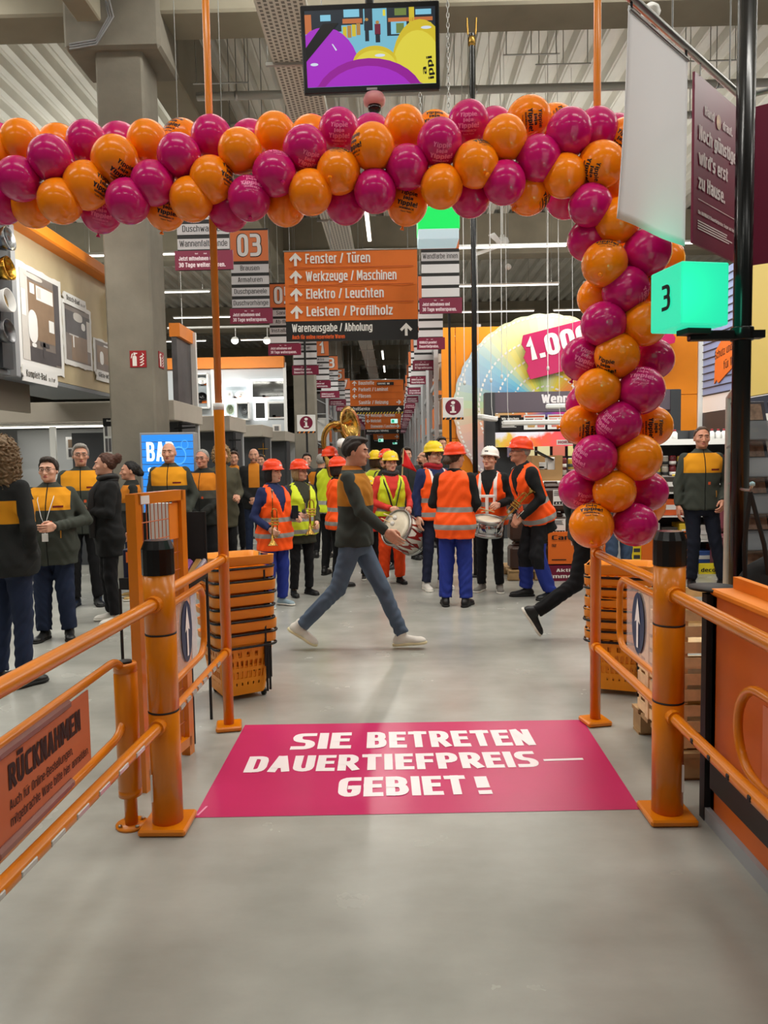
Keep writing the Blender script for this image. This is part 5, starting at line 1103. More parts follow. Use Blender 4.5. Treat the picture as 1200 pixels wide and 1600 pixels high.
# swing gate with return sign
t = thing('swing_gate', 'orange tube gate loop carrying the orange RÜCKNAHMEN sign', 'gate', (gp.x, 1.6, .45))
GX = -1.2
b = MB(); b.tube(loop_pts((GX, 1.0, 0), (GX, 3.19, 0), .435, .765, .16), .0175, n=14); b.build('gate_loop', M_paint, t)
b = MB(); b.tube([(GX, 3.16, .6), (gp.x, gp.y, .6)], .012, n=8); b.build('hinge_arm', M_paint, t)
M_signr = mat('sign_terracotta', (206, 112, 72), .5, var=.02)
sy0, sy1 = 2.0, PX(135, 1120, GX).y
ty0, ty1, ty2, ty3 = PX(5, 1190, GX).y-sy0, PX(120, 1130, GX).y-sy0, PX(108, 1180, GX).y-sy0, PX(133, 1180, GX).y-sy0
t = thing('return_sign', 'orange RÜCKNAHMEN sign clipped into the swing gate loop', 'sign', (GX, 2.4, .47)); M = frame_m((GX+.012, sy0, .465), (0, 1, 0), (0, 0, 1))
b = MB(); b.slab((GX+.012, sy0, .465), (0, 1, 0), (0, 0, 1), sy1-sy0, .275, .006, bev=.0015); b.build('plate', M_signr, t)
b = MB(); text(b, 'RÜCKNAHMEN', M, ty0, .150, .080, ty1-ty0, z=.002, wt='h'); text(b, 'Auch für Online-Bestellungen,', M, ty0, .088, .032, ty2-ty0, z=.002, wt='r'); text(b, 'mitgebrachte Ware bitte hier anmelden.', M, ty0, .036, .032, ty3-ty0, z=.002, wt='r'); b.build('lettering', mat('sign_brown_black', (52, 26, 26), .6), t)
for z in (.455, .745):
    b = MB(); b.box((GX+.008, (sy0+sy1-.2)/2+.05, z), (.04, sy1-sy0-.25, .035), 0, .01); b.build('clip_profile', mat('clip_mauve', (148, 98, 92), .25, alpha=.75), t)
# ------------------------------------------------------------------ grid panel with leaflets
GA = Vector((-1.25, 3.52, 0)); GB = Vector((-1.165, 3.98, 0)); gd = (GB-GA).normalized(); gl = (GB-GA).length; M = frame_m(GA, gd, (0, 0, 1))
t = thing('grid_panel', 'tall orange wire grid panel in a square tube frame behind the bollard', 'grid panel', GA)
b = MB(M=M); H = 1.455
b.box((0, H/2, 0), (.055, H, .05)); b.box((gl, H/2, 0), (.055, H, .05)); b.box((gl/2, H-.025, 0), (gl, .055, .05)); b.box((gl/2, .08, 0), (gl, .05, .05)); b.build('tube_frame', M_paint, t)
b = MB(M=M)
for k in range(1, 12): b.tube([(gl*k/12, .1, 0), (gl*k/12, H-.05, 0)], .0025, n=5)
for k in range(1, 14): b.tube([(0, .1+(H-.15)*k/14, .004), (gl, .1+(H-.15)*k/14, .004)], .003, n=5)
b.build('wire_grid', mat('grid_wire', (196, 110, 60), .3), t, kind='stuff')
b = MB(M=M); b.box((gl*.82, H-.16, .006), (.1, .19, .004)); b.build('orange_plate', M_orangeb, t)
b = MB(M=M); b.box((.06, H-.03, .027), (.08, .04, .003)); b.build('sticker', M_white, t)
# small display stand behind the grid
DX0, DX1, DY0, DY1 = -1.56, -1.17, 4.12, 4.52
t = thing('snack_stand', 'black wire stand with a snack tray behind the wire grid', 'display stand', (DX0, DY0, 0))
b = MB(); b.box(((DX0+DX1)/2, (DY0+DY1)/2, .90), (DX1-DX0, DY1-DY0, .015)); b.box(((DX0+DX1)/2, DY0, .93), (DX1-DX0, .012, .06)); b.box((DX1, (DY0+DY1)/2, .93), (.012, DY1-DY0, .06)); b.build('tray', M_blackm, t)
for x in (DX0, DX1):
    for y in (DY0, DY1): b = MB(); b.tube([(x, y, 0), (x, y, .9 if y < 4.2 else 1.3)], .009, n=6); b.build('leg', M_blackm, t)
b = MB(); b.box(((DX0+DX1)/2, DY1, 1.1), (DX1-DX0, .01, .4)); b.build('back_panel', M_blackm, t)
t = thing('leaflet_pocket', 'white leaflet pocket on the back of the snack stand', 'leaflet holder', (-1.38, DY1-.02, 1.12))
b = MB(); b.box((-1.40, DY1-.03, 1.22), (.2, .03, .28), 0, .004); b.build('pocket', M_picl, t)
b = MB(); b.add([(-1.38, DY1-.047, 1.12), (-1.30, DY1-.047, 1.12), (-1.33, DY1-.047, 1.32)], [(0, 1, 2)]); b.build('blue_leaflet', mat('leaflet_blue', (120, 165, 220), .4), t)
t = thing('navy_carton', 'navy carton with small orange label on the snack tray', 'box', (-1.5, 4.2, .91)); b = MB(); b.box((-1.48, 4.22, 1.015), (.15, .1, .2), 0, .004); b.build('carton', mat('navy_carton', (26, 28, 56), .4), t)
b = MB(); b.box((-1.515, 4.168, 1.07), (.04, .003, .06)); b.build('orange_label', M_signo, t)
for k, cc in enumerate(((180, 150, 60), (96, 72, 120), (200, 190, 180), (140, 90, 150), (150, 110, 60))):
    q = MB(M=Matrix.Translation((-1.45+.062*k, 4.38, .955)) @ Matrix.Rotation(.3, 4, 'X')); q.box((0, 0, 0), (.055, .22, .07), 0, .014); put(q.build('snack_pack', mat('snack_%d' % k, cc, .2)), 'shiny wrapped snack pack on the tray, %s from the grid post' % ORD[k], 'snack', 'snack packs on the tray')
b = MB(); b.tube([(-1.155, 4.16, .955), (-1.15, 4.40, 1.0)], [.02, .03], n=10, flat=.6); put(b.build('snack_pack', mat('snack_silver', (170, 160, 170), .2, .6)), 'silver snack pack sticking out past the bollard', 'snack', 'snack packs on the tray')
# ------------------------------------------------------------------ rolling baskets
M_bask = mat('basket_orange', (240, 148, 22), .38, var=.04, spec=.45)
def rr_ring(w, d, r, n=6):
    pts = []
    for cx, cy, a0 in ((w/2-r, d/2-r, 0), (-w/2+r, d/2-r, PI/2), (-w/2+r, -d/2+r, PI), (w/2-r, -d/2+r, 1.5*PI)):
        for k in range(n+1): a = a0+PI/2*k/n; pts.append((cx+r*math.cos(a), cy+r*math.sin(a)))
    out = []
    for i in range(len(pts)):                      # refine the straight runs
        a = pts[i]; c = pts[(i+1) % len(pts)]; L = math.hypot(c[0]-a[0], c[1]-a[1]); m = max(1, int(L/.012))
        for k in range(m): out.append((a[0]+(c[0]-a[0])*k/m, a[1]+(c[1]-a[1])*k/m))
    return out
BW, BD, BH = .40, .46, .40
def basket_body():
    base = rr_ring(.40, .46, .06); n = len(base)
    rows = [0, .03, .05, .065, .085, .115, .165, .19, .24, .265, .30, .325]
    b = MB(); vs_ = []
    for z in rows:
        s = .74+.24*(z/.33)
        for x, y in base: vs_.append((x*s, y*s*.96, z+.035))
    fs = []
    for j in range(len(rows)-1):
        for k in range(n):
            x, y = base[k]; cornr = abs(x) > .135 and abs(y) > .165
            slot = (j in (5, 7) and (k % 3 != 0)) or (j == 3 and k % 4 == 1) or (j == 9 and k % 5 < 2)
            if slot and not cornr: continue
            fs.append((j*n+k, j*n+(k+1) % n, (j+1)*n+(k+1) % n, (j+1)*n+k))
    fs.append(tuple(range(n))[::-1]); b.add(vs_, fs, 0, False)
    return b
def rim_mesh():
    base = rr_ring(1, 1, .14, 5); n = len(base); b = MB(); vs_ = []; prof = [(.975, .35), (1.04, .353), (1.075, .358), (1.085, .395), (1.095, .40), (1.06, .40), (1.05, .362), (.98, .358)]
    for q, z in prof:
        for x, y in base: vs_.append((x*.40*q, y*.46*.96*q, z+.035+.018*max(0, -y)*2*(1 if z > .36 else 0)))
    fs = []
    for j in range(len(prof)-1):
        for k in range(n):
            x, y = base[k]
            if j == 2 and abs(x) > .44 and abs(y) < .2: continue
            if j == 5 and abs(x) > .44 and abs(y) < .2: continue
            fs.append((j*n+k, j*n+(k+1) % n, (j+1)*n+(k+1) % n, (j+1)*n+k))
    b.add(vs_, fs, 0, True); return b
def make_basket(loc, rz, label, group):
    t = thing('shopping_basket', label, 'shopping basket', loc, rz, group)
    o = basket_body().build('body', M_bask, t, local=True); md = o.modifiers.new('wall', 'SOLIDIFY'); md.thickness = .004
    rim_mesh().build('rim', M_bask, t, local=True)
    b = MB(); R = rr_ring(.432, .478, .07); R = [p for p in R if p[1] < .08]; k0 = max(range(len(R)-1), key=lambda i: math.hypot(R[i+1][0]-R[i][0], R[i+1][1]-R[i][1])); R = R[k0+1:]+R[:k0+1]; b.tube([(x, y, .372) for x, y in R], .009, n=8); b.build('carrying_handle', M_black, t, local=True)
    b = MB(); b.box((.13, -.225, .2), (.012, .012, .3)); b.box((.16, -.2, .19), (.012, .012, .28)); b.build('pull_rail', M_blackm, t, local=True)
    for s in (-1, 1):
        b = MB(); b.lathe([(.008, -.012), (.027, -.012), (.027, .012), (.008, .012)], n=16, M=Matrix.Translation((s*.135, -.135, .027)) @ Matrix.Rotation(PI/2, 4, 'Y')); w = b.build('wheel', M_black, t, local=True)
    b = MB()
    for s in (-1, 1): b.box((s*.12, .12, .02), (.03, .03, .04), 0, .008)
    b.build('foot', M_blackm, t, local=True)
    return t
proto = None
def stack(px, py, rz, n, what, step=.0985):
    global proto
    g = PZ(px, py); g.z = 0
    for k in range(n):
        loc = (g.x+.006*math.sin(k*2.1), g.y+.006*math.cos(k*1.3), .001+step*k); lab = 'orange basket, %s from the bottom of the stack %s' % (ORD[k], what)
        if proto is None: proto = make_basket(loc, rz, lab, 'orange baskets in two stacks')
        else: dup(proto, loc, rz+.02*math.sin(k*1.7), lab)
stack(372, 1083, .55, 7, 'beneath the pole with the white ring', .088)
stack(968, 1076, -.35, 7, 'beneath the hanging balloons', .0715)
# ------------------------------------------------------------------ floor sticker
c = [PZ(303, 1278), PZ(1001, 1265), PZ(910, 1125), PZ(383, 1133)]
u = (c[1]-c[0]); L0 = u.length; u.normalize(); v = Vector((-u.y, u.x, 0)); Dp = ((c[3]-c[0]).dot(v)+(c[2]-c[1]).dot(v))/2
t = thing('floor_sticker', 'big pink floor sticker reading SIE BETRETEN DAUERTIEFPREISGEBIET', 'floor sticker', (c[0]+c[2])/2)
b = MB(); b.add([(p.x, p.y, .0015) for p in c], [(0, 1, 2, 3)]); b.build('sheet', mat('sticker_pink', (186, 42, 96), .26, var=.03, vscale=2), t)
def hom(u_, v_):      # sticker-local (0..1) to floor
    a = c[0].lerp(c[1], u_); d = c[3].lerp(c[2], u_); p = a.lerp(d, v_); return p
def mat_line(s, pl, pr, ptop, wt, b):
    """pl, pr = left and right ends of the baseline on the photo, ptop = a point at capital height"""
    A = PZ(*pl); B = PZ(*pr); T = PZ(*ptop); uu = (B-A); w = uu.length; uu.normalize(); vv = Vector((-uu.y, uu.x, 0)); h = (T-A).dot(vv)
    text(b, s, frame_m((A.x, A.y, .003), uu, vv), 0, 0, h, w, wt=wt, z=0, jit=.0014)
b = MB()
mat_line('SIE', (453, 1172), (548, 1170), (462, 1147), 'h', b); mat_line('BETRETEN', (573, 1170), (838, 1165), (575, 1145), 'h', b)
mat_line('DAUERTIEFPREIS', (380, 1208), (845, 1199), (390, 1183), 'h', b)
A = PZ(850, 1190); B = PZ(912, 1188); b.add([(A.x, A.y, .003), (B.x, B.y, .003), (B.x, B.y+.025, .003), (A.x, A.y+.025, .003)], [(0, 1, 2, 3)])
mat_line('GEBIET', (527, 1246), (733, 1242), (533, 1216), 'h', b); mat_line('!', (749, 1242), (770, 1241.5), (755, 1214), 'h', b)
b.build('lettering', mat('sticker_white', (236, 226, 228), .4), t)
b = MB(); A = PZ(307, 1275); b.add([(A.x, A.y, .003), (A.x+.02, A.y+.09, .003), (A.x+.03, A.y+.09, .003), (A.x+.01, A.y, .003)], [(0, 1, 2, 3)]); b.build('small_print', mat('sticker_pale', (226, 150, 180), .4), t)
# ------------------------------------------------------------------ service counter
KX = 1.355; KY = 3.17; KH = 1.01
t = thing('service_counter', 'orange service counter with black kick band beside the barrier', 'counter', (KX, 2, 0))
b = MB(); b.box((KX+.02, (KY+.5)/2, KH/2+.03), (.04, KY-.5, KH-.06), 0); b.box((KX+.3, KY-.02, KH/2), (.6, .04, KH)); b.build('side_panel', mat('counter_orange', (206, 100, 28), .4, var=.03), t)
b = MB(); b.box((KX-.008, (KY+.5)/2-.02, .235), (.03, KY-.54, .15), 0, .008); b.build('kick_band', mat('kick_black', (42, 38, 36), .55), t)
b = MB(); b.box((KX+.0, (KY+.5)/2, .03), (.05, KY-.5, .06)); b.build('skirting', M_grey, t)
b = MB(); b.box((KX-.005, KY+.02, .5), (.045, .05, 1.0)); b.build('corner_post', M_blackm, t)
b = MB(); b.box((KX+.3, (KY+.5)/2, KH+.0), (.62, KY-.48, .03), 0, .008); b.build('counter_top', M_orangeb, t)
b = MB(); b.lathe([(.1, 0), (.105, .006), (.1, .012), (0, .012)], (KX+.03, KY+.07, KH+.0), n=24); b.build('black_disc', M_blackm, t)
b = MB(); b.box((KX+.10, (KY+.5)/2, KH+.03), (.03, KY-.5, .07)); b.build('raised_edge', M_orangeb, t)
# loop with second sign on this side
RX = 1.262
t = thing('sign_loop', 'orange tube loop beside the counter holding the AN sign', 'gate', (RX, 2.2, .45))
b = MB(); b.tube(loop_pts((RX, 1.0, 0), (RX, 2.72, 0), .435, .765, .16), .0175, n=14); b.build('gate_loop', M_paint, t)
for z in (.52, .7): b = MB(); b.tube([(RX, 1.6, z), (KX, 1.6, z)], .01, n=8); b.build('bracket', M_paint, t)
t = thing('order_sign', 'orange sign beginning AN and ON in the loop at the counter', 'sign', (RX, 2.2, .465)); M = frame_m((RX-.008, 2.52, .46), (0, -1, 0), (0, 0, 1))
b = MB(); b.slab((RX-.008, 2.52, .46), (0, -1, 0), (0, 0, 1), .9, .275, .006); b.build('plate', M_signr, t)
b = MB(); text(b, 'AN', M, .07, .155, .072, .12, z=.002, wt='h'); text(b, 'ON', M, .07, .085, .042, .09, z=.002, wt='h'); b.build('lettering', mat('sign_brown_black', (52, 26, 26)), t)
# wooden crates on a pallet
pallet(1.375, 2.3, 3.56, 4.3, 'grey wooden pallet under the fruit crates behind the counter')
def crate(x0, y0, z0, lab):
    t = thing('wooden_crate', lab, 'crate', (x0+.2, y0+.3, z0), 0, 'slatted wooden crates on the pallet'); w, d, h = .42, .62, .235
    b = MB()
    for z in (.035, .115, .195):
        for yy in (0, d): b.box((x0+w/2, y0+yy, z0+z), (w, .01, .055))
        for xx in (0, w): b.box((x0+xx, y0+d/2, z0+z), (.01, d, .055))
    b.build('slats', M_pine, t)
    b = MB()
    for xx in (.02, w-.02):
        for yy in (.02, d-.02): b.box((x0+xx, y0+yy, z0+h/2), (.035, .035, h))
    for yy in (.25, .45): b.box((x0-.006, y0+yy, z0+h/2), (.012, .05, h)); 
    b.build('posts', M_pine, t)
    b = MB(); b.box((x0+w/2, y0+d/2, z0+.012), (w-.02, d-.02, .01)); b.build('bottom', M_pine, t)
for k in range(3): crate(1.385, 3.6, .145+.238*k, 'slatted wooden crate beside the bollard, %s of its stack' % ('bottom', 'middle', 'topmost')[k])
for k in range(3): crate(1.85, 3.6, .145+.238*k, 'slatted wooden crate behind the black corner post, %s of its stack' % ('bottom', 'middle', 'topmost')[k])
# ------------------------------------------------------------------ checkout pole, lamp cube, magazine rack
cp = PY(1158, 600, 3.55); CX, CYp = cp.x, 3.55
t = thing('checkout_pole', 'thick black checkout pole standing behind the orange counter', 'pole', (CX, CYp, 0))
b = MB(); b.lathe([(.041, 0), (.041, 4.6), (0, 4.6)], (CX, CYp, 0), n=24); b.build('shaft', M_black, t)
zb = PY(1150, 524, CYp).z; xl = PY(1076, 524, CYp).x
b = MB(); b.box(((xl+CX)/2, CYp, zb), (CX-xl, .05, .045), 0, .005); b.build('bracket_arm', M_black, t)
b = MB(); b.lathe([(.05, -.03), (.052, -.025), (.052, .025), (.05, .03)], (CX, CYp, zb+.005), n=20); b.box((CX+.05, CYp-.01, zb), (.08, .06, .035)); b.build('clamp', M_black, t)
b = MB(); b.box((CX, CYp, .01), (.25, .25, .02)); b.build('foot_plate', M_blackm, t)
a = PY(1062, 519, CYp-.1); e = PY(1131, 429, CYp+.0); w = .235; h = e.z-a.z
t = thing('lamp_cube', 'glowing green checkout lamp cube with black numeral 3', 'lamp', (xl+.05, CYp, zb+.02))
M = Matrix.Translation((PY(1062, 519, CYp-.16).x, CYp-.16, zb+.028)) @ Matrix.Rotation(.20, 4, 'Z')
M_cube = mat('green_glow', (30, 120, 90), .3, emit=(40, 232, 180), estr=.85)
b = MB(M=M); b.box((w/2, w/2, h/2), (w, w*1.1, h), 0, .006); b.build('shade', M_cube, t)
Mn = M @ Matrix(((0, 0, -1, -.001), (-1, 0, 0, w*1.02), (0, 1, 0, 0), (0, 0, 0, 1))); b = MB(); text(b, '3', Mn, w*.56, h*.3, h*.42, w*.3, align='c', z=.002, wt='b'); b.build('numeral', M_textk, t)
b = MB(M=M); b.box((w*.62, w/2, -.012), (w*.5, w*.4, .024)); b.build('socket_plate', M_blackm, t)
area('cube_glow', (PY(1095, 470, CYp-.3).x, CYp-.32, zb+.17), .2, .2, .8, t, (PI/2, 0, 0), (.1, 1, .6)); bpy.data.objects['cube_glow'].location = Vector((PY(1095, 470, CYp-.3).x, CYp-.32, zb+.17))-t.location
# magazine rack
t = thing('magazine_rack', 'wire magazine rack with clear pockets behind the counter', 'magazine rack', (2.05, 3.7, 0))
b = MB(); b.tube([(1.80, 4.05, 0), (1.80, 4.05, 1.9)], .016, n=8); b.tube([(2.3, 4.05, 0), (2.3, 4.05, 1.9)], .016, n=8); b.tube([(1.80, 4.05, 1.9), (1.80, 3.95, 1.96), (1.77, 3.9, 1.9)], .014, n=8); b.box((2.05, 4.05, .02), (.6, .3, .04)); b.build('stand', M_picl, t)
for k in range(7):
    z = .55+.19*k; Mx = Matrix.Translation((1.75+.012*(6-k), 3.85, z)) @ Matrix.Rotation(-.35, 4, 'X')
    b = MB(M=Mx); b.box((.28, 0, .03), (.56, .01, .1)); b.box((.28, .06, -.02), (.56, .12, .008)); b.build('clear_pocket', mat('pocket_plastic', (150, 154, 160), .15, alpha=.55), t)
    b = MB(M=Mx)
    b.build('x', M_white, t) if False else None
    for j in range(3):
        Mj = Mx @ Matrix.Translation((.1+.19*j, .03, .09)); q = MB(M=Mj); q.box((0, 0, 0), (.17, .012, .22), 0, .002); q.box((0, -.0075, .05), (.13, .003, .09), 1); q.box((-.02, -.0075, -.06), (.1, .003, .05), 2)
        put(q.build('magazine', [mat('mag_%d' % ((k*3+j) % 4), ((48, 50, 56), (40, 34, 36), (70, 66, 74), (54, 58, 70))[(k*3+j) % 4], .25), mat('mag_photo', (150, 120, 100), .3, var=.4, vscale=30), M_picl]), 'glossy magazine in the wire rack, %s pocket from the bottom, %s across' % (ORD[k], ORD[j]), 'magazine', 'magazines in the wire rack')
# hanging lanyards and bag on the pole
hk = PY(1160, 765, 3.45); t = thing('hook', 'steel hook with pale blue tip on the black checkout pole', 'hook', hk); b = MB(); b.tube([(CX, CYp, hk.z), hk+Vector((.0, -.02, 0)), hk+Vector((.012, -.05, .0)), hk+Vector((.015, -.06, .02))], .007, n=8); b.build('rod', M_steel, t)
b = MB(); b.lathe([(0, -.012), (.012, -.006), (.012, .008), (0, .014)], hk+Vector((.016, -.06, .026)), n=10); b.build('tip', mat('tip_blue', (170, 205, 215), .3), t)
t = thing('black_bag', 'black fabric bag with long straps hanging from the pole hook', 'bag', hk)
b = MB(); n = 10; vs_ = []
for s in (-1, 1):
    b.tube([hk+Vector((.01, -.055, -.01)), hk+Vector((.03+.045*s, -.06, -.25)), hk+Vector((.06+.06*s, -.05, -.52)), hk+Vector((.08+.07*s, -.03, -.62))], .011, n=8, flat=.35)
b.build('strap', M_blackm, t)
b = MB(); b.lathe([(.05, 0), (.14, .03), (.17, .12), (.15, .22), (.09, .30), (.02, .34)], (hk.x+.12, hk.y-.0, .78), n=20, sy=.5); b.build('bag_body', mat('bag_black', (20, 20, 21), .85, bump=.6, bscale=12), t)
# ------------------------------------------------------------------ hanging rail with white cloth and maroon panels
RZ = 3.46
A = PZ(990, 0, RZ); B = PZ(1147, 141, RZ); d = (B-A).normalized(); A0 = A-d*.6; B0 = B+d*.06
t = thing('banner_rail', 'aluminium rail with the white cloth and maroon panel below it', 'rail', A0); b = MB(); b.tube([A0, B0], .018, n=12); b.build('rail_tube', M_steel, t)
b = MB()
for s in (.1, .55, .93): q = A0.lerp(B0, s); b.tube([q, (q.x, q.y, CZ)], .004, n=5)
b.build('suspension_wire', M_wire, t)
def along(px):    # parameter along the rail under pixel column px
    lo, hi = -1.0, 3.0
    for _ in range(40):
        m = (lo+hi)/2
        if proj(A+d*m)[0] < px: lo = m
        else: hi = m
    return lo
s0, s1 = along(983), along(1075); w = s1-s0
zt = RZ-.035; zbm = None
lo, hi = 0, 3
for _ in range(40):
    m = (lo+hi)/2; q = A+d*s1; yy = proj((q.x, q.y, m))[1]
    if yy > 384: lo = m
    else: hi = m
zbm = lo
t = thing('white_banner', 'blank white cloth banner hanging from the aluminium rail in front of the balloons', 'banner', A+d*s0)
nrm = Vector((d.y, -d.x, 0)); b = MB(); nx, nz = 16, 24; vs_ = []
for j in range(nz+1):
    for i in range(nx+1):
        uu, vv = i/nx, j/nz; q = A+d*(s0+w*uu); off = .012*math.sin(uu*5+1)*(1-vv)-.03*(1-vv)**2*(1-uu)
        q = q+nrm*off; vs_.append((q.x-.05*d.x*(1-vv)*(1-uu), q.y-.05*d.y*(1-vv)*(1-uu), zbm+(zt-zbm)*vv))
fs = [(j*(nx+1)+i, j*(nx+1)+i+1, (j+1)*(nx+1)+i+1, (j+1)*(nx+1)+i) for j in range(nz) for i in range(nx)]
b.add(vs_, fs, 0, True); o = b.build('cloth', mat('white_cloth', (246, 244, 247), .75, sss=0.0), t); md = o.modifiers.new('thick', 'SOLIDIFY'); md.thickness = .004
b = MB(); q0, q1 = A+d*s0, A+d*s1; b.tube([(q0.x, q0.y, zt-.015), (q1.x, q1.y, zt-.015)], .008, n=8); b.build('hem_rod', M_steel, t)
b = MB()
for q in (q0+d*.02, q1-d*.02): b.tube([(q.x, q.y, zt-.02), (q.x, q.y, RZ)], .006, n=6)
b.build('clip', M_blackm, t)
def hang_panel(o, u, w, h, label, lines, drop=.06):
    M = frame_m(o, u, (0, 0, 1)); t = thing('promotion_panel', label, 'hanging sign', o, 0, None)
    b = MB(); b.slab(o, u, (0, 0, 1), w, h, .012, bev=.002); b.build('board', M_maroon, t)
    b = MB()
    for s in (.1, .9): q = Vector(o)+Vector(u).normalized()*w*s; b.tube([(q.x, q.y, o[2]+h), (q.x, q.y, o[2]+h+drop)], .004, n=5)
    b.build('hook', M_steel, t)
    b = MB()
    for s, x, y, hh, ww, wt in lines:
        if s == '-': b.add([(x, y, .003), (x+ww, y, .003), (x+ww, y+hh, .003), (x, y+hh, .003)], [(0, 1, 2, 3)], 0, M=M)
        elif s == '=': rough_bars(b, M, x, y, ww, hh, 4)
        else: text(b, s, M, x, y, hh, ww, wt=wt, z=.003)
    b.build('lettering', mat('panel_lettering', (224, 205, 205), .6), t); return t, M
s2, s3 = along(1086), along(1152); q = A+d*s2
lo, hi = 0, 3.4
for _ in range(40):
    m = (lo+hi)/2
    if proj((q.x, q.y, m))[1] > 379: lo = m
    else: hi = m
pb = lo; H = RZ-.07-pb; w = .62
t, M = hang_panel(Vector((q.x, q.y, pb)), d, w, H, 'maroon panel reading Noch günstiger beside the white cloth banner', [('Hand', .115, H*.79, H*.055, .115, 'h'), ('drauf.', .335, H*.785, H*.055, .13, 'h'), ('Noch günstiger', .05, H*.625, H*.085, .5, 'h'), ("wird's erst", .05, H*.48, H*.085, .36, 'h'), ('zu Hause.', .05, H*.335, H*.085, .33, 'h'), ('-', .05, H*.27, H*.004, .52, ''), ('Die HORNBACH Dauertiefpreise. Sogar auf den Preis', .05, H*.185, H*.022, .52, 'h'), ('=', .05, H*.14, H*.008, .45, '')])
b = MB(M=M); b.add([(.285+.028*math.cos(k*PI/10), H*.81+.036*math.sin(k*PI/10), .003) for k in range(20)], [tuple(range(20))]); b.build('round_photo', mat('round_photo', (196, 150, 110), .4, var=.3, vscale=40), t)
qe = PY(1170, 415, 3.72); u2 = Vector((.83, -.55, 0)); zc2 = PY(1170, 168, 3.72).z; H2 = zc2-qe.z
t, M = hang_panel(qe, u2, .8, H2, 'maroon panel partly hidden behind the black checkout pole', [('HORNBACH', .09, H2*.59, H2*.045, .42, 'h'), ('Dauertief', .09, H2*.44, H2*.105, .56, 'h'), ('preise.', .09, H2*.30, H2*.105, .45, 'h'), ('-', .09, H2*.235, H2*.004, .6, ''), ('Alle Artikel', .09, H2*.155, H2*.035, .4, 'h'), ('=', .09, H2*.12, H2*.008, .5, '')], .06)
b = MB(); a = qe+Vector((0, 0, H2+.06)); b.tube([a-u2*.05, a+u2*.9], .016, n=10)
for s in (.1, .7): w_ = a+u2*s; b.tube([w_, (w_.x, w_.y, CZ)], .004, n=5)
put(b.build('banner_rail', M_steel), 'short aluminium rail above the partly hidden maroon panel', 'rail')
# ------------------------------------------------------------------ wall screen, dome camera, chains, green box
TY = 5.1
bl = PY(475, 147, TY); br = PY(688, 139, TY); uu = (br-bl); W = uu.length; H = W*.585
uu.normalize(); vv = Vector((0, -.13, 1)); M = frame_m(bl, uu, vv)
t = thing('monitor', 'black flat monitor showing a live camera picture hung above the balloons', 'monitor', bl)
b = MB(M=M); b.box((W/2, H/2, -.025), (W, H, .045), 0, .006); b.build('housing', M_black, t)
b = MB(M=M); b.box((W/2, H*.6, -.07), (.2, .2, .06)); b.tube([(W/2, H*.6, -.09), (W/2, H*.6+.5, -.09), (W/2, H*.6+2.5, -.4)], .03, n=10); b.build('ceiling_mount', M_blackm, t)
SM = []
def em(name, c, s=.9): return mat('screen_'+name, (0, 0, 0), .35, emit=c, estr=s)
SC = [em('floor', (120, 190, 212)), em('dark', (22, 34, 46)), em('orange', (196, 110, 56)), em('yellow', (214, 190, 40)), em('yellow_light', (228, 214, 66)), em('purple', (168, 40, 196)), em('purple_deep', (150, 20, 150)), em('black', (2, 2, 3)), em('sky', (130, 200, 225)), em('green', (110, 130, 60)), em('white', (215, 225, 240)), em('red', (110, 20, 50)), em('tan', (180, 130, 60))]
b = MB(M=M); mx, my = .03*W, .04*W; sw, sh = W-2*mx, H-2*my
def sp_(pts, mi, z): b.add([(mx+x*sw, my+y*sh, z) for x, y in pts], [tuple(range(len(pts)))], mi)
def rc(x0, y0, x1, y1, mi, z): sp_([(x0, y0), (x1, y0), (x1, y1), (x0, y1)], mi, z)
def el(cx, cy, rx, ry, mi, z, a0=0, a1=2*PI, clip=True):
    pts = []
    for k in range(33):
        a = a0+(a1-a0)*k/32; x, y = cx+rx*math.cos(a), cy+ry*math.sin(a)
        if clip: x = min(max(x, 0), 1); y = min(max(y, 0), 1)
        pts.append((x, y))
    sp_(pts, mi, z)
z = .0005
rc(0, 0, 1, 1, 0, z); rc(0, .72, .28, 1, 1, z*2); rc(.27, .8, .45, 1, 1, z*2.2); rc(.63, .64, 1, 1, 1, z*2); rc(.12, .86, .2, .94, 8, z*3); rc(0, .7, .05, .95, 2, z*3)
rc(.29, .82, .44, .88, 2, z*3); rc(.30, .9, .42, 1, 8, z*3); rc(.46, .72, .52, 1, 1, z*3); rc(.64, .82, .98, .87, 2, z*3); rc(.66, .66, .78, .82, 8, z*3); rc(.69, .9, .78, .99, 9, z*3); rc(.7, .67, .76, .8, 9, z*3.4); rc(.8, .74, .84, 1, 3, z*3); rc(.85, .9, .97, .97, 8, z*3); rc(.86, .68, .97, .8, 9, z*3)
for k in range(4): rc(.29+.035*k, .62+.015*k, .32+.035*k, .78+.012*k, 12 if k % 2 else 3, z*4)
rc(.535, .66, .58, .8, 11, z*5); rc(.54, .56, .575, .67, 1, z*5); el(.557, .82, .014, .022, 12, z*5.5); rc(.455, .72, .495, .84, 1, z*5); rc(.46, .58, .49, .72, 1, z*5); el(.475, .86, .013, .02, 12, z*5.5); rc(.6, .9, .62, .98, 4, z*5)
el(.14, .2, .27, .58, 5, z*6); el(.88, .22, .22, .62, 3, z*6.5); el(.86, .14, .2, .56, 4, z*7); el(.53, .3, .17, .22, 3, z*7); el(.53, .26, .16, .2, 4, z*7.4); el(.48, -.2, .43, .56, 6, z*8); el(.47, -.32, .4, .58, 5, z*8.4)
sp_([(0, .52), (.0, .34), (.26, .83), (.14, .83)], 7, z*9); sp_([(.2, .56), (.21, .56), (.24, .48), (.23, .47)], 10, z*9); el(.06, .3, .03, .02, 10, z*9); el(.57, .39, .04, .02, 10, z*9); el(.93, .73, .04, .02, 10, z*9)
b.build('screen_picture', SC, t)
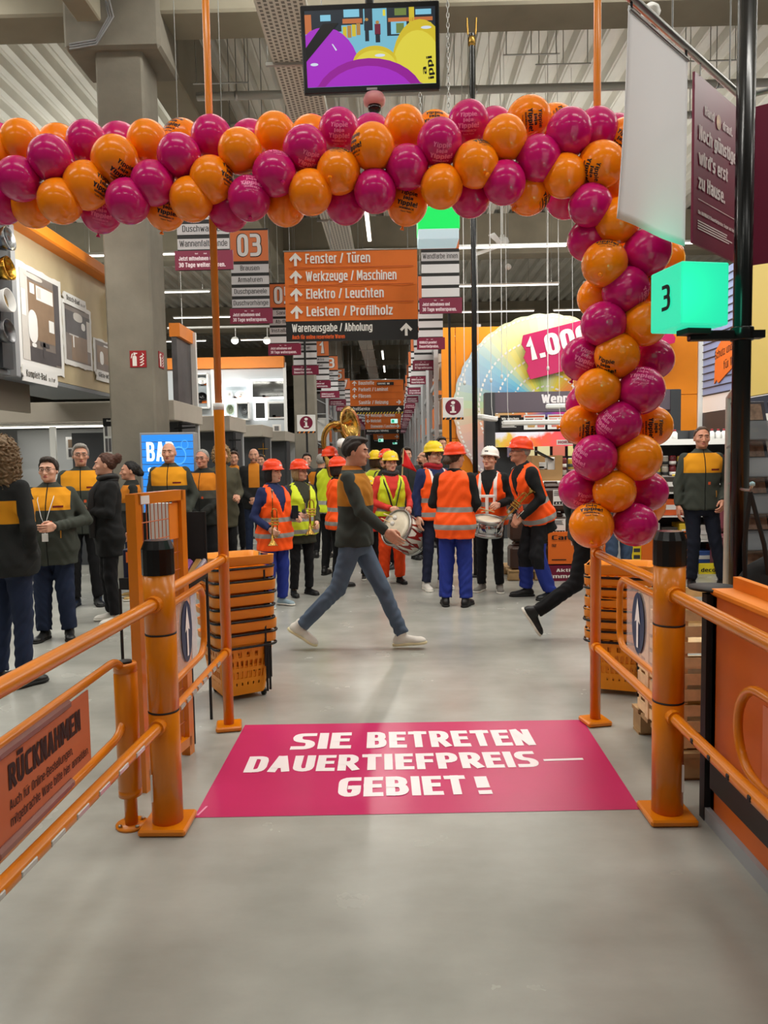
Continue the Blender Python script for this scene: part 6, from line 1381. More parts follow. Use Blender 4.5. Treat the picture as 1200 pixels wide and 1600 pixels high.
b = MB(); Mt = M @ Matrix.Translation((mx, my, 0)); text(b, 'ippi', Mt @ Matrix.Translation((sw*.985, sh*.06, 0)) @ Matrix.Rotation(PI/2+.1, 4, 'Z'), 0, 0, sw*.045, sh*.3, z=.006); text(b, 'a', Mt @ Matrix.Translation((sw*.93, sh*.12, 0)) @ Matrix.Rotation(PI/2+.1, 4, 'Z'), 0, 0, sw*.035, sh*.1, z=.006); b.build('screen_lettering', em('black', (2, 2, 3)), t)
b = MB(M=M); b.box((W/2, my*.45, .002), (.07, .014, .003)); b.build('maker_badge', M_grey, t)
p = PY(585, 160, 5.13); t = thing('dome_camera', 'pink-white dome security camera hanging just below the monitor', 'security camera', p)
b = MB(); b.lathe([(0, .07), (.02, .07), (.025, .055), (.06, .05), (.075, .02), (.07, -.012), (.045, -.025)], p, n=22); b.build('housing', mat('camera_rose', (214, 150, 150), .4), t)
b = MB(); b.lathe([(.046, -.022), (.042, -.05), (.025, -.068), (0, -.074)], p, n=20); b.build('dark_dome', mat('smoked_dome', (30, 16, 18), .08), t)
b = MB(); b.tube([p+Vector((0, .02, .06)), p+Vector((0, .04, .36))], .012, n=8); b.build('hanger', M_blackm, t)
b = MB(); b.tube([p+Vector((.02, 0, .06)), p+Vector((.06, 0, .075)), p+Vector((.07, 0, .1)), p+Vector((.045, 0, .11))], .005, n=6); b.build('cable', M_black, t)
GYB = 5.7
a = PY(653, 374, GYB); e = PY(718, 322, GYB); w = e.x-a.x; h = e.z-a.z
t = thing('lamp_box', 'square hanging lamp box, glowing green above and pale below, under the arch', 'lamp', (a.x+w/2, GYB, a.z))
b = MB(); b.box((a.x+w/2, GYB+.12, a.z+h*.66), (w, .26, h*.68), 0, .005); b.build('green_shade', mat('box_green', (20, 200, 90), .35, emit=(6, 205, 84), estr=.95), t)
b = MB(); b.box((a.x+w/2-.002, GYB+.12, a.z+h*.15), (w*.97, .25, h*.34), 0, .005); b.build('pale_shade', mat('box_pale', (190, 215, 220), .35, emit=(170, 205, 215), estr=.55), t)
def chain(x, y, z0, z1, lab):
    b = MB(); n = int((z1-z0)/.036)
    for k in range(n):
        zc = z0+.018+.036*k; pts = [(.009*math.cos(a), .024*math.sin(a)) for a in [2*PI*q/8 for q in range(8)]]
        b.tube([(x+(u_ if k % 2 else 0), y+(0 if k % 2 else u_), zc+v_) for u_, v_ in pts], .0032, n=4, closed=True)
    put(b.build('steel_chain', M_steel), lab, 'chain', 'chains of the green lamp box')
chain(PY(703, 200, GYB).x, GYB+.1, a.z+h, 6.2, 'steel chain running up from the green lamp box beside the monitor'); chain(PY(658, 200, GYB).x, GYB+.1, a.z+h, 6.2, 'steel chain of the green lamp box, mostly behind the monitor')
# ================================================================== BALLOON GARLAND
def balloon_mat(name, c, back):
    m = mat(name, c, .16, 0, .5, coat=.3, sss=.18)
    b = m.node_tree.nodes['Principled BSDF']; b.inputs['Subsurface Radius'].default_value = (.12, .05, .02); b.inputs['Subsurface Scale'].default_value = .4
    return m
M_bo = balloon_mat('balloon_orange', (246, 134, 8), None); M_bp = balloon_mat('balloon_pink', (192, 16, 104), None)
BR0 = .124
def brad(cosphi): return 1.0+.17*((1-cosphi)/2)**3.2-.015*(1+cosphi)/2
def balloon_mesh(m, nm):
    b = MB(); prof = []
    N = 22
    for k in range(N+1):
        a = PI*k/N*.985+.0; r = BR0*brad(math.cos(a)); prof.append((max(0, r*math.sin(a)), r*math.cos(a)))
    prof = prof[::-1]; b.lathe(prof, n=28)
    zk = prof[0][1]; b2 = MB(); b2.lathe([(.012, -.022), (.014, -.016), (.006, -.006), (.010, .004)], (0, 0, zk), n=10)
    return b, b2
def sphere_text(b, s, th0, y, h, w, wt='b'):
    """print on the balloon skin: centred at polar angle pi/2, azimuth 0, running along the azimuth"""
    def warp(a, c, q=0):
        az = a/BR0; el_ = c/BR0; r = BR0*brad(math.sin(el_)*1.0)*1.006+q
        return (r*math.cos(el_)*math.cos(az), r*math.cos(el_)*math.sin(az), r*math.sin(el_))
    text(b, s, None, 0, y, h, w, 0, wt, 'c', warp=warp)
BPR = {}
def balloon_proto(colr, printed):
    m = M_bo if colr == 'O' else M_bp
    t = thing('balloon', 'x', 'balloon', (0, 0, 0), 0, None)
    b, b2 = balloon_mesh(m, ''); b.build('skin', m, t, local=True); b2.build('knot', m, t, local=True)
    if printed:
        b = MB()
        sphere_text(b, 'Yippie', 0, .038, .024, .11); sphere_text(b, 'jaja', 0, .012, .018, .06, 'h'); sphere_text(b, 'Yippie!', 0, -.022, .026, .125, 'h'); sphere_text(b, 'HORNBACH', 0, -.042, .011, .09); sphere_text(b, 'Yippie Yeah!', 0, -.058, .009, .07, 'r')
        b.build('print', M_textk if colr == 'O' else mat('print_pink', (236, 120, 170), .5), t, local=True)
    return t
ROW = [  # (x, y, r, colour, layer, print direction or None)   layer 0 front, 1 side, 2 behind
 (34,219,29,'O',1,0),(30,280,33,'P',0,0),(80,247,34,'P',0,0),(93,228,31,'O',2,0),(136,220,30,'P',1,0),(181,247,34,'O',0,(.3,-.8,.2)),(136,287,34,'O',0,(.85,-.2,.3)),(94,316,33,'O',0,0),(51,324,30,'O',1,0),(2,318,32,'P',1,0),
 (158,328,29,'P',1,(.0,-.2,.1)),(200,316,33,'P',0,0),(188,225,31,'P',2,0),(231,220,31,'O',1,0),(286,219,31,'O',2,(-.4,.6,.3)),(280,243,32,'P',0,0),(239,287,33,'P',0,0),(259,324,29,'O',1,(.1,-.2,.1)),(299,313,31,'O',0,0),(331,213,30,'P',1,0),
 (375,235,32,'O',0,0),(331,278,33,'O',0,(.88,.1,.2)),(357,330,29,'P',1,0),(389,308,32,'P',0,(.1,.6,0)),(392,220,30,'P',2,0),(430,208,31,'O',1,0),(428,271,33,'P',0,(.2,.85,0)),(446,322,29,'O',1,0),(-10,236,32,'O',1,0),(-2,226,30,'P',2,0),
 (477,231,33,'P',0,(.2,-.8,0)),(530,202,31,'P',1,(0,-.25,0)),(487,214,30,'O',2,0),(530,268,33,'O',0,(0,.85,.2)),(485,302,33,'O',0,0),(540,319,29,'P',1,0),(586,300,32,'P',0,0),(582,227,33,'O',0,(-.85,0,.2)),(581,211,30,'P',2,0),(632,198,31,'O',1,0),
 (636,262,33,'P',0,0),(637,315,29,'O',1,(0,0,.2)),(690,293,32,'O',0,0),(687,221,34,'P',0,(.1,-.7,0)),(679,207,31,'O',2,(0,.5,0)),(732,190,31,'P',1,(0,-.1,0)),(742,256,34,'O',0,(.3,.8,0)),(735,308,28,'P',1,0),(788,287,32,'P',0,0),(789,215,33,'O',0,0),
 (772,200,30,'P',2,0),(829,184,31,'O',1,(.1,-.1,1.4)),(841,248,34,'P',0,0),(829,301,29,'O',1,(.8,-.4,1.2)),(868,196,31,'O',2,(.3,.4,1.4)),(889,205,34,'P',0,0),(932,202,32,'P',1,0),(962,212,29,'P',2,0),(978,218,32,'O',1,(-.3,-.2,.6)),(882,276,32,'O',0,0),
 (942,258,34,'O',0,(-.75,-.3,1.5)),(884,311,29,'P',2,0)]
COLM = [(921,321,32,'P',0,0),(968,288,32,'O',1,0),(965,345,34,'O',0,0),(918,376,30,'P',1,0),(945,411,34,'O',0,(.1,.8,.2)),(1013,394,35,'P',0,0),(1036,406,30,'O',2,0),(979,451,34,'P',0,(.8,-.3,1.3)),(934,465,30,'O',1,0),(1033,453,33,'O',1,(-.1,.7,0)),
 (942,506,34,'P',0,0),(1008,506,34,'O',0,0),(964,554,34,'O',0,(-.6,-.7,.5)),(911,558,30,'P',1,(.1,-.1,.4)),(1022,562,31,'P',1,0),(933,610,34,'O',0,0),(1003,608,35,'P',0,(0,.6,.2)),(916,632,30,'P',2,0),(968,661,34,'P',0,(-.8,0,1)),(911,664,30,'O',1,(.3,-.3,1.5)),
 (1020,666,31,'O',1,(.0,-.1,1.5)),(930,713,34,'P',0,(-.9,-.1,1)),(998,715,36,'O',0,0),(905,763,30,'P',1,(.2,-.7,.1)),(960,768,33,'O',0,0),(1013,768,30,'P',1,0),(924,819,34,'O',0,(0,.75,0)),(993,820,34,'P',0,0),(1008,790,28,'O',2,0),(935,560,28,'O',2,0),(985,395,28,'O',2,0)]
GY = 4.42
AX = [(x, y) for x, y in ((-60, 272), (200, 266), (420, 262), (620, 256), (780, 248), (900, 246), (955, 262), (962, 330), (975, 420), (985, 500), (970, 580), (965, 660), (962, 740), (960, 810))]
def nearest_axis(x, y):
    best = None
    for (a, c), (e, f) in zip(AX[:-1], AX[1:]):
        L2 = (e-a)**2+(f-c)**2; s = min(1, max(0, ((x-a)*(e-a)+(y-c)*(f-c))/L2)); qx, qy = a+(e-a)*s, c+(f-c)*s
        dd = (x-qx)**2+(y-qy)**2
        if best is None or dd < best[0]: best = (dd, qx, qy)
    return best[1], best[2]
LAYW = {0: 'front', 1: 'outer', 2: 'rear'}
def place_balloons():
    protos = {}
    lst = [(e, 0) for e in ROW]+[(e, 1) for e in COLM]
    # order inside every class, for the descriptions
    rank = {}
    for part in (0, 1):
        for cl in 'OP':
            for ly in (0, 1, 2):
                for pr in (0, 1):
                    if part == 0:
                        for hv in (0, 1):
                            sel = [e for e, p in lst if p == 0 and e[3] == cl and e[4] == ly and bool(e[5]) == bool(pr) and (e[1] > 260) == bool(hv)]; sel.sort(key=lambda e: e[0])
                            for i, e in enumerate(sel): rank[id(e)] = '%s from the far end' % ORD[i]
                    else:
                        sel = [e for e, p in lst if p == 1 and e[3] == cl and e[4] == ly and bool(e[5]) == bool(pr)]; sel.sort(key=lambda e: e[1])
                        for i, e in enumerate(sel): rank[id(e)] = '%s from the top' % ORD[i]
    for e, part in lst:
        x, y, r, cl, ly, pr = e
        r3 = BR0*R_.uniform(.97, 1.03); Y = GY + {0: -.19, 1: -.03, 2: .17}[ly] + R_.uniform(-.02, .02)
        k = r*Y/F_PX/r3 if ly < 2 else 1.0
        s = r3/BR0*min(1.08, max(.94, k))
        c = PY(x, y, Y); qx, qy = nearest_axis(x, y); ax = PY(qx, qy, GY); out = (c-ax)
        if out.length < .02: out = Vector((0, -1, 0))
        out.normalize(); zc = out
        txt = bool(pr); key = (cl, txt)
        cn = {'O': 'orange', 'P': 'pink'}[cl]
        if part == 0: lab = '%s %sballoon, %s, in the %s %s row of the arch' % (cn, 'printed ' if txt else '', rank[id(e)].replace('from the far end', 'from the column side'), 'lower' if y > 260 else 'upper', LAYW[ly])
        else: lab = '%s %sballoon %s of the %s row in the hanging column' % (cn, 'printed ' if txt else '', rank[id(e)].replace('from the top', 'from the top'), LAYW[ly])
        if txt:
            # orient so that the print (local +x) faces the wanted way; knot axis stays roughly inward
            dx, dy, roll = pr; front = (EYE-c).normalized(); rt = CR; up = CU
            n = rt*dx+up*dy; m_ = math.sqrt(max(.05, 1-dx*dx-dy*dy)); n = (n+front*m_).normalized()
            zc = out-n*out.dot(n)
            tgt = (up*math.cos(roll)+rt*math.sin(roll)); tgt = tgt-n*tgt.dot(n)
            zc = tgt.normalized(); xc = n; yc = zc.cross(xc)
        else:
            xc = zc.orthogonal().normalized(); a = R_.uniform(0, 6); yc0 = zc.cross(xc); xc = xc*math.cos(a)+yc0*math.sin(a); yc = zc.cross(xc)
        Rm = Matrix(((xc.x, yc.x, zc.x), (xc.y, yc.y, zc.y), (xc.z, yc.z, zc.z))).to_euler()
        if key not in protos: t = balloon_proto(*key); protos[key] = t; t['label'] = lab
        else: t = dup(protos[key], label=lab)
        t['group'] = 'balloons of the arch' if part == 0 else 'balloons of the hanging column'
        t.location = c; t.rotation_euler = Rm; t.scale = (s, s, s)
place_balloons()
# ================================================================== PEOPLE: sculpted as smooth distance fields, polygonised here
def surface_net(f, xs, ys, zs):
    ins = f < 0
    nx, ny, nz = f.shape
    cs = np.zeros((nx-1, ny-1, nz-1), np.int8)
    for i in (0, 1):
        for j in (0, 1):
            for k in (0, 1): cs += ins[i:nx-1+i, j:ny-1+j, k:nz-1+k]
    act = (cs > 0) & (cs < 8)
    sx = np.zeros(act.shape); sy = sx.copy(); sz = sx.copy(); cnt = sx.copy()
    def acc(ax):
        sl0 = [slice(None)]*3; sl1 = [slice(None)]*3; sl0[ax] = slice(0, -1); sl1[ax] = slice(1, None)
        a = f[tuple(sl0)]; b = f[tuple(sl1)]; cr = (a < 0) != (b < 0)
        t = np.where(cr, a/np.where(cr, a-b, 1), 0)
        G = [xs, ys, zs]; o = [u for u in (0, 1, 2) if u != ax]
        for p in (0, 1):
            for q in (0, 1):
                s = [slice(None)]*3
                for u, d in zip(o, (p, q)): s[u] = slice(d, f.shape[u]-1+d)
                s = tuple(s); c = cr[s]; tt = t[s]
                cnt[...] += c
                co = []
                for u in (0, 1, 2):
                    sh = [1, 1, 1]; sh[u] = -1
                    if u == ax: base = G[u][:-1].reshape(sh); d = (G[u][1:]-G[u][:-1]).reshape(sh); co.append(base+tt*d)
                    else:
                        dd = (p, q)[o.index(u)]; co.append(G[u][dd:f.shape[u]-1+dd].reshape(sh)+0*tt)
                sx[...] += np.where(c, co[0], 0); sy[...] += np.where(c, co[1], 0); sz[...] += np.where(c, co[2], 0)
    for ax in (0, 1, 2): acc(ax)
    idx = -np.ones(act.shape, np.int64); n = int(act.sum()); idx[act] = np.arange(n)
    m = np.maximum(cnt, 1); V = np.stack([(sx/m)[act], (sy/m)[act], (sz/m)[act]], 1)
    F = []
    for ax in (0, 1, 2):
        sl0 = [slice(1, -1)]*3; sl1 = [slice(1, -1)]*3; sl0[ax] = slice(0, -1); sl1[ax] = slice(1, None)
        a = ins[tuple(sl0)]; b = ins[tuple(sl1)]; cr = np.argwhere(a != b)
        if not len(cr): continue
        flip = a[tuple(cr.T)]
        g = cr.copy(); o = [u for u in (0, 1, 2) if u != ax]
        for u in o: g[:, u] += 1
        def cell(d1, d2):
            c = g.copy(); c[:, o[0]] -= d1; c[:, o[1]] -= d2; return idx[c[:, 0], c[:, 1], c[:, 2]]
        q = np.stack([cell(1, 1), cell(0, 1), cell(0, 0), cell(1, 0)], 1)
        if ax == 1: flip = ~flip
        q[~flip] = q[~flip][:, ::-1]
        F.append(q)
    F = np.concatenate(F) if F else np.zeros((0, 4), int)
    F = F[(F >= 0).all(1)]
    return V, F
class Field:
    def __init__(s): s.pr = []; s.post = []
    def cone(s, a, b, ra, rb, k=.02, cut=False):
        a = np.array(a, float); b = np.array(b, float); ab = b-a; L2 = max(ab @ ab, 1e-9); L = math.sqrt(L2)
        def f(P):
            h = np.clip(((P-a) @ ab)/L2, 0, 1); d = np.linalg.norm(P-a-h[..., None]*ab, axis=-1)-(ra+(rb-ra)*h)
            if cut: d = np.maximum(d, ((P-b) @ ab)/L)
            return d
        R = max(ra, rb)+.08; s.pr.append((f, np.minimum(a, b)-R, np.maximum(a, b)+R, k, 1)); return f
    def ell(s, c, r, k=.02, R=None, sub=False):
        c = np.array(c, float); r = np.array(r, float); Rm = None if R is None else np.array(R.to_3x3())
        def f(P):
            q = P-c
            if Rm is not None: q = q @ Rm
            k0 = np.linalg.norm(q/r, axis=-1); k1 = np.linalg.norm(q/(r*r), axis=-1); return k0*(k0-1)/np.maximum(k1, 1e-9)
        m = r.max()+.08; s.pr.append((f, c-m, c+m, k, -1 if sub else 1)); return f
    def box(s, c, h, rad=.01, k=.01, R=None):
        c = np.array(c, float); h = np.array(h, float)-rad; Rm = None if R is None else np.array(R.to_3x3())
        def f(P):
            q = P-c
            if Rm is not None: q = q @ Rm
            q = np.abs(q)-h; return np.linalg.norm(np.maximum(q, 0), axis=-1)+np.minimum(q.max(-1), 0)-rad
        m = np.linalg.norm(h)+rad+.05; s.pr.append((f, c-m, c+m, k, 1)); return f
    def fn(s, f, lo, hi, k=.02, sign=1): s.pr.append((f, np.array(lo, float), np.array(hi, float), k, sign)); return f
    def mesh(s, vox, pad=.02, lo=None, hi=None):
        if lo is None:
            lo = np.min([p[1] for p in s.pr if p[4] > 0], 0)+.06; hi = np.max([p[2] for p in s.pr if p[4] > 0], 0)-.06
        lo = np.array(lo)-pad; hi = np.array(hi)+pad
        xs, ys, zs = [np.arange(lo[i], hi[i]+vox, vox) for i in range(3)]
        f = np.full((len(xs), len(ys), len(zs)), .25, np.float64); G = (xs, ys, zs)
        for fn, a, b, k, sign in s.pr:
            ii = [(max(0, np.searchsorted(g, a[i])-1), min(len(g), np.searchsorted(g, b[i])+1)) for i, g in enumerate(G)]
            if any(q <= p for p, q in ii): continue
            sl = tuple(slice(p, q) for p, q in ii)
            P = np.stack(np.meshgrid(*[g[q] for g, q in zip(G, sl)], indexing='ij'), -1); d = fn(P); cur = f[sl]
            if sign > 0: h = np.clip(.5+.5*(cur-d)/k, 0, 1); f[sl] = cur*(1-h)+d*h-k*h*(1-h)
            else: h = np.clip(.5-.5*(cur+d)/k, 0, 1); f[sl] = cur*(1-h)-d*h+k*h*(1-h)
        if s.post:
            P = np.stack(np.meshgrid(xs, ys, zs, indexing='ij'), -1)
            for fn in s.post: f = fn(f, P)
        # closed hull: keep the field outside on the border
        for ax in range(3):
            sl = [slice(None)]*3
            for e in (0, -1): sl[ax] = e; f[tuple(sl)] = np.maximum(f[tuple(sl)], .003)
        return surface_net(f, xs, ys, zs)
def np_mesh(name, V, F, mats, mi=None, parent=None, attrs=None, smooth=True):
    me = bpy.data.meshes.new(name); me.from_pydata(np.asarray(V).tolist(), [], np.asarray(F).tolist())
    for m in (mats if isinstance(mats, (list, tuple)) else [mats]): me.materials.append(m)
    if mi is not None: me.polygons.foreach_set('material_index', np.asarray(mi, np.int32))
    me.polygons.foreach_set('use_smooth', np.full(len(me.polygons), smooth)); 
    for nm, (tp, arr) in (attrs or {}).items():
        at = me.attributes.new(nm, tp, 'POINT'); at.data.foreach_set('vector' if tp == 'FLOAT_VECTOR' else 'value', np.asarray(arr, np.float32).ravel())
    me.update(); o = bpy.data.objects.new(name, me); col.objects.link(o)
    if parent is not None: o.parent = parent
    return o
# ------------------------------------------------------------------ head, hair, hands, shoes (sculpted once, reused)
CACHE = {}
HEADC = np.array((0, .005, 1.655))
def head_mesh(fem, vox):
    key = ('head', fem, vox)
    if key in CACHE: return CACHE[key]
    F = Field()
    F.ell((0, .008, 1.658), (.075, .096, .092), .02); F.ell((0, -.028, 1.612), (.060 if not fem else .057, .066, .082), .03); F.ell((0, -.04, 1.562), (.047 if not fem else .041, .045, .032), .03)
    F.ell((0, -.082, 1.548), (.018, .014, .013), .02)                                    # chin
    F.cone((0, -.088, 1.648), (0, -.112, 1.604), .008, .0125, .012); F.ell((.012, -.1, 1.601), (.009, .010, .007), .008); F.ell((-.012, -.1, 1.601), (.009, .010, .007), .008)
    for s in (-1, 1):
        F.ell((s*.03, -.090, 1.668), (.024, .010, .006 if fem else .008), .014)           # brow
        F.ell((s*.031, -.1, 1.645), (.019, .016, .012), .012, sub=True)                    # socket
        F.ell((s*.031, -.081, 1.644), (.0145, .0135, .0105), .004)                          # eye
        F.ell((s*.045, -.066, 1.615), (.022, .020, .018), .02)                             # cheek
        F.ell((s*.076, .012, 1.63), (.009, .019, .03), .008, Matrix.Rotation(s*.35, 3, 'Z')); F.ell((s*.088, -.002, 1.632), (.008, .009, .018), .006, sub=True)
    F.ell((0, -.094, 1.579), (.022, .009, .005), .006); F.ell((0, -.093, 1.569), (.019, .010, .006), .006); F.ell((0, -.108, 1.574), (.02, .008, .0022), .004, sub=True)
    F.cone((0, .03, 1.44), (0, .012, 1.58), .058 if not fem else .05, .052 if not fem else .045, .03)
    V, Q = F.mesh(vox, .02)
    c = V[Q].mean(1); x, y, z = np.abs(c[:, 0]), c[:, 1], c[:, 2]; mi = np.zeros(len(Q), int)
    eye = (((x-.031)/.0118)**2+((z-1.644)/.0046)**2 < 1) & (y < -.06); mi[eye] = 1
    mi[(((x-.031)/.0062)**2+((z-1.6445)/.0062)**2 < 1) & eye] = 2
    mi[(((x)/.022)**2+((z-1.574)/.0085)**2 < 1) & (y < -.07)] = 3
    mi[(np.abs(z-(1.666+.06*(.03-x)*(x < .03)-.12*(x-.03)*(x > .03))) < .0042) & (x > .012) & (x < .05) & (y < -.06)] = 4
    CACHE[key] = (V, Q, mi); return CACHE[key]
def interp(z, zs, vs_): return np.interp(z, zs, vs_)
def hair_mesh(style, vox=.0065):
    key = ('hair', style)
    if key in CACHE: return CACHE[key]
    F = Field(); rng = np.random.RandomState(5)
    def cap(t): F.ell((0, .012, 1.662), (.077+t, .097+t, .094+t), .02)
    def curl(amp, fr):
        def p(f, P): return f+amp*(np.sin(fr*P[..., 0]+3*np.sin(fr*.6*P[..., 2]))*np.sin(fr*1.1*P[..., 1]+1.7)*np.sin(fr*.9*P[..., 2]+2*np.sin(fr*.5*P[..., 0])))
        F.post.append(p)
    def line(ys, zs, tp=.006):
        def p(f, P):
            g = P[..., 2]-interp(P[..., 1], ys, zs)+.004*np.sin(130*P[..., 0]+60*P[..., 1])
            return np.maximum(f+tp*(1-np.clip(g/.045, 0, 1))**1.5, -g*.8)
        F.post.append(p)
    def strands(amp, fr): F.post.append(lambda f, P: f+amp*np.sin(fr*(P[..., 0]*1.3+.4*P[..., 2])+4*np.sin(22*P[..., 1])))
    if style == 'short': cap(.013); F.ell((0, -.04, 1.735), (.06, .05, .03), .025); strands(.0022, 210); line([-.1, -.07, -.045, -.02, 0, .04, .09], [1.732, 1.722, 1.705, 1.655, 1.62, 1.60, 1.56])
    elif style == 'quiff': cap(.009); F.ell((0, -.05, 1.737), (.052, .05, .024), .025); F.ell((0, .02, 1.735), (.062, .07, .026), .02); strands(.0018, 170); line([-.12, -.07, -.03, -.005, .04, .09], [1.722, 1.715, 1.69, 1.63, 1.60, 1.56])
    elif style == 'receding': cap(.007); strands(.002, 200); line([-.1, -.06, -.03, .0, .04, .09], [1.76, 1.735, 1.69, 1.65, 1.60, 1.57])
    elif style == 'sides': cap(.004); line([-.1, -.02, .0, .04, .09], [1.69, 1.66, 1.635, 1.60, 1.575]); F.post.append(lambda f, P: np.maximum(f, (P[..., 2]-(1.70-.2*(P[..., 1] > .05)*0))*.8))
    elif style == 'bob': cap(.016); F.ell((.06, .01, 1.60), (.034, .06, .08), .02); F.ell((-.06, .01, 1.60), (.034, .06, .08), .02); F.ell((0, .06, 1.60), (.075, .05, .08), .02); strands(.003, 150); line([-.12, -.075, -.045, -.02, .09], [1.735, 1.722, 1.70, 1.53, 1.52])
    elif style == 'bun': cap(.008); F.ell((0, .115, 1.695), (.055, .05, .05), .02); F.ell((.01, .13, 1.72), (.04, .035, .035), .01); curl(.006, 120); line([-.12, -.08, -.04, -.01, .04, .09], [1.745, 1.738, 1.712, 1.655, 1.60, 1.57])
    elif style == 'frizz': cap(.035); F.ell((.07, .01, 1.61), (.05, .07, .09), .02); F.ell((-.07, .01, 1.61), (.05, .07, .09), .02); F.ell((0, .06, 1.6), (.09, .06, .1), .02); curl(.016, 90); line([-.14, -.085, -.05, -.03, .1], [1.74, 1.71, 1.66, 1.53, 1.5])
    elif style == 'curly':
        cap(.032); F.ell((.075, .03, 1.56), (.06, .075, .16), .03); F.ell((-.075, .03, 1.56), (.06, .075, .16), .03); F.ell((0, .085, 1.50), (.125, .06, .2), .03); F.ell((0, .06, 1.42), (.14, .07, .12), .03); curl(.022, 105); line([-.14, -.085, -.05, -.03, .1], [1.74, 1.71, 1.66, 1.25, 1.2])
    elif style == 'ponytail': cap(.010); F.cone((0, .1, 1.68), (0, .13, 1.60), .035, .045, .02); F.cone((0, .13, 1.6), (.01, .12, 1.44), .045, .02, .02); curl(.005, 110); line([-.12, -.08, -.04, -.01, .04, .09], [1.745, 1.738, 1.712, 1.655, 1.60, 1.57])
    elif style == 'beard':
        F.ell((0, -.035, 1.575), (.058, .062, .05), .02); F.post.append(lambda f, P: np.maximum(f, np.maximum((P[..., 2]-(1.585+.12*np.maximum(0, P[..., 1]+.09)))*.9, P[..., 1]-.0)))
    V, Q = F.mesh(vox, .045); CACHE[key] = (V, Q); return CACHE[key]
def hand_mesh(curl, spread=0.0):
    """left hand: wrist at origin, fingers along -z, palm faces -x, thumb towards -y"""
    key = ('hand', curl)
    if key in CACHE: return CACHE[key]
    F = Field(); F.cone((0, 0, .05), (0, 0, -.01), .028, .026, .02)
    F.box((0, 0, -.055), (.0155, .041, .048), .014, .012); F.ell((-.008, -.024, -.04), (.018, .022, .032), .015)
    c = math.radians(curl)
    for y, L, r, z0, q in ((-.031, .074, .0092, -.098, .9), (-.0105, .083, .0095, -.102, 1.0), (.0105, .077, .0092, -.1, 1.06), (.030, .060, .0082, -.094, 1.12)):
        p = np.array((0, y, z0)); a = 0; spl = y*.25
        for i, fr in enumerate((.44, .32, .26)):
            a += c*q*(.8, 1.1, .7)[i]; d = np.array((-math.sin(a), spl*(1 if i == 0 else .3), -math.cos(a))); n = p+d/np.linalg.norm(d)*L*fr; F.cone(p, n, r*(1-.1*i), r*(.93-.1*i), .004); p = n
    p0, p1, p2, p3 = (-.008, -.026, -.022), (-.018, -.05, -.05), (-.024-.3*c*.03, -.056+.012*c, -.079), (-.03-.02*c, -.05+.028*c, -.1)
    F.cone(p0, p1, .0145, .0125, .01); F.cone(p1, p2, .012, .0105, .004); F.cone(p2, p3, .0103, .0085, .004)
    V, Q = F.mesh(.0042, .012); CACHE[key] = (V, Q); return CACHE[key]
def shoe_mesh(kind):
    key = ('shoe', kind)
    if key in CACHE: return CACHE[key]
    F = Field(); t = .006
    F.cone((0, .045, -.045), (0, -.13, -.06), .037, .031, .02); F.ell((0, -.125, -.058), (.044, .06, .030), .02); F.ell((0, .03, -.04), (.036, .048, .045), .02); F.cone((0, .02, -.03), (0, .015, .015 if kind != 'boot' else .1), .04, .044, .02); F.cone((0, 0, -.02), (0, -.09, -.045), .03, .022, .02)
    F.post.append(lambda f, P: np.maximum(f, -(P[..., 2]+.068))); V, Q = F.mesh(.006, .015)
    G = Field(); G.ell((0, -.12, -.075), (.049, .072, .03), .01); G.ell((0, -.02, -.075), (.042, .09, .03), .02); G.ell((0, .045, -.075), (.041, .05, .03), .02)
    G.post.append(lambda f, P: np.maximum(f, np.maximum(P[..., 2]+.062, -(P[..., 2]+.085)))); V2, Q2 = G.mesh(.006, .01)
    CACHE[key] = (V, Q, V2, Q2); return CACHE[key]
# ------------------------------------------------------------------ cloth with zones that follow the garment
def zoned(name, base, zones, rough=.85, bump=.35, bscale=240, var=.06):
    """zones: (colour, [(channel, '<' or '>', value), ...], roughness) on the garment's own coordinates tc (x, y, z) and sl (sleeve)"""
    if name in MATS: return MATS[name]
    m = mat(name, base, rough, 0, .3, var=var, vscale=5, bump=bump, bscale=bscale); nt = m.node_tree; b = nt.nodes['Principled BSDF']
    at = nt.nodes.new('ShaderNodeAttribute'); at.attribute_name = 'tc'; sp = nt.nodes.new('ShaderNodeSeparateXYZ'); nt.links.new(at.outputs['Vector'], sp.inputs[0])
    sl = nt.nodes.new('ShaderNodeAttribute'); sl.attribute_name = 'sl'
    ax = nt.nodes.new('ShaderNodeMath'); ax.operation = 'ABSOLUTE'; nt.links.new(sp.outputs[0], ax.inputs[0])
    ch = {'x': sp.outputs[0], 'y': sp.outputs[1], 'z': sp.outputs[2], 's': sl.outputs['Fac'], 'a': ax.outputs[0]}
    cur = b.inputs['Base Color'].links[0].from_socket if b.inputs['Base Color'].links else None
    for zc, conds, *_ in zones:
        fac = None
        for c, op, v in conds:
            n = nt.nodes.new('ShaderNodeMath'); n.operation = 'LESS_THAN' if op == '<' else 'GREATER_THAN'; nt.links.new(ch[c], n.inputs[0]); n.inputs[1].default_value = v
            if fac is None: fac = n.outputs[0]
            else: mu = nt.nodes.new('ShaderNodeMath'); mu.operation = 'MULTIPLY'; nt.links.new(fac, mu.inputs[0]); nt.links.new(n.outputs[0], mu.inputs[1]); fac = mu.outputs[0]
        mx = nt.nodes.new('ShaderNodeMix'); mx.data_type = 'RGBA'; nt.links.new(fac, mx.inputs[0]); nt.links.new(cur, mx.inputs[6]); mx.inputs[7].default_value = rgb(*zc); cur = mx.outputs[2]
    nt.links.new(cur, b.inputs['Base Color']); return m
YEL = (222, 150, 32); GRN = (62, 66, 60)
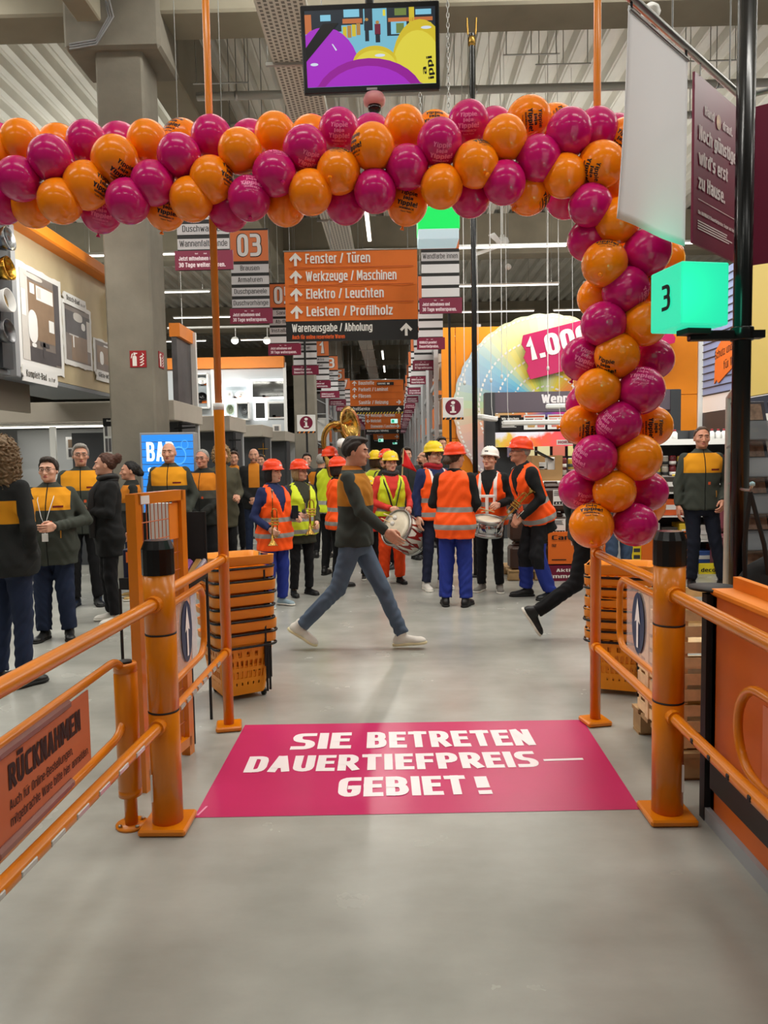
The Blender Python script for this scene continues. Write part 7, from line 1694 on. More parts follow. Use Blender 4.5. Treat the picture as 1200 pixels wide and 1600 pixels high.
BADGE = ((214, 92, 52), [('x', '>', .03), ('x', '<', .055), ('z', '>', 1.135), ('z', '<', 1.165), ('y', '<', 0)])
LOGO = ((110, 34, 30), [('x', '>', .06), ('x', '<', .15), ('z', '>', 1.285), ('z', '<', 1.305), ('y', '<', 0)])
ZIP = ((26, 28, 27), [('a', '<', .005), ('y', '<', 0)])
M_fleece = zoned('fleece_green_yellow', GRN, [(YEL, [('z', '>', 1.262), ('z', '<', 1.475), ('s', '>', .0), ('a', '<', .2)]), ZIP, BADGE, LOGO, ((200, 140, 50), [('x', '>', .118), ('x', '<', .128), ('z', '>', 1.0), ('z', '<', 1.07), ('y', '<', 0)])], .95)
M_fleece_dark = zoned('fleece_black_yellow', (40, 42, 40), [((204, 124, 34), [('z', '>', 1.24), ('z', '<', 1.46), ('s', '>', .0)]), ((78, 78, 72), [('z', '>', 1.14), ('z', '<', 1.24), ('s', '>', .0)]), ZIP, BADGE], .95)
M_soft_black = zoned('jacket_black', (24, 25, 26), [ZIP], .85)
M_soft_dark = zoned('jacket_charcoal', (44, 47, 46), [ZIP], .85)
M_open = zoned('jacket_open_yellow', (36, 36, 36), [((206, 128, 38), [('a', '<', .085), ('y', '<', 0), ('z', '>', 1.13), ('s', '>', 0)])], .85)
M_navy = zoned('jacket_navy', (34, 44, 84), [], .85); M_red = zoned('jacket_red', (206, 58, 50), [], .8); M_olive = zoned('jacket_olive', (54, 54, 44), [], .9); M_parka = zoned('parka_olive', (78, 76, 62), [], .9)
REF = (150, 148, 146)
def vest_mat(nm, c, z1, z2, straps=False):
    zs = [(REF, [('z', '>', z1), ('z', '<', z1+.055)]), (REF, [('z', '>', z2), ('z', '<', z2+.055)])]
    if straps: zs.append(((225, 222, 218), [('a', '>', .075), ('a', '<', .115), ('y', '<', 0), ('z', '>', 1.15)]))
    return zoned(nm, c, zs, .6, .25, 60)
M_vo = vest_mat('vest_orange', (255, 88, 20), .86, 1.05); M_vo2 = vest_mat('vest_orange_straps', (255, 88, 20), .9, 1.07, True); M_vy = vest_mat('vest_yellow', (206, 222, 44), .84, 1.0)
M_jean = zoned('denim_blue', (66, 84, 112), [], .85, .4, 300, .16); M_jeand = zoned('denim_dark', (32, 42, 66), [], .85, .4, 300, .15); M_jeang = zoned('denim_greyblue', (84, 98, 118), [], .85, .4, 300, .16)
M_tblack = zoned('trousers_black', (20, 20, 23), [], .85); M_troyal = zoned('trousers_royal', (36, 52, 136), [], .75, .3, 120, .1); M_torange = zoned('trousers_orange', (236, 74, 22), [], .75); M_tnavy = zoned('trousers_navy', (36, 40, 62), [], .85, .3, 120, .2)
M_tpad = zoned('trousers_royal_pads', (36, 52, 136), [((22, 22, 26), [('z', '>', .62)]), ((22, 22, 26), [('z', '>', .34), ('y', '<', -.01)])], .75)
SKIN = [mat('skin_%d' % i, c, .5, 0, .4, var=.05, vscale=30, sss=.12) for i, c in enumerate(((206, 152, 126), (214, 164, 140), (190, 134, 108), (198, 140, 116)))]
M_eyew = mat('eye_white', (176, 160, 152), .3); M_iris = mat('iris', (48, 38, 32), .15); M_lip = mat('lips', (176, 98, 90), .45)
HAIRM = {n: mat('hair_'+n, c, .55, 0, .4, var=.25, vscale=60, bump=.5, bscale=160) for n, c in dict(dark=(40, 30, 24), brown=(70, 48, 34), grey=(150, 146, 140), blond=(150, 122, 86), auburn=(74, 44, 32), black=(22, 20, 20), curly=(112, 90, 62), stubble=(110, 84, 66)).items()}
HELM = {n: mat('helmet_'+n, c, .22, 0, .5, coat=.3) for n, c in dict(orange=(232, 62, 18), yellow=(232, 198, 24), white=(236, 234, 228)).items()}
SHOEM = {'black': mat('shoe_black', (20, 20, 21), .45), 'white': mat('shoe_white', (222, 218, 210), .55), 'grey': mat('shoe_grey', (120, 116, 110), .6), 'pale': mat('shoe_paleblue', (150, 172, 182), .6), 'gold': mat('shoe_gold', (170, 140, 86), .35, .5)}
SOLEM = {'black': mat('sole_black', (16, 16, 16), .7), 'white': mat('sole_white', (226, 222, 212), .6), 'cream': mat('sole_cream', (216, 206, 168), .6)}
M_glass = mat('spectacle_frame', (18, 16, 16), .3)
# arms: elbow and wrist of the LEFT arm (x > 0) for a 1.75 m figure, thumb direction
ARM = dict(hang=((.235, .03, 1.15), (.245, -.03, .90), (0, -1, 0), 22), belly=((.27, .03, 1.15), (.10, -.22, 1.12), (0, -.2, 1), 30), pocket=((.262, .07, 1.15), (.20, -.06, .94), (-.3, -1, 0), 30),
           front=((.235, .04, 1.14), (.15, -.22, 1.10), (-.6, 0, .8), 55), low=((.23, .03, 1.14), (.12, -.18, .98), (-.5, -.3, .8), 50), cross=((.225, -.02, 1.15), (-.01, -.20, 1.17), (0, -.4, 1), 35), clasp=((.245, .0, 1.13), (.05, -.19, .95), (-.4, -.5, .7), 45),
           back=((.225, .14, 1.18), (.235, .10, .93), (0, -1, 0), 20), fwd=((.225, -.06, 1.16), (.215, -.24, .98), (0, -.9, .5), 25))
def rotx(a): return Matrix.Rotation(a, 4, 'X')
def person(label, px, Y, ytop=None, H=None, face=0, fem=False, fat=1.0, hair='short', hcol='brown', skin=0, top=None, vest=None, legs=M_jeand, shoe='black', sole='black', armL='hang', armR='hang',
           lean=0.0, hyaw=0, hpitch=0, helmet=None, glasses=False, scarf=None, hem=.86, beard=None, legpose=None, group=None, loose=1.0, coarse=1.0, vhem=.80, collar=True, hscale=1.0, twist=0, pz=0.0, belt=None, tilt=0):
    """face: heading in degrees, 0 = towards the camera, negative = towards the column side. px, Y = where the figure stands"""
    base = PY(px, 900, Y); base.z = pz
    if H is None:
        tz = PY(px, ytop, Y).z - pz; H = tz/(1.0 if not helmet else 1.03)
    s = H/1.75
    vox = (.0115 if Y < 7.2 else .0145 if Y < 9.6 else .018)*coarse
    piv = Vector((0, .0, .95)); T = Matrix.Translation(piv) @ Matrix.Rotation(math.radians(twist), 4, 'Z') @ Matrix.Rotation(math.radians(tilt), 4, 'Y') @ rotx(math.radians(lean)) @ Matrix.Translation(-piv); Ti = np.array(T.inverted())
    TT = lambda p: T @ Vector(p)
    # joints
    sh = {}; el = {}; wr = {}; th = {}; cu = {}
    for sd, nm in ((1, armL), (-1, armR)):
        e, w, t_, c = ARM[nm] if isinstance(nm, str) else nm
        fx = 1+.55*(fat-1)
        sh[sd] = TT((sd*.172, .015, 1.42)); el[sd] = TT((sd*e[0]*fx, e[1], e[2])); wr[sd] = TT((sd*w[0], w[1]-.35*(fat-1)*(w[1] < -.1), w[2])); th[sd] = (T.to_3x3() @ Vector((sd*t_[0], t_[1], t_[2]))); cu[sd] = c
    lp = dict(hipx=.092, kneeL=(.10, -.015, .50), ankL=(.115, .02, .086), toeL=(.25, -1, 0), kneeR=(-.10, -.015, .50), ankR=(-.115, .02, .086), toeR=(-.25, -1, 0))
    lp.update(legpose or {})
    hip = {1: Vector((lp['hipx'], 0, .92)), -1: Vector((-lp['hipx'], 0, .92))}
    kn = {1: Vector(lp['kneeL']), -1: Vector(lp['kneeR'])}; an = {1: Vector(lp['ankL']), -1: Vector(lp['ankR'])}; toe = {1: Vector(lp['toeL']), -1: Vector(lp['toeR'])}
    # torso section
    Z = np.array([.80, .88, .95, 1.06, 1.18, 1.30, 1.40, 1.455, 1.50]); A = np.array([.150, .172, .172, .150, .158, .172, .178, .125, .062]); B = np.array([.10, .118, .118, .104, .112, .118, .102, .080, .058]); Yo = np.array([.01, .012, .01, 0, -.004, -.004, .006, .014, .02])
    if fem: A = A*np.array([1.02, 1.02, 1.0, .92, .92, .93, .92, .93, .95]); B = B*np.array([1.02, 1.04, 1, .96, .99, 1.05, .98, 1, 1])
    fz = np.interp(Z, [.8, .95, 1.1, 1.3, 1.45], [1, 1, 1, .55, .1]); A = A*(1+(fat-1)*.8*fz); B = B*(1+(fat-1)*1.5*fz); Yo = Yo-(fat-1)*.06*fz
    def torso_fn(off, extra=None, zlo=.78, zhi=1.5):
        def f(P):
            q = P @ Ti[:3, :3].T+Ti[:3, 3]; x, y, z = q[..., 0], q[..., 1], q[..., 2]
            a = np.interp(z, Z, A)+off; b = np.interp(z, Z, B)+off; yo = np.interp(z, Z, Yo)
            if extra is not None: e = np.interp(z, extra[0], extra[1]); a = a+e; b = b+e
            p = 2.35; rr = (np.abs(x/a)**p+np.abs((y-yo)/b)**p)**(1/p); d = (rr-1)*np.minimum(a, b)
            return np.maximum(d, np.maximum(zlo-off*.3-z, z-zhi-off))
        return f
    tb = (np.array((-.42, -.42, .6)), np.array((.42, .42, 1.62)))
    cl = [TT((x, y, z)) for x in (-.3, .3) for y in (-.32, .25) for z in (.66, 1.56)]; tlo = np.min([np.array(c) for c in cl], 0); thi = np.max([np.array(c) for c in cl], 0)
    def tcs(V):
        q = V @ Ti[:3, :3].T+Ti[:3, 3]; return q
    # ---------------- body (one mesh: head, neck, trunk, limbs, hands)
    F = Field(); F.fn(torso_fn(-.006, None, .885), tlo, thi, .03)
    ar = .9 if fem else 1.0
    for sd in (1, -1):
        F.cone(sh[sd], el[sd], .046*ar, .036*ar, .03); F.cone(el[sd], wr[sd], .036*ar, .026*ar, .015); F.cone(hip[sd]-Vector((0, 0, .03)), kn[sd], .07, .05, .03); F.cone(kn[sd], an[sd], .05, .034, .02)
    F.cone(TT((0, .025, 1.42)), TT((0, .015, 1.53)), .052, .047, .03)
    Vb, Qb = F.mesh(.02 if Y > 7 else .016)
    Vh, Qh, mh = head_mesh(fem, .0042 if Y < 9.6 else .0056)
    np_ = TT((0, .015, 1.53)); Hm = Matrix.Translation(np_) @ Matrix.Rotation(math.radians(hyaw), 4, 'Z') @ rotx(math.radians(hpitch)) @ Matrix.Scale(hscale, 4) @ Matrix.Translation((0, -.015, -1.53)); Hn = np.array(Hm)
    def hx(V): return V @ Hn[:3, :3].T+Hn[:3, 3]
    Vs = [Vb, hx(Vh)]; Qs = [Qb, Qh+len(Vb)]; ms = [np.zeros(len(Qb), int), mh]; off = len(Vb)+len(Vh)
    for sd in (1, -1):
        V, Q = hand_mesh(cu[sd]); d = (wr[sd]-el[sd]).normalized(); t_ = th[sd]-d*th[sd].dot(d); t_.normalize()
        z = -d; y = -t_; x = y.cross(z)
        if sd < 0: V = V*np.array((-1, 1, 1)); Q = Q[:, ::-1]
        Rm = np.array(((x.x, y.x, z.x), (x.y, y.y, z.y), (x.z, y.z, z.z))); hs = .93 if fem else 1.0
        V = (V*hs) @ Rm.T+np.array(wr[sd]); Vs.append(V); Qs.append(Q+off); ms.append(np.zeros(len(Q), int)); off += len(V)
    V = np.concatenate(Vs)*s; Q = np.concatenate(Qs); mi = np.concatenate(ms)
    ob = np_mesh('person', V, Q, [SKIN[skin], M_eyew, M_iris, M_lip, HAIRM[hcol if hcol in HAIRM else 'dark']], mi)
    put(ob, label, 'person', group); ob.location = base; ob.rotation_euler = (0, 0, math.radians(face)); WM[ob.name] = Matrix.Translation(base) @ Matrix.Rotation(math.radians(face), 4, 'Z')
    # ---------------- trousers
    F = Field(); F.fn(torso_fn(.006, None, .80, .98), tlo, thi, .03)
    for sd in (1, -1):
        lo_ = loose
        F.cone(hip[sd]+Vector((0, .008, -.02)), kn[sd], .092*(1+.4*(fat-1)), .066*lo_, .03); e = an[sd]+(an[sd]-kn[sd]).normalized()*(-.012); F.cone(kn[sd], e, .066*lo_, .056*lo_, .02, cut=True)
    amp = .0042*lo_
    F.post.append(lambda f, P: f+amp*(np.sin(62*P[..., 2]+7*np.sin(15*P[..., 0]+3*P[..., 2])+5*np.sin(19*P[..., 1]))*np.interp(P[..., 2], [.1, .25, .45, .55, .8, .95], [1.2, .8, .9, .8, .5, .3])))
    Vt, Qt = F.mesh(vox, .02); o = np_mesh('trousers', Vt*s, Qt, legs, None, ob, {'tc': ('FLOAT_VECTOR', Vt), 'sl': ('FLOAT', np.ones(len(Vt)))})
    # ---------------- jacket
    slv = (.062, .052, .044) if not fem else (.056, .048, .041)
    F = Field(); hf = (np.array([hem-.05, hem+.06, 1.02, 1.2, 1.5]), np.array([.018, .012, .012, .006, .0]))
    tf = torso_fn(.02, hf, hem-.02, 1.485); F.fn(tf, tlo, thi, .03)
    arms = []
    for sd in (1, -1):
        w = wr[sd]+(el[sd]-wr[sd]).normalized()*.005
        arms.append(F.cone(sh[sd], el[sd], slv[0]*lo_ if False else slv[0], slv[1], .035)); arms.append(F.cone(el[sd], w, slv[1], slv[2], .02, cut=True))
    if collar: F.cone(TT((0, .028, 1.45)), TT((0, .026, 1.525)), .080, .070, .012, cut=True)
    F.post.append(lambda f, P: np.maximum(f, hem-(P @ Ti[:3, :3].T+Ti[:3, 3])[..., 2]))
    ph = R_.uniform(0, 6)
    F.post.append(lambda f, P: f+.0040*np.sin(46*P[..., 2]+6*np.sin(14*P[..., 0]+ph)+5*np.sin(17*P[..., 1]+ph))*np.interp(P[..., 2], [.8, 1.0, 1.2, 1.4, 1.5], [.8, 1, .8, .5, .1]))
    Vj, Qj = F.mesh(vox, .02); tc = tcs(Vj); Pj = Vj
    da = np.min([a(Pj) for a in arms], 0); dt = torso_fn(.02)(Pj); o = np_mesh('jacket', Vj*s, Qj, top, None, ob, {'tc': ('FLOAT_VECTOR', tc), 'sl': ('FLOAT', da-dt+.02)})
    # ---------------- vest
    if vest:
        F = Field(); hv = (np.array([vhem-.05, vhem+.06, 1.0, 1.2, 1.42, 1.5]), np.array([.026, .022, .016, .010, .004, .0])); F.fn(torso_fn(.033, hv, vhem-.02, 1.47), tlo, thi, .02)
        def vcut(f, P):
            q = P @ Ti[:3, :3].T+Ti[:3, 3]; x, y, z = q[..., 0], q[..., 1], q[..., 2]
            w = np.maximum(np.abs(x)-(z-1.14)*.30, y+.01); n = np.sqrt(x**2+(y-.02)**2)-.082
            arm = np.where(z > 1.24, .155+(1.45-z)*.14-np.abs(x), 1)
            n = np.where(z > 1.38, n, 1); return np.maximum(np.maximum(f, vhem-z), np.maximum(-w, np.maximum(-n, -arm)))
        F.post.append(vcut); F.post.append(lambda f, P: f+.004*np.sin(40*P[..., 2]+6*np.sin(12*P[..., 0])+5*np.sin(15*P[..., 1])))
        Vv, Qv = F.mesh(vox*.9, .02); np_mesh('vest', Vv*s, Qv, vest, None, ob, {'tc': ('FLOAT_VECTOR', tcs(Vv)), 'sl': ('FLOAT', np.ones(len(Vv)))})
    # ---------------- shoes
    for sd in (1, -1):
        V1, Q1, V2, Q2 = shoe_mesh('low'); t_ = toe[sd].normalized(); y = -t_; x = Vector((0, 0, 1)).cross(t_) if abs(t_.z) < .95 else Vector((1, 0, 0)); x = x.normalized()*-1; z = x.cross(y)
        if z.z < 0 and abs(t_.z) < .9: x = -x; z = x.cross(y)
        Rm = np.array(((x.x, y.x, z.x), (x.y, y.y, z.y), (x.z, y.z, z.z))); k = (.95 if fem else 1.03)
        W = lambda V: ((V*k) @ Rm.T+np.array(an[sd]))*s
        so = np_mesh('shoe', W(V1), Q1, SHOEM[shoe], None, ob); np_mesh('sole', W(V2), Q2, SOLEM[sole], None, so)
    # ---------------- hair, beard, helmet, glasses
    if hair:
        V1, Q1 = hair_mesh(hair)
        if helmet: 
            keep = V1[:, 2] < 1.70; V1 = V1.copy(); V1[:, 2] = np.minimum(V1[:, 2], 1.715)
        np_mesh('hair', hx(V1)*s, Q1, HAIRM[hcol], None, ob)
    if beard: V1, Q1 = hair_mesh('beard'); np_mesh('beard', hx(V1)*s, Q1, HAIRM[beard], None, ob)
    HM = Matrix.Scale(s, 4) @ Hm
    if helmet:
        b = MB(M=HM @ Matrix.Translation((0, .008, 1.69)) @ rotx(-.06)); prof = [(1.16, -.012), (1.17, -.004), (1.07, .004), (1.06, .03), (1.0, .06), (.86, .088), (.6, .108), (.3, .118), (0, .12)]
        b.lathe([(r*.100, z) for r, z in prof], n=28, sy=1.22)
        b.add([(.105*math.sin(a)*(1.0), -.122*math.cos(a)*1.0, -.0) for a in [PI*(k/12-.5)*.9 for k in range(13)]]+[(.108*math.sin(a)*.95, -.122*math.cos(a)-.055*max(0, math.cos(a))**.8, -.016) for a in [PI*(k/12-.5)*.9 for k in range(13)]], [(k, k+1, 14+k, 13+k) for k in range(12)], 0, True)
        for x in (-.03, 0, .03): b.tube([(x, -.085, .075), (x, -.04, .112), (x, .03, .118), (x, .09, .078)], [.007, .009, .009, .007], n=6)
        h = b.build('hard_hat', HELM[helmet], ob, local=True)
        b = MB(M=HM @ Matrix.Translation((0, .008, 1.69)) @ rotx(-.06)); b.box((0, -.126, .035), (.045, .006, .016)); b.build('badge', M_white if helmet != 'white' else M_dgrey, h, local=True)
    if glasses:
        b = MB(M=HM)
        for sd in (1, -1):
            b.tube([(sd*.031+.021*math.cos(a), -.107, 1.642+.014*math.sin(a)) for a in [2*PI*k/14 for k in range(14)]], .0022, n=5, closed=True); b.tube([(sd*.052, -.106, 1.646), (sd*.074, -.05, 1.648), (sd*.082, .01, 1.645)], .002, n=5)
        b.tube([(-.011, -.108, 1.646), (.011, -.108, 1.646)], .002, n=5); b.build('glasses', M_glass, ob, local=True)
    if scarf:
        b = MB(M=Matrix.Scale(s, 4) @ T)
        for k in range(2): b.tube([((.082+.01*k)*math.cos(a), .02+(.075+.008*k)*math.sin(a), 1.475+.035*k+.012*math.sin(a*2+k)) for a in [2*PI*q/16 for q in range(16)]], .032, n=8, closed=True)
        if scarf[1]: b.tube([(.05, -.07, 1.46), (.06, -.15, 1.35), (.06, -.155, 1.15), (.05, -.15, .9)], [.03, .045, .05, .045], n=8, flat=.5)
        b.build('scarf', scarf[0], ob, local=True)
    return ob, {'s': s, 'wr': {k: ob.matrix_basis @ (v*s) for k, v in wr.items()}, 'T': T, 'M': WM[ob.name] @ Matrix.Scale(s, 4), 'el': el, 'th': th, 'an': an}
# ================================================================== THE STAFF CROWD AND THE BAND
WLK = dict(kneeL=(.07, -.20, .50), ankL=(.06, -.37, .115), toeL=(.05, -1, .10), kneeR=(-.08, .14, .52), ankR=(-.08, .46, .20), toeR=(-.05, -1, -.55))
person('curly-haired person seen from behind in dark yellow-yoked jacket and jeans', 14, 5.3, 688, face=160, fem=True, fat=1.15, hair='curly', hcol='curly', top=zoned('jacket_yoke_back', (38, 40, 40), [(YEL, [('z', '>', 1.17), ('z', '<', 1.33), ('s', '>', .0)])], .9), legs=M_jeand, armR=((.25, .06, 1.15), (.20, -.02, .92), (0, -1, 0), 35), hem=.80, hyaw=22)
ob2p, j2p = person('smiling person with glasses and lanyard, hand on the belly of a green fleece', 84, 6.7, 716, face=12, fat=1.32, hair='short', hcol='dark', skin=1, glasses=True, top=M_fleece, legs=M_jeand, armL='belly', armR='hang', hem=.74, loose=1.25, hyaw=-6)
person('tall grey-haired person with glasses in black and yellow jacket', 134, 8.3, 695, face=18, fat=1.12, hair='short', hcol='grey', glasses=True, top=M_fleece, legs=M_tblack, hem=.80, hyaw=8, armR='pocket')
person('person in long black coat and scarf with auburn bun, looking sideways', 172, 7.4, 709, face=-58, fem=True, hair='bun', hcol='auburn', skin=1, top=M_soft_black, legs=M_tblack, shoe='white', sole='white', armL='cross', armR='cross', hem=.62, scarf=(M_blackm, True), hyaw=-20)
person('dark-haired person half hidden behind the person with the auburn bun', 209, 8.7, 722, face=-65, fem=True, hair='ponytail', hcol='black', top=M_fleece_dark, legs=M_jeand, shoe='gold', sole='white')
person('bald person in grey and yellow fleece before the blue BAD totem', 271, 9.0, 692, face=4, hair=None, hcol='stubble', top=M_fleece, legs=M_jeand, shoe='grey', armL='pocket', armR='hang', hem=.83)
person('person with glasses and short grey hair in black jacket with orange yoke', 322, 9.5, 703, face=-6, fat=1.08, hair='receding', hcol='grey', skin=3, glasses=True, top=M_fleece_dark, legs=M_tblack, armR='clasp', armL='clasp', hem=.80)
person('person with frizzy blond hair and olive parka behind the orange pole', 352, 9.9, 697, face=25, fem=True, hair='frizz', hcol='blond', top=M_parka, legs=M_tblack, shoe='black', armL='front', armR='front', hem=.62)
person('young person with short brown hair in the second row beside the orange pole', 371, 13.0, 706, face=10, hair='short', hcol='brown', top=M_open, legs=M_tblack, armL='clasp', armR='clasp')
person('bald bearded person with open jacket and folded hands behind the trumpet player', 402, 12.4, 701, face=8, hair=None, hcol='stubble', beard='stubble', top=M_open, legs=M_jeand, shoe='black', armL='clasp', armR='clasp', hem=.78)
person('short-haired person far back between the bald bearded one and the band', 413, 15.5, 711, face=0, hair='short', hcol='dark', top=M_soft_dark, legs=M_tblack, coarse=1.3)
person('smiling dark-haired person far behind the yellow-vested trumpet player', 484, 13.5, 709, face=5, hair='short', hcol='dark', top=M_soft_dark, legs=M_jeand, coarse=1.2)
person('grey-haired person seen from behind between the band members', 506, 12.2, 710, face=170, hair='receding', hcol='grey', top=M_fleece_dark, legs=M_tblack, coarse=1.2)
# band
ob1, j1 = person('trumpet player in orange helmet, orange vest and royal blue trousers', 431, 8.1, 718, face=48, fem=True, fat=1.12, hair='bob', hcol='black', skin=1, top=M_navy, vest=M_vo, legs=M_troyal, shoe='pale', sole='white', armL='front', armR=((.255, .05, 1.12), (.20, -.12, .98), (-.3, -.6, .7), 55), helmet='orange', vhem=.70, loose=1.2, hyaw=12)
ob2, j2 = person('trumpet player in orange helmet, yellow vest and dark jacket', 472, 8.75, 718, face=35, fem=True, fat=1.15, hair='bob', hcol='blond', skin=1, glasses=True, top=M_olive, vest=M_vy, legs=M_tblack, armL='low', armR='front', helmet='orange', hem=.70, vhem=.82, hyaw=25)
ob3, j3 = person('tuba player in orange helmet and yellow vest, half behind the walking person', 520, 10.3, 698, face=150, hair='short', hcol='black', top=M_soft_black, vest=M_vy, legs=M_tblack, armL='front', armR='front', helmet='orange', vhem=.88)
ob4, j4 = person('band member in orange helmet and orange vest directly behind the walking person', 532, 9.4, 714, face=120, fem=True, hair='bob', hcol='dark', top=M_soft_black, vest=M_vo, legs=M_tblack, armL='low', armR='low', helmet='orange')
obw, jw = person('walking person in jeans, white trainers and green fleece, crossing before the band', 557, 6.2, 684, face=80, hair='quiff', hcol='dark', skin=0, top=zoned('fleece_walk', (56, 60, 56), [((178, 116, 36), [('z', '>', 1.20), ('z', '<', 1.46), ('s', '>', .0), ('a', '<', .3)]), ((176, 104, 36), [('z', '>', 1.49)]), ((214, 208, 196), [('a', '<', .05), ('y', '>', 0), ('z', '>', 1.36), ('z', '<', 1.385)])], .95), legs=M_jeang, shoe='white', sole='cream', armL='back', armR=((.235, -.10, 1.17), (.22, -.30, 1.0), (0, -.8, .6), 25), legpose=WLK, hem=.87, hpitch=6, hyaw=8)
ob6, j6 = person('bass drum player in yellow helmet, yellow vest, red jacket and orange trousers', 613, 9.5, 705, face=12, fem=True, hair='short', hcol='brown', skin=1, top=M_red, vest=M_vy, legs=M_torange, armL=((.26, -.02, 1.14), (.20, -.24, 1.04), (-.6, -.1, .8), 50), armR=((.26, .0, 1.12), (.05, -.22, 1.04), (-.6, -.2, .8), 50), helmet='yellow', vhem=.93, loose=1.25, scarf=(mat('dotted_scarf', (44, 42, 46), .8, var=.9, vscale=70), False), hyaw=6)
person('band member in orange helmet behind the bass drum player', 606, 10.9, 702, face=-40, hair='short', hcol='grey', top=M_soft_dark, vest=M_vy, legs=M_tblack, helmet='orange')
person('band member in yellow helmet with raised hands behind the walking person', 590, 11.2, 704, face=160, hair='bob', hcol='brown', fem=True, top=mat('tan_jacket_x', (150, 124, 92), .9) if False else zoned('jacket_tan', (150, 124, 92), [], .9), vest=M_vy, legs=M_tblack, helmet='yellow', armL='front', armR='front')
person('child in yellow helmet peeping out beside the bass drum player', 579, 9.9, 748, face=15, fem=True, hair='bob', hcol='brown', top=M_red, legs=M_tblack, helmet='yellow', hscale=1.15, shoe='black', sole='white')
person('dark-haired person behind the red pennant', 638, 11.8, 700, face=10, hair='short', hcol='dark', top=M_soft_dark, legs=M_jeand)
person('bald bearded person in profile behind the snare group', 664, 12.0, 706, face=-75, hair='sides', hcol='stubble', beard='dark', top=M_soft_black, legs=M_tblack)
person('dark-haired person whose head tops the yellow helmet', 692, 13.5, 684, face=20, hair='short', hcol='dark', top=M_soft_dark, legs=M_tblack, coarse=1.2)
ob8, j8 = person('band member in yellow helmet, navy jacket and speckled navy trousers', 680, 9.05, 690, face=28, hair='short', hcol='black', skin=1, glasses=True, top=M_navy, vest=M_vo2, legs=M_tnavy, shoe='white', sole='white', armL='low', armR='hang', helmet='yellow', vhem=.86, scarf=(zoned('scarf_red', (160, 36, 44), [], .9), False), hyaw=15)
ob9, j9 = person('band member seen from behind in orange helmet, orange vest and royal blue trousers', 712, 8.0, 692, face=168, hair='ponytail', hcol='brown', top=M_soft_black, vest=M_vo, legs=M_troyal, armL='front', armR='low', helmet='orange', vhem=.76, loose=1.25, fat=1.05, hyaw=-35)
ob10, j10 = person('snare drum player in white helmet with white carrying harness', 766, 8.85, 698, face=-18, hair='short', hcol='brown', skin=1, top=M_soft_black, vest=M_vo2, legs=M_tblack, shoe='grey', sole='white', armL='front', armR='front', helmet='white', vhem=.84, hyaw=-12, hpitch=-8)
ob11, j11 = person('bending trumpet player in orange helmet and orange vest with black knee pads', 838, 8.4, 712, H=1.80, face=-72, hair='sides', hcol='grey', skin=2, glasses=True, top=M_soft_black, vest=M_vo, legs=M_tpad, armL=((.25, -.02, 1.13), (.14, -.26, 1.0), (-.5, .2, .8), 50), armR='low', helmet='orange', lean=20, hem=.72, vhem=.84, hpitch=-4, loose=1.3, hyaw=-12, legpose=dict(kneeL=(.11, -.05, .49), ankL=(.12, .10, .086), kneeR=(-.11, -.07, .49), ankR=(-.12, -.06, .086)))
person('person with tied dark hair behind the open cardboard box', 813, 11.0, 708, face=70, fem=True, hair='bun', hcol='black', top=M_soft_dark, legs=M_tblack, scarf=(M_grey, False))
# people behind the hanging balloons
WL2 = dict(kneeL=(.08, -.16, .49), ankL=(.08, -.20, .09), toeL=(.1, -1, 0), kneeR=(-.08, .10, .50), ankR=(-.08, .44, .24), toeR=(-.05, -.55, -.85))
person('striding person in dark clothes mostly hidden by the hanging balloons', 918, 6.45, H=1.78, face=82, hair='short', hcol='dark', top=M_soft_dark, legs=M_tblack, shoe='black', sole='white', armR='hang', armL='back', legpose=WL2)
person('person in blue jeans mostly hidden by the hanging balloons', 966, 8.6, H=1.76, face=20, hair='short', hcol='brown', top=M_soft_dark, legs=M_jean, shoe='grey', sole='white')
person('smiling person in green and yellow fleece standing before the paint shelf', 1094, 8.9, 668, face=-6, hair='receding', hcol='brown', skin=3, top=M_fleece, legs=zoned('trousers_inkblue', (24, 28, 42), [], .85), shoe='black', sole='black', armL=((.27, .05, 1.14), (.175, -.16, .95), (-.4, -.6, .6), 30), armR='hang', hem=.86, hyaw=-4, legpose=dict(kneeL=(.15, -.02, .50), ankL=(.24, .0, .086), kneeR=(-.08, -.03, .5), ankR=(-.09, .0, .086)))
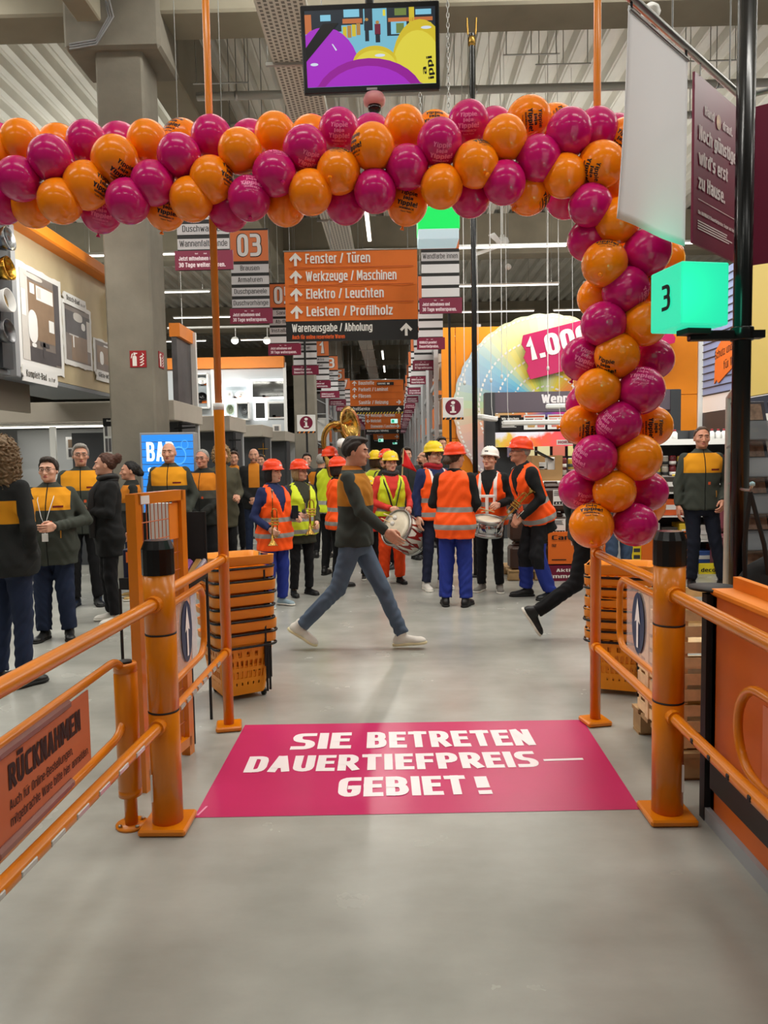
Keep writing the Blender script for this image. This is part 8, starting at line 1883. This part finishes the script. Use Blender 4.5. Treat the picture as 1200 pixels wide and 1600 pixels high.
# ------------------------------------------------------------------ instruments
def trumpet(p, ax, side, label, lyre=False):
    """p = valve block centre, ax = direction of the bell"""
    ax = Vector(ax).normalized(); sd = Vector(side); sd = (sd-ax*sd.dot(ax)).normalized(); up = ax.cross(sd); M = Matrix(((up.x, sd.x, ax.x, p[0]), (up.y, sd.y, ax.y, p[1]), (up.z, sd.z, ax.z, p[2]), (0, 0, 0, 1)))
    t = thing('trumpet', label, 'trumpet', p)
    b = MB(M=M); b.lathe([(.0058, -.05), (.0062, .1), (.010, .17), (.02, .215), (.04, .245), (.06, .255), (.0615, .256), (.058, .252), (.018, .2), (.006, .12)], (.028, 0, 0), n=22); b.tube([(.028, 0, -.05), (.028, 0, -.1), (.02, 0, -.13), (0, 0, -.14), (-.02, 0, -.13), (-.028, 0, -.1), (-.028, 0, .12), (-.02, 0, .15), (-.0, 0, .155)], .006, n=8); b.build('bell', M_gold, t)
    b = MB(M=M); b.tube([(-.028, 0, .12), (-.028, 0, .15), (-.018, 0, .17), (.008, 0, .17), (.016, 0, .15), (.016, 0, -.26)], .0058, n=8); b.build('lead_pipe', M_gold, t)
    b = MB(M=M); b.lathe([(.005, -.345), (.012, -.34), (.0125, -.325), (.005, -.30), (.0065, -.25)], (.016, 0, 0), n=12); b.build('mouthpiece', M_silver, t)
    for k in range(3): b = MB(M=M); b.tube([(-.045, 0, -.03+.03*k), (.04, 0, -.03+.03*k)], .011, n=12); b.tube([(.04, 0, -.03+.03*k), (.058, 0, -.03+.03*k)], .003, n=6); b.lathe([(0, 0), (.009, 0), (.009, .003), (0, .003)], n=10, M=M @ Matrix.Translation((.058, 0, -.03+.03*k)) @ Matrix.Rotation(PI/2, 4, 'Y')); b.build('valve', M_gold, t)
    if lyre: b = MB(M=M); b.box((.09, .0, -.04), (.012, .16, .12), 0, .002); b.tube([(.03, 0, -.04), (.09, 0, -.04)], .003, n=6); b.build('music_card', M_silver, t)
    return t
w = j1['wr'][-1]; trumpet(PY(429, 815, 7.86), (0.02, -.1, -1), (.35, -1, 0), 'trumpet held bell down by the player in royal blue trousers')
trumpet(PY(487, 800, 8.4), (.02, -.1, -1), (.4, -1, 0), 'trumpet with music card held by the player in the yellow vest', True)
trumpet(PY(806, 788, 8.2), (.45, -.25, .55), (.3, -1, .2), 'trumpet with music card held by the bending player', True)
p = PY(461, 800, 7.85); t = thing('cup', 'dark phone in the hand of the player in royal blue trousers', 'cup', p); b = MB(M=Matrix.Translation(p) @ Matrix.Rotation(.3, 4, 'Z')); b.box((0, 0, 0), (.07, .009, .14), 0, .004); b.build('case', M_black, t); b = MB(M=Matrix.Translation(p) @ Matrix.Rotation(.3, 4, 'Z')); b.box((0, -.006, 0), (.062, .003, .125)); b.build('screen', mat('cup_front', (30, 34, 40), .1), t)  # dark cup, built as a flat slab with a glossy front
# bass drum
def drum(c, ax, r, L, label, shell, kind):
    ax = Vector(ax).normalized(); s = ax.orthogonal().normalized(); u = ax.cross(s); M = Matrix(((s.x, u.x, ax.x, c[0]), (s.y, u.y, ax.y, c[1]), (s.z, u.z, ax.z, c[2]), (0, 0, 0, 1)))
    t = thing(kind, label, 'drum', c); b = MB(M=M); b.lathe([(r*.97, -L/2), (r*.97, L/2)], n=40); b.build('shell', shell, t)
    for z in (-1, 1):
        b = MB(M=M); b.lathe([(r*.94, z*L/2-.012), (r*1.02, z*L/2-.018), (r*1.03, z*L/2+.0), (r*1.0, z*L/2+.018), (r*.95, z*L/2+.018), (r*.94, z*L/2-.012)], n=40); b.build('hoop', M_steel, t)
        b = MB(M=M); b.lathe([(0, z*L/2+.006), (r*.5, z*L/2+.007), (r*.96, z*L/2+.004)][::z], n=40); b.build('head', mat('drum_skin', (222, 212, 190), .5, var=.08, vscale=12), t)
    for k in range(10 if kind == 'snare_drum' else 8):
        a = 2*PI*k/(10 if kind == 'snare_drum' else 8); b = MB(M=M); b.tube([(r*1.02*math.cos(a), r*1.02*math.sin(a), -L/2), (r*1.02*math.cos(a), r*1.02*math.sin(a), L/2)], .004, n=6); b.box((0, 0, 0), (.02, .016, .04), 0, .004, M=M @ Matrix.Rotation(a, 4, 'Z') @ Matrix.Translation((r*1.0, 0, 0))); b.build('tension_rod', M_chrome, t)
    return t, M
c = PY(633, 832, 9.08); t, M = drum(c, (-.62, -.62, .42), .235, .34, 'white bass drum with red flames hanging before the player in orange trousers', mat('drum_white', (226, 220, 208), .3), 'bass_drum')
b = MB(M=M)
for k in range(9):
    a0 = 2*PI*k/9
    pts = [(-.16, -.3), (-.16, .3), (-.02, .22), (.06, .36), (.15, .2), (.07, .1), (.02, -.02), (.1, -.1), (.0, -.2)]
    R0 = .2295*1.0; vs_ = [(R0*1.012*math.cos(a0+a), R0*1.012*math.sin(a0+a), -z) for z, a in [(p0*.9, p1) for p0, p1 in pts]]
    b.add(vs_, [(0, 1, 2, 6), (2, 3, 4), (2, 4, 5), (2, 5, 6), (6, 7, 8), (0, 6, 8)])
b.build('flames', mat('flame_red', (150, 30, 24), .35), t)
for i, (q0, q1, lab) in enumerate((((600, 803), (617, 809), 'drum stick beater above the bass drum, upper one'), ((596, 810), (613, 818), 'drum stick beater above the bass drum, lower one'))):
    A = PY(*q0, 9.02); B = PY(*q1, 8.86); t = thing('drum_beater', lab, 'drum stick', A, 0, None); b = MB(); b.tube([A, B], .008, n=8); b.build('stick', M_wood, t); b = MB(); b.lathe([(0, -.03), (.02, -.024), (.03, 0), (.02, .024), (0, .03)], B, n=14); b.build('felt_head', M_picl, t)
c = PY(762, 822, 8.52); drum(c, (.1, -.2, .97), .175, .16, 'chrome snare drum hanging before the player in the white helmet', mat('snare_chrome', (190, 190, 192), .15, 1), 'snare_drum')
for i, (q0, q1) in enumerate((((772, 800), (746, 793)), ((752, 800), (770, 796)))):
    A = PY(*q0, 8.5); B = PY(*q1, 8.45); b = MB(); b.tube([A, A.lerp(B, .8), B], [.007, .005, .004], n=8); put(b.build('drum_stick', M_wood), 'wooden drum stick over the snare drum, ' + ('pointing at the orange-vested back', 'pointing at the bending player')[i], 'drum stick', 'sticks of the snare drum')
# white harness of the snare player
Mh = j10['M'] @ j10['T']; t = thing('drum_harness', 'white carrying harness on the chest of the snare player', 'harness', Mh @ Vector((0, -.17, 1.1)))
b = MB(M=Mh); b.box((0, -.178, 1.20), (.2, .02, .035), 0, .006); b.box((0, -.18, 1.06), (.04, .02, .27), 0, .006); b.box((-.09, -.178, 1.16), (.03, .02, .09), 0, .005); b.box((.09, -.178, 1.16), (.03, .02, .09), 0, .005); b.build('chest_plate', M_white, t)
# sousaphone
c = PY(534, 672, 10.15); t = thing('sousaphone', 'golden sousaphone bell rising behind the walking person', 'tuba', c)
M = Matrix.Translation(PY(544, 664, 10.2)) @ Matrix.Rotation(-.5, 4, 'Z') @ Matrix.Rotation(PI/2-.15, 4, 'Y')
b = MB(M=M); b.lathe([(.06, -.22), (.075, -.12), (.12, -.03), (.2, .02), (.25, .035), (.255, .04), (.2, .03), (.1, -.03), (.06, -.15)], n=36, smooth=True); b.build('bell', M_gold, t)
q = PY(527, 690, 10.25); b = MB(); pts = []
for k in range(15): a = PI*.05+PI*1.1*k/14; pts.append(Vector((q.x-.02+.17*math.cos(a), q.y, q.z+.0+.24*math.sin(a))))
b.tube(pts, [.06-.002*k for k in range(15)], n=16); b.tube([pts[0], M @ Vector((0, 0, -.1))], .062, n=16); b.tube([pts[-1]+Vector((.02*k, -.1*math.sin(k*.5), -.09*k)) for k in range(7)], .035, n=12); b.build('tubing', M_gold, t)
b = MB(M=Matrix.Translation(PY(535, 693, 10.0))); b.lathe([(0, -.07), (.07, -.04), (.075, .02), (.05, .06), (0, .075)], n=18); b.build('white_cover', M_white, t)
# pennant
A = PY(632, 703, 9.9); B = PY(652, 738, 9.95); C_ = PY(628, 728, 9.9); t = thing('pennant', 'red triangular pennant behind the bass drum player', 'flag', A); b = MB(); n = 8; vs_ = []; fs = []
for i in range(n+1):
    for jj in range(n+1):
        u, v = i/n, jj/n; p = A+(C_-A)*u*(1)+(B-C_)*u*v; p = p+Vector((0, .02*math.sin(7*v+3*u), 0)); vs_.append(p)
for i in range(n):
    for jj in range(n): a = i*(n+1)+jj; fs.append((a, a+1, a+n+2, a+n+1))
b.add(vs_, fs, 0, True); o = b.build('cloth', mat('pennant_red', (214, 24, 30), .6), t); md = o.modifiers.new('thick', 'SOLIDIFY'); md.thickness = .003
b = MB(); b.tube([A+Vector((-.01, .01, .02)), Vector((C_.x-.1, C_.y+.02, 0))], .009, n=6); b.build('staff', M_wood, t)
# lanyard and name card of the smiling person, straps of the bass drum
Mh = j2p['M'] @ j2p['T']; b = MB(M=Mh)
b.tube([(-.07, -.02, 1.47), (-.075, -.16, 1.36), (-.035, -.215, 1.2), (0, -.235, 1.12), (.03, -.21, 1.24), (.065, -.16, 1.37), (.07, -.02, 1.47)], .008, n=6, flat=.4); b.tube([(0, -.235, 1.12), (.0, -.25, 1.05)], .003, n=5); o = b.build('lanyard', M_white, ob2p)
b = MB(M=Mh); b.box((.0, -.255, 1.015), (.055, .004, .075), 0, .002); b.build('name_card', M_white, o)
Mh = j6['M'] @ j6['T']; b = MB(M=Mh)
for sg in (-1, 1): b.tube([(sg*.12, .0, 1.47), (sg*.115, -.13, 1.38), (sg*.07, -.175, 1.24), (sg*.03, -.185, 1.08), (0, -.19, 1.02)], .022, n=8, flat=.35)
put(b.build('drum_straps', M_blackm), 'black carrying straps crossing the yellow vest of the bass drum player', 'drum straps')
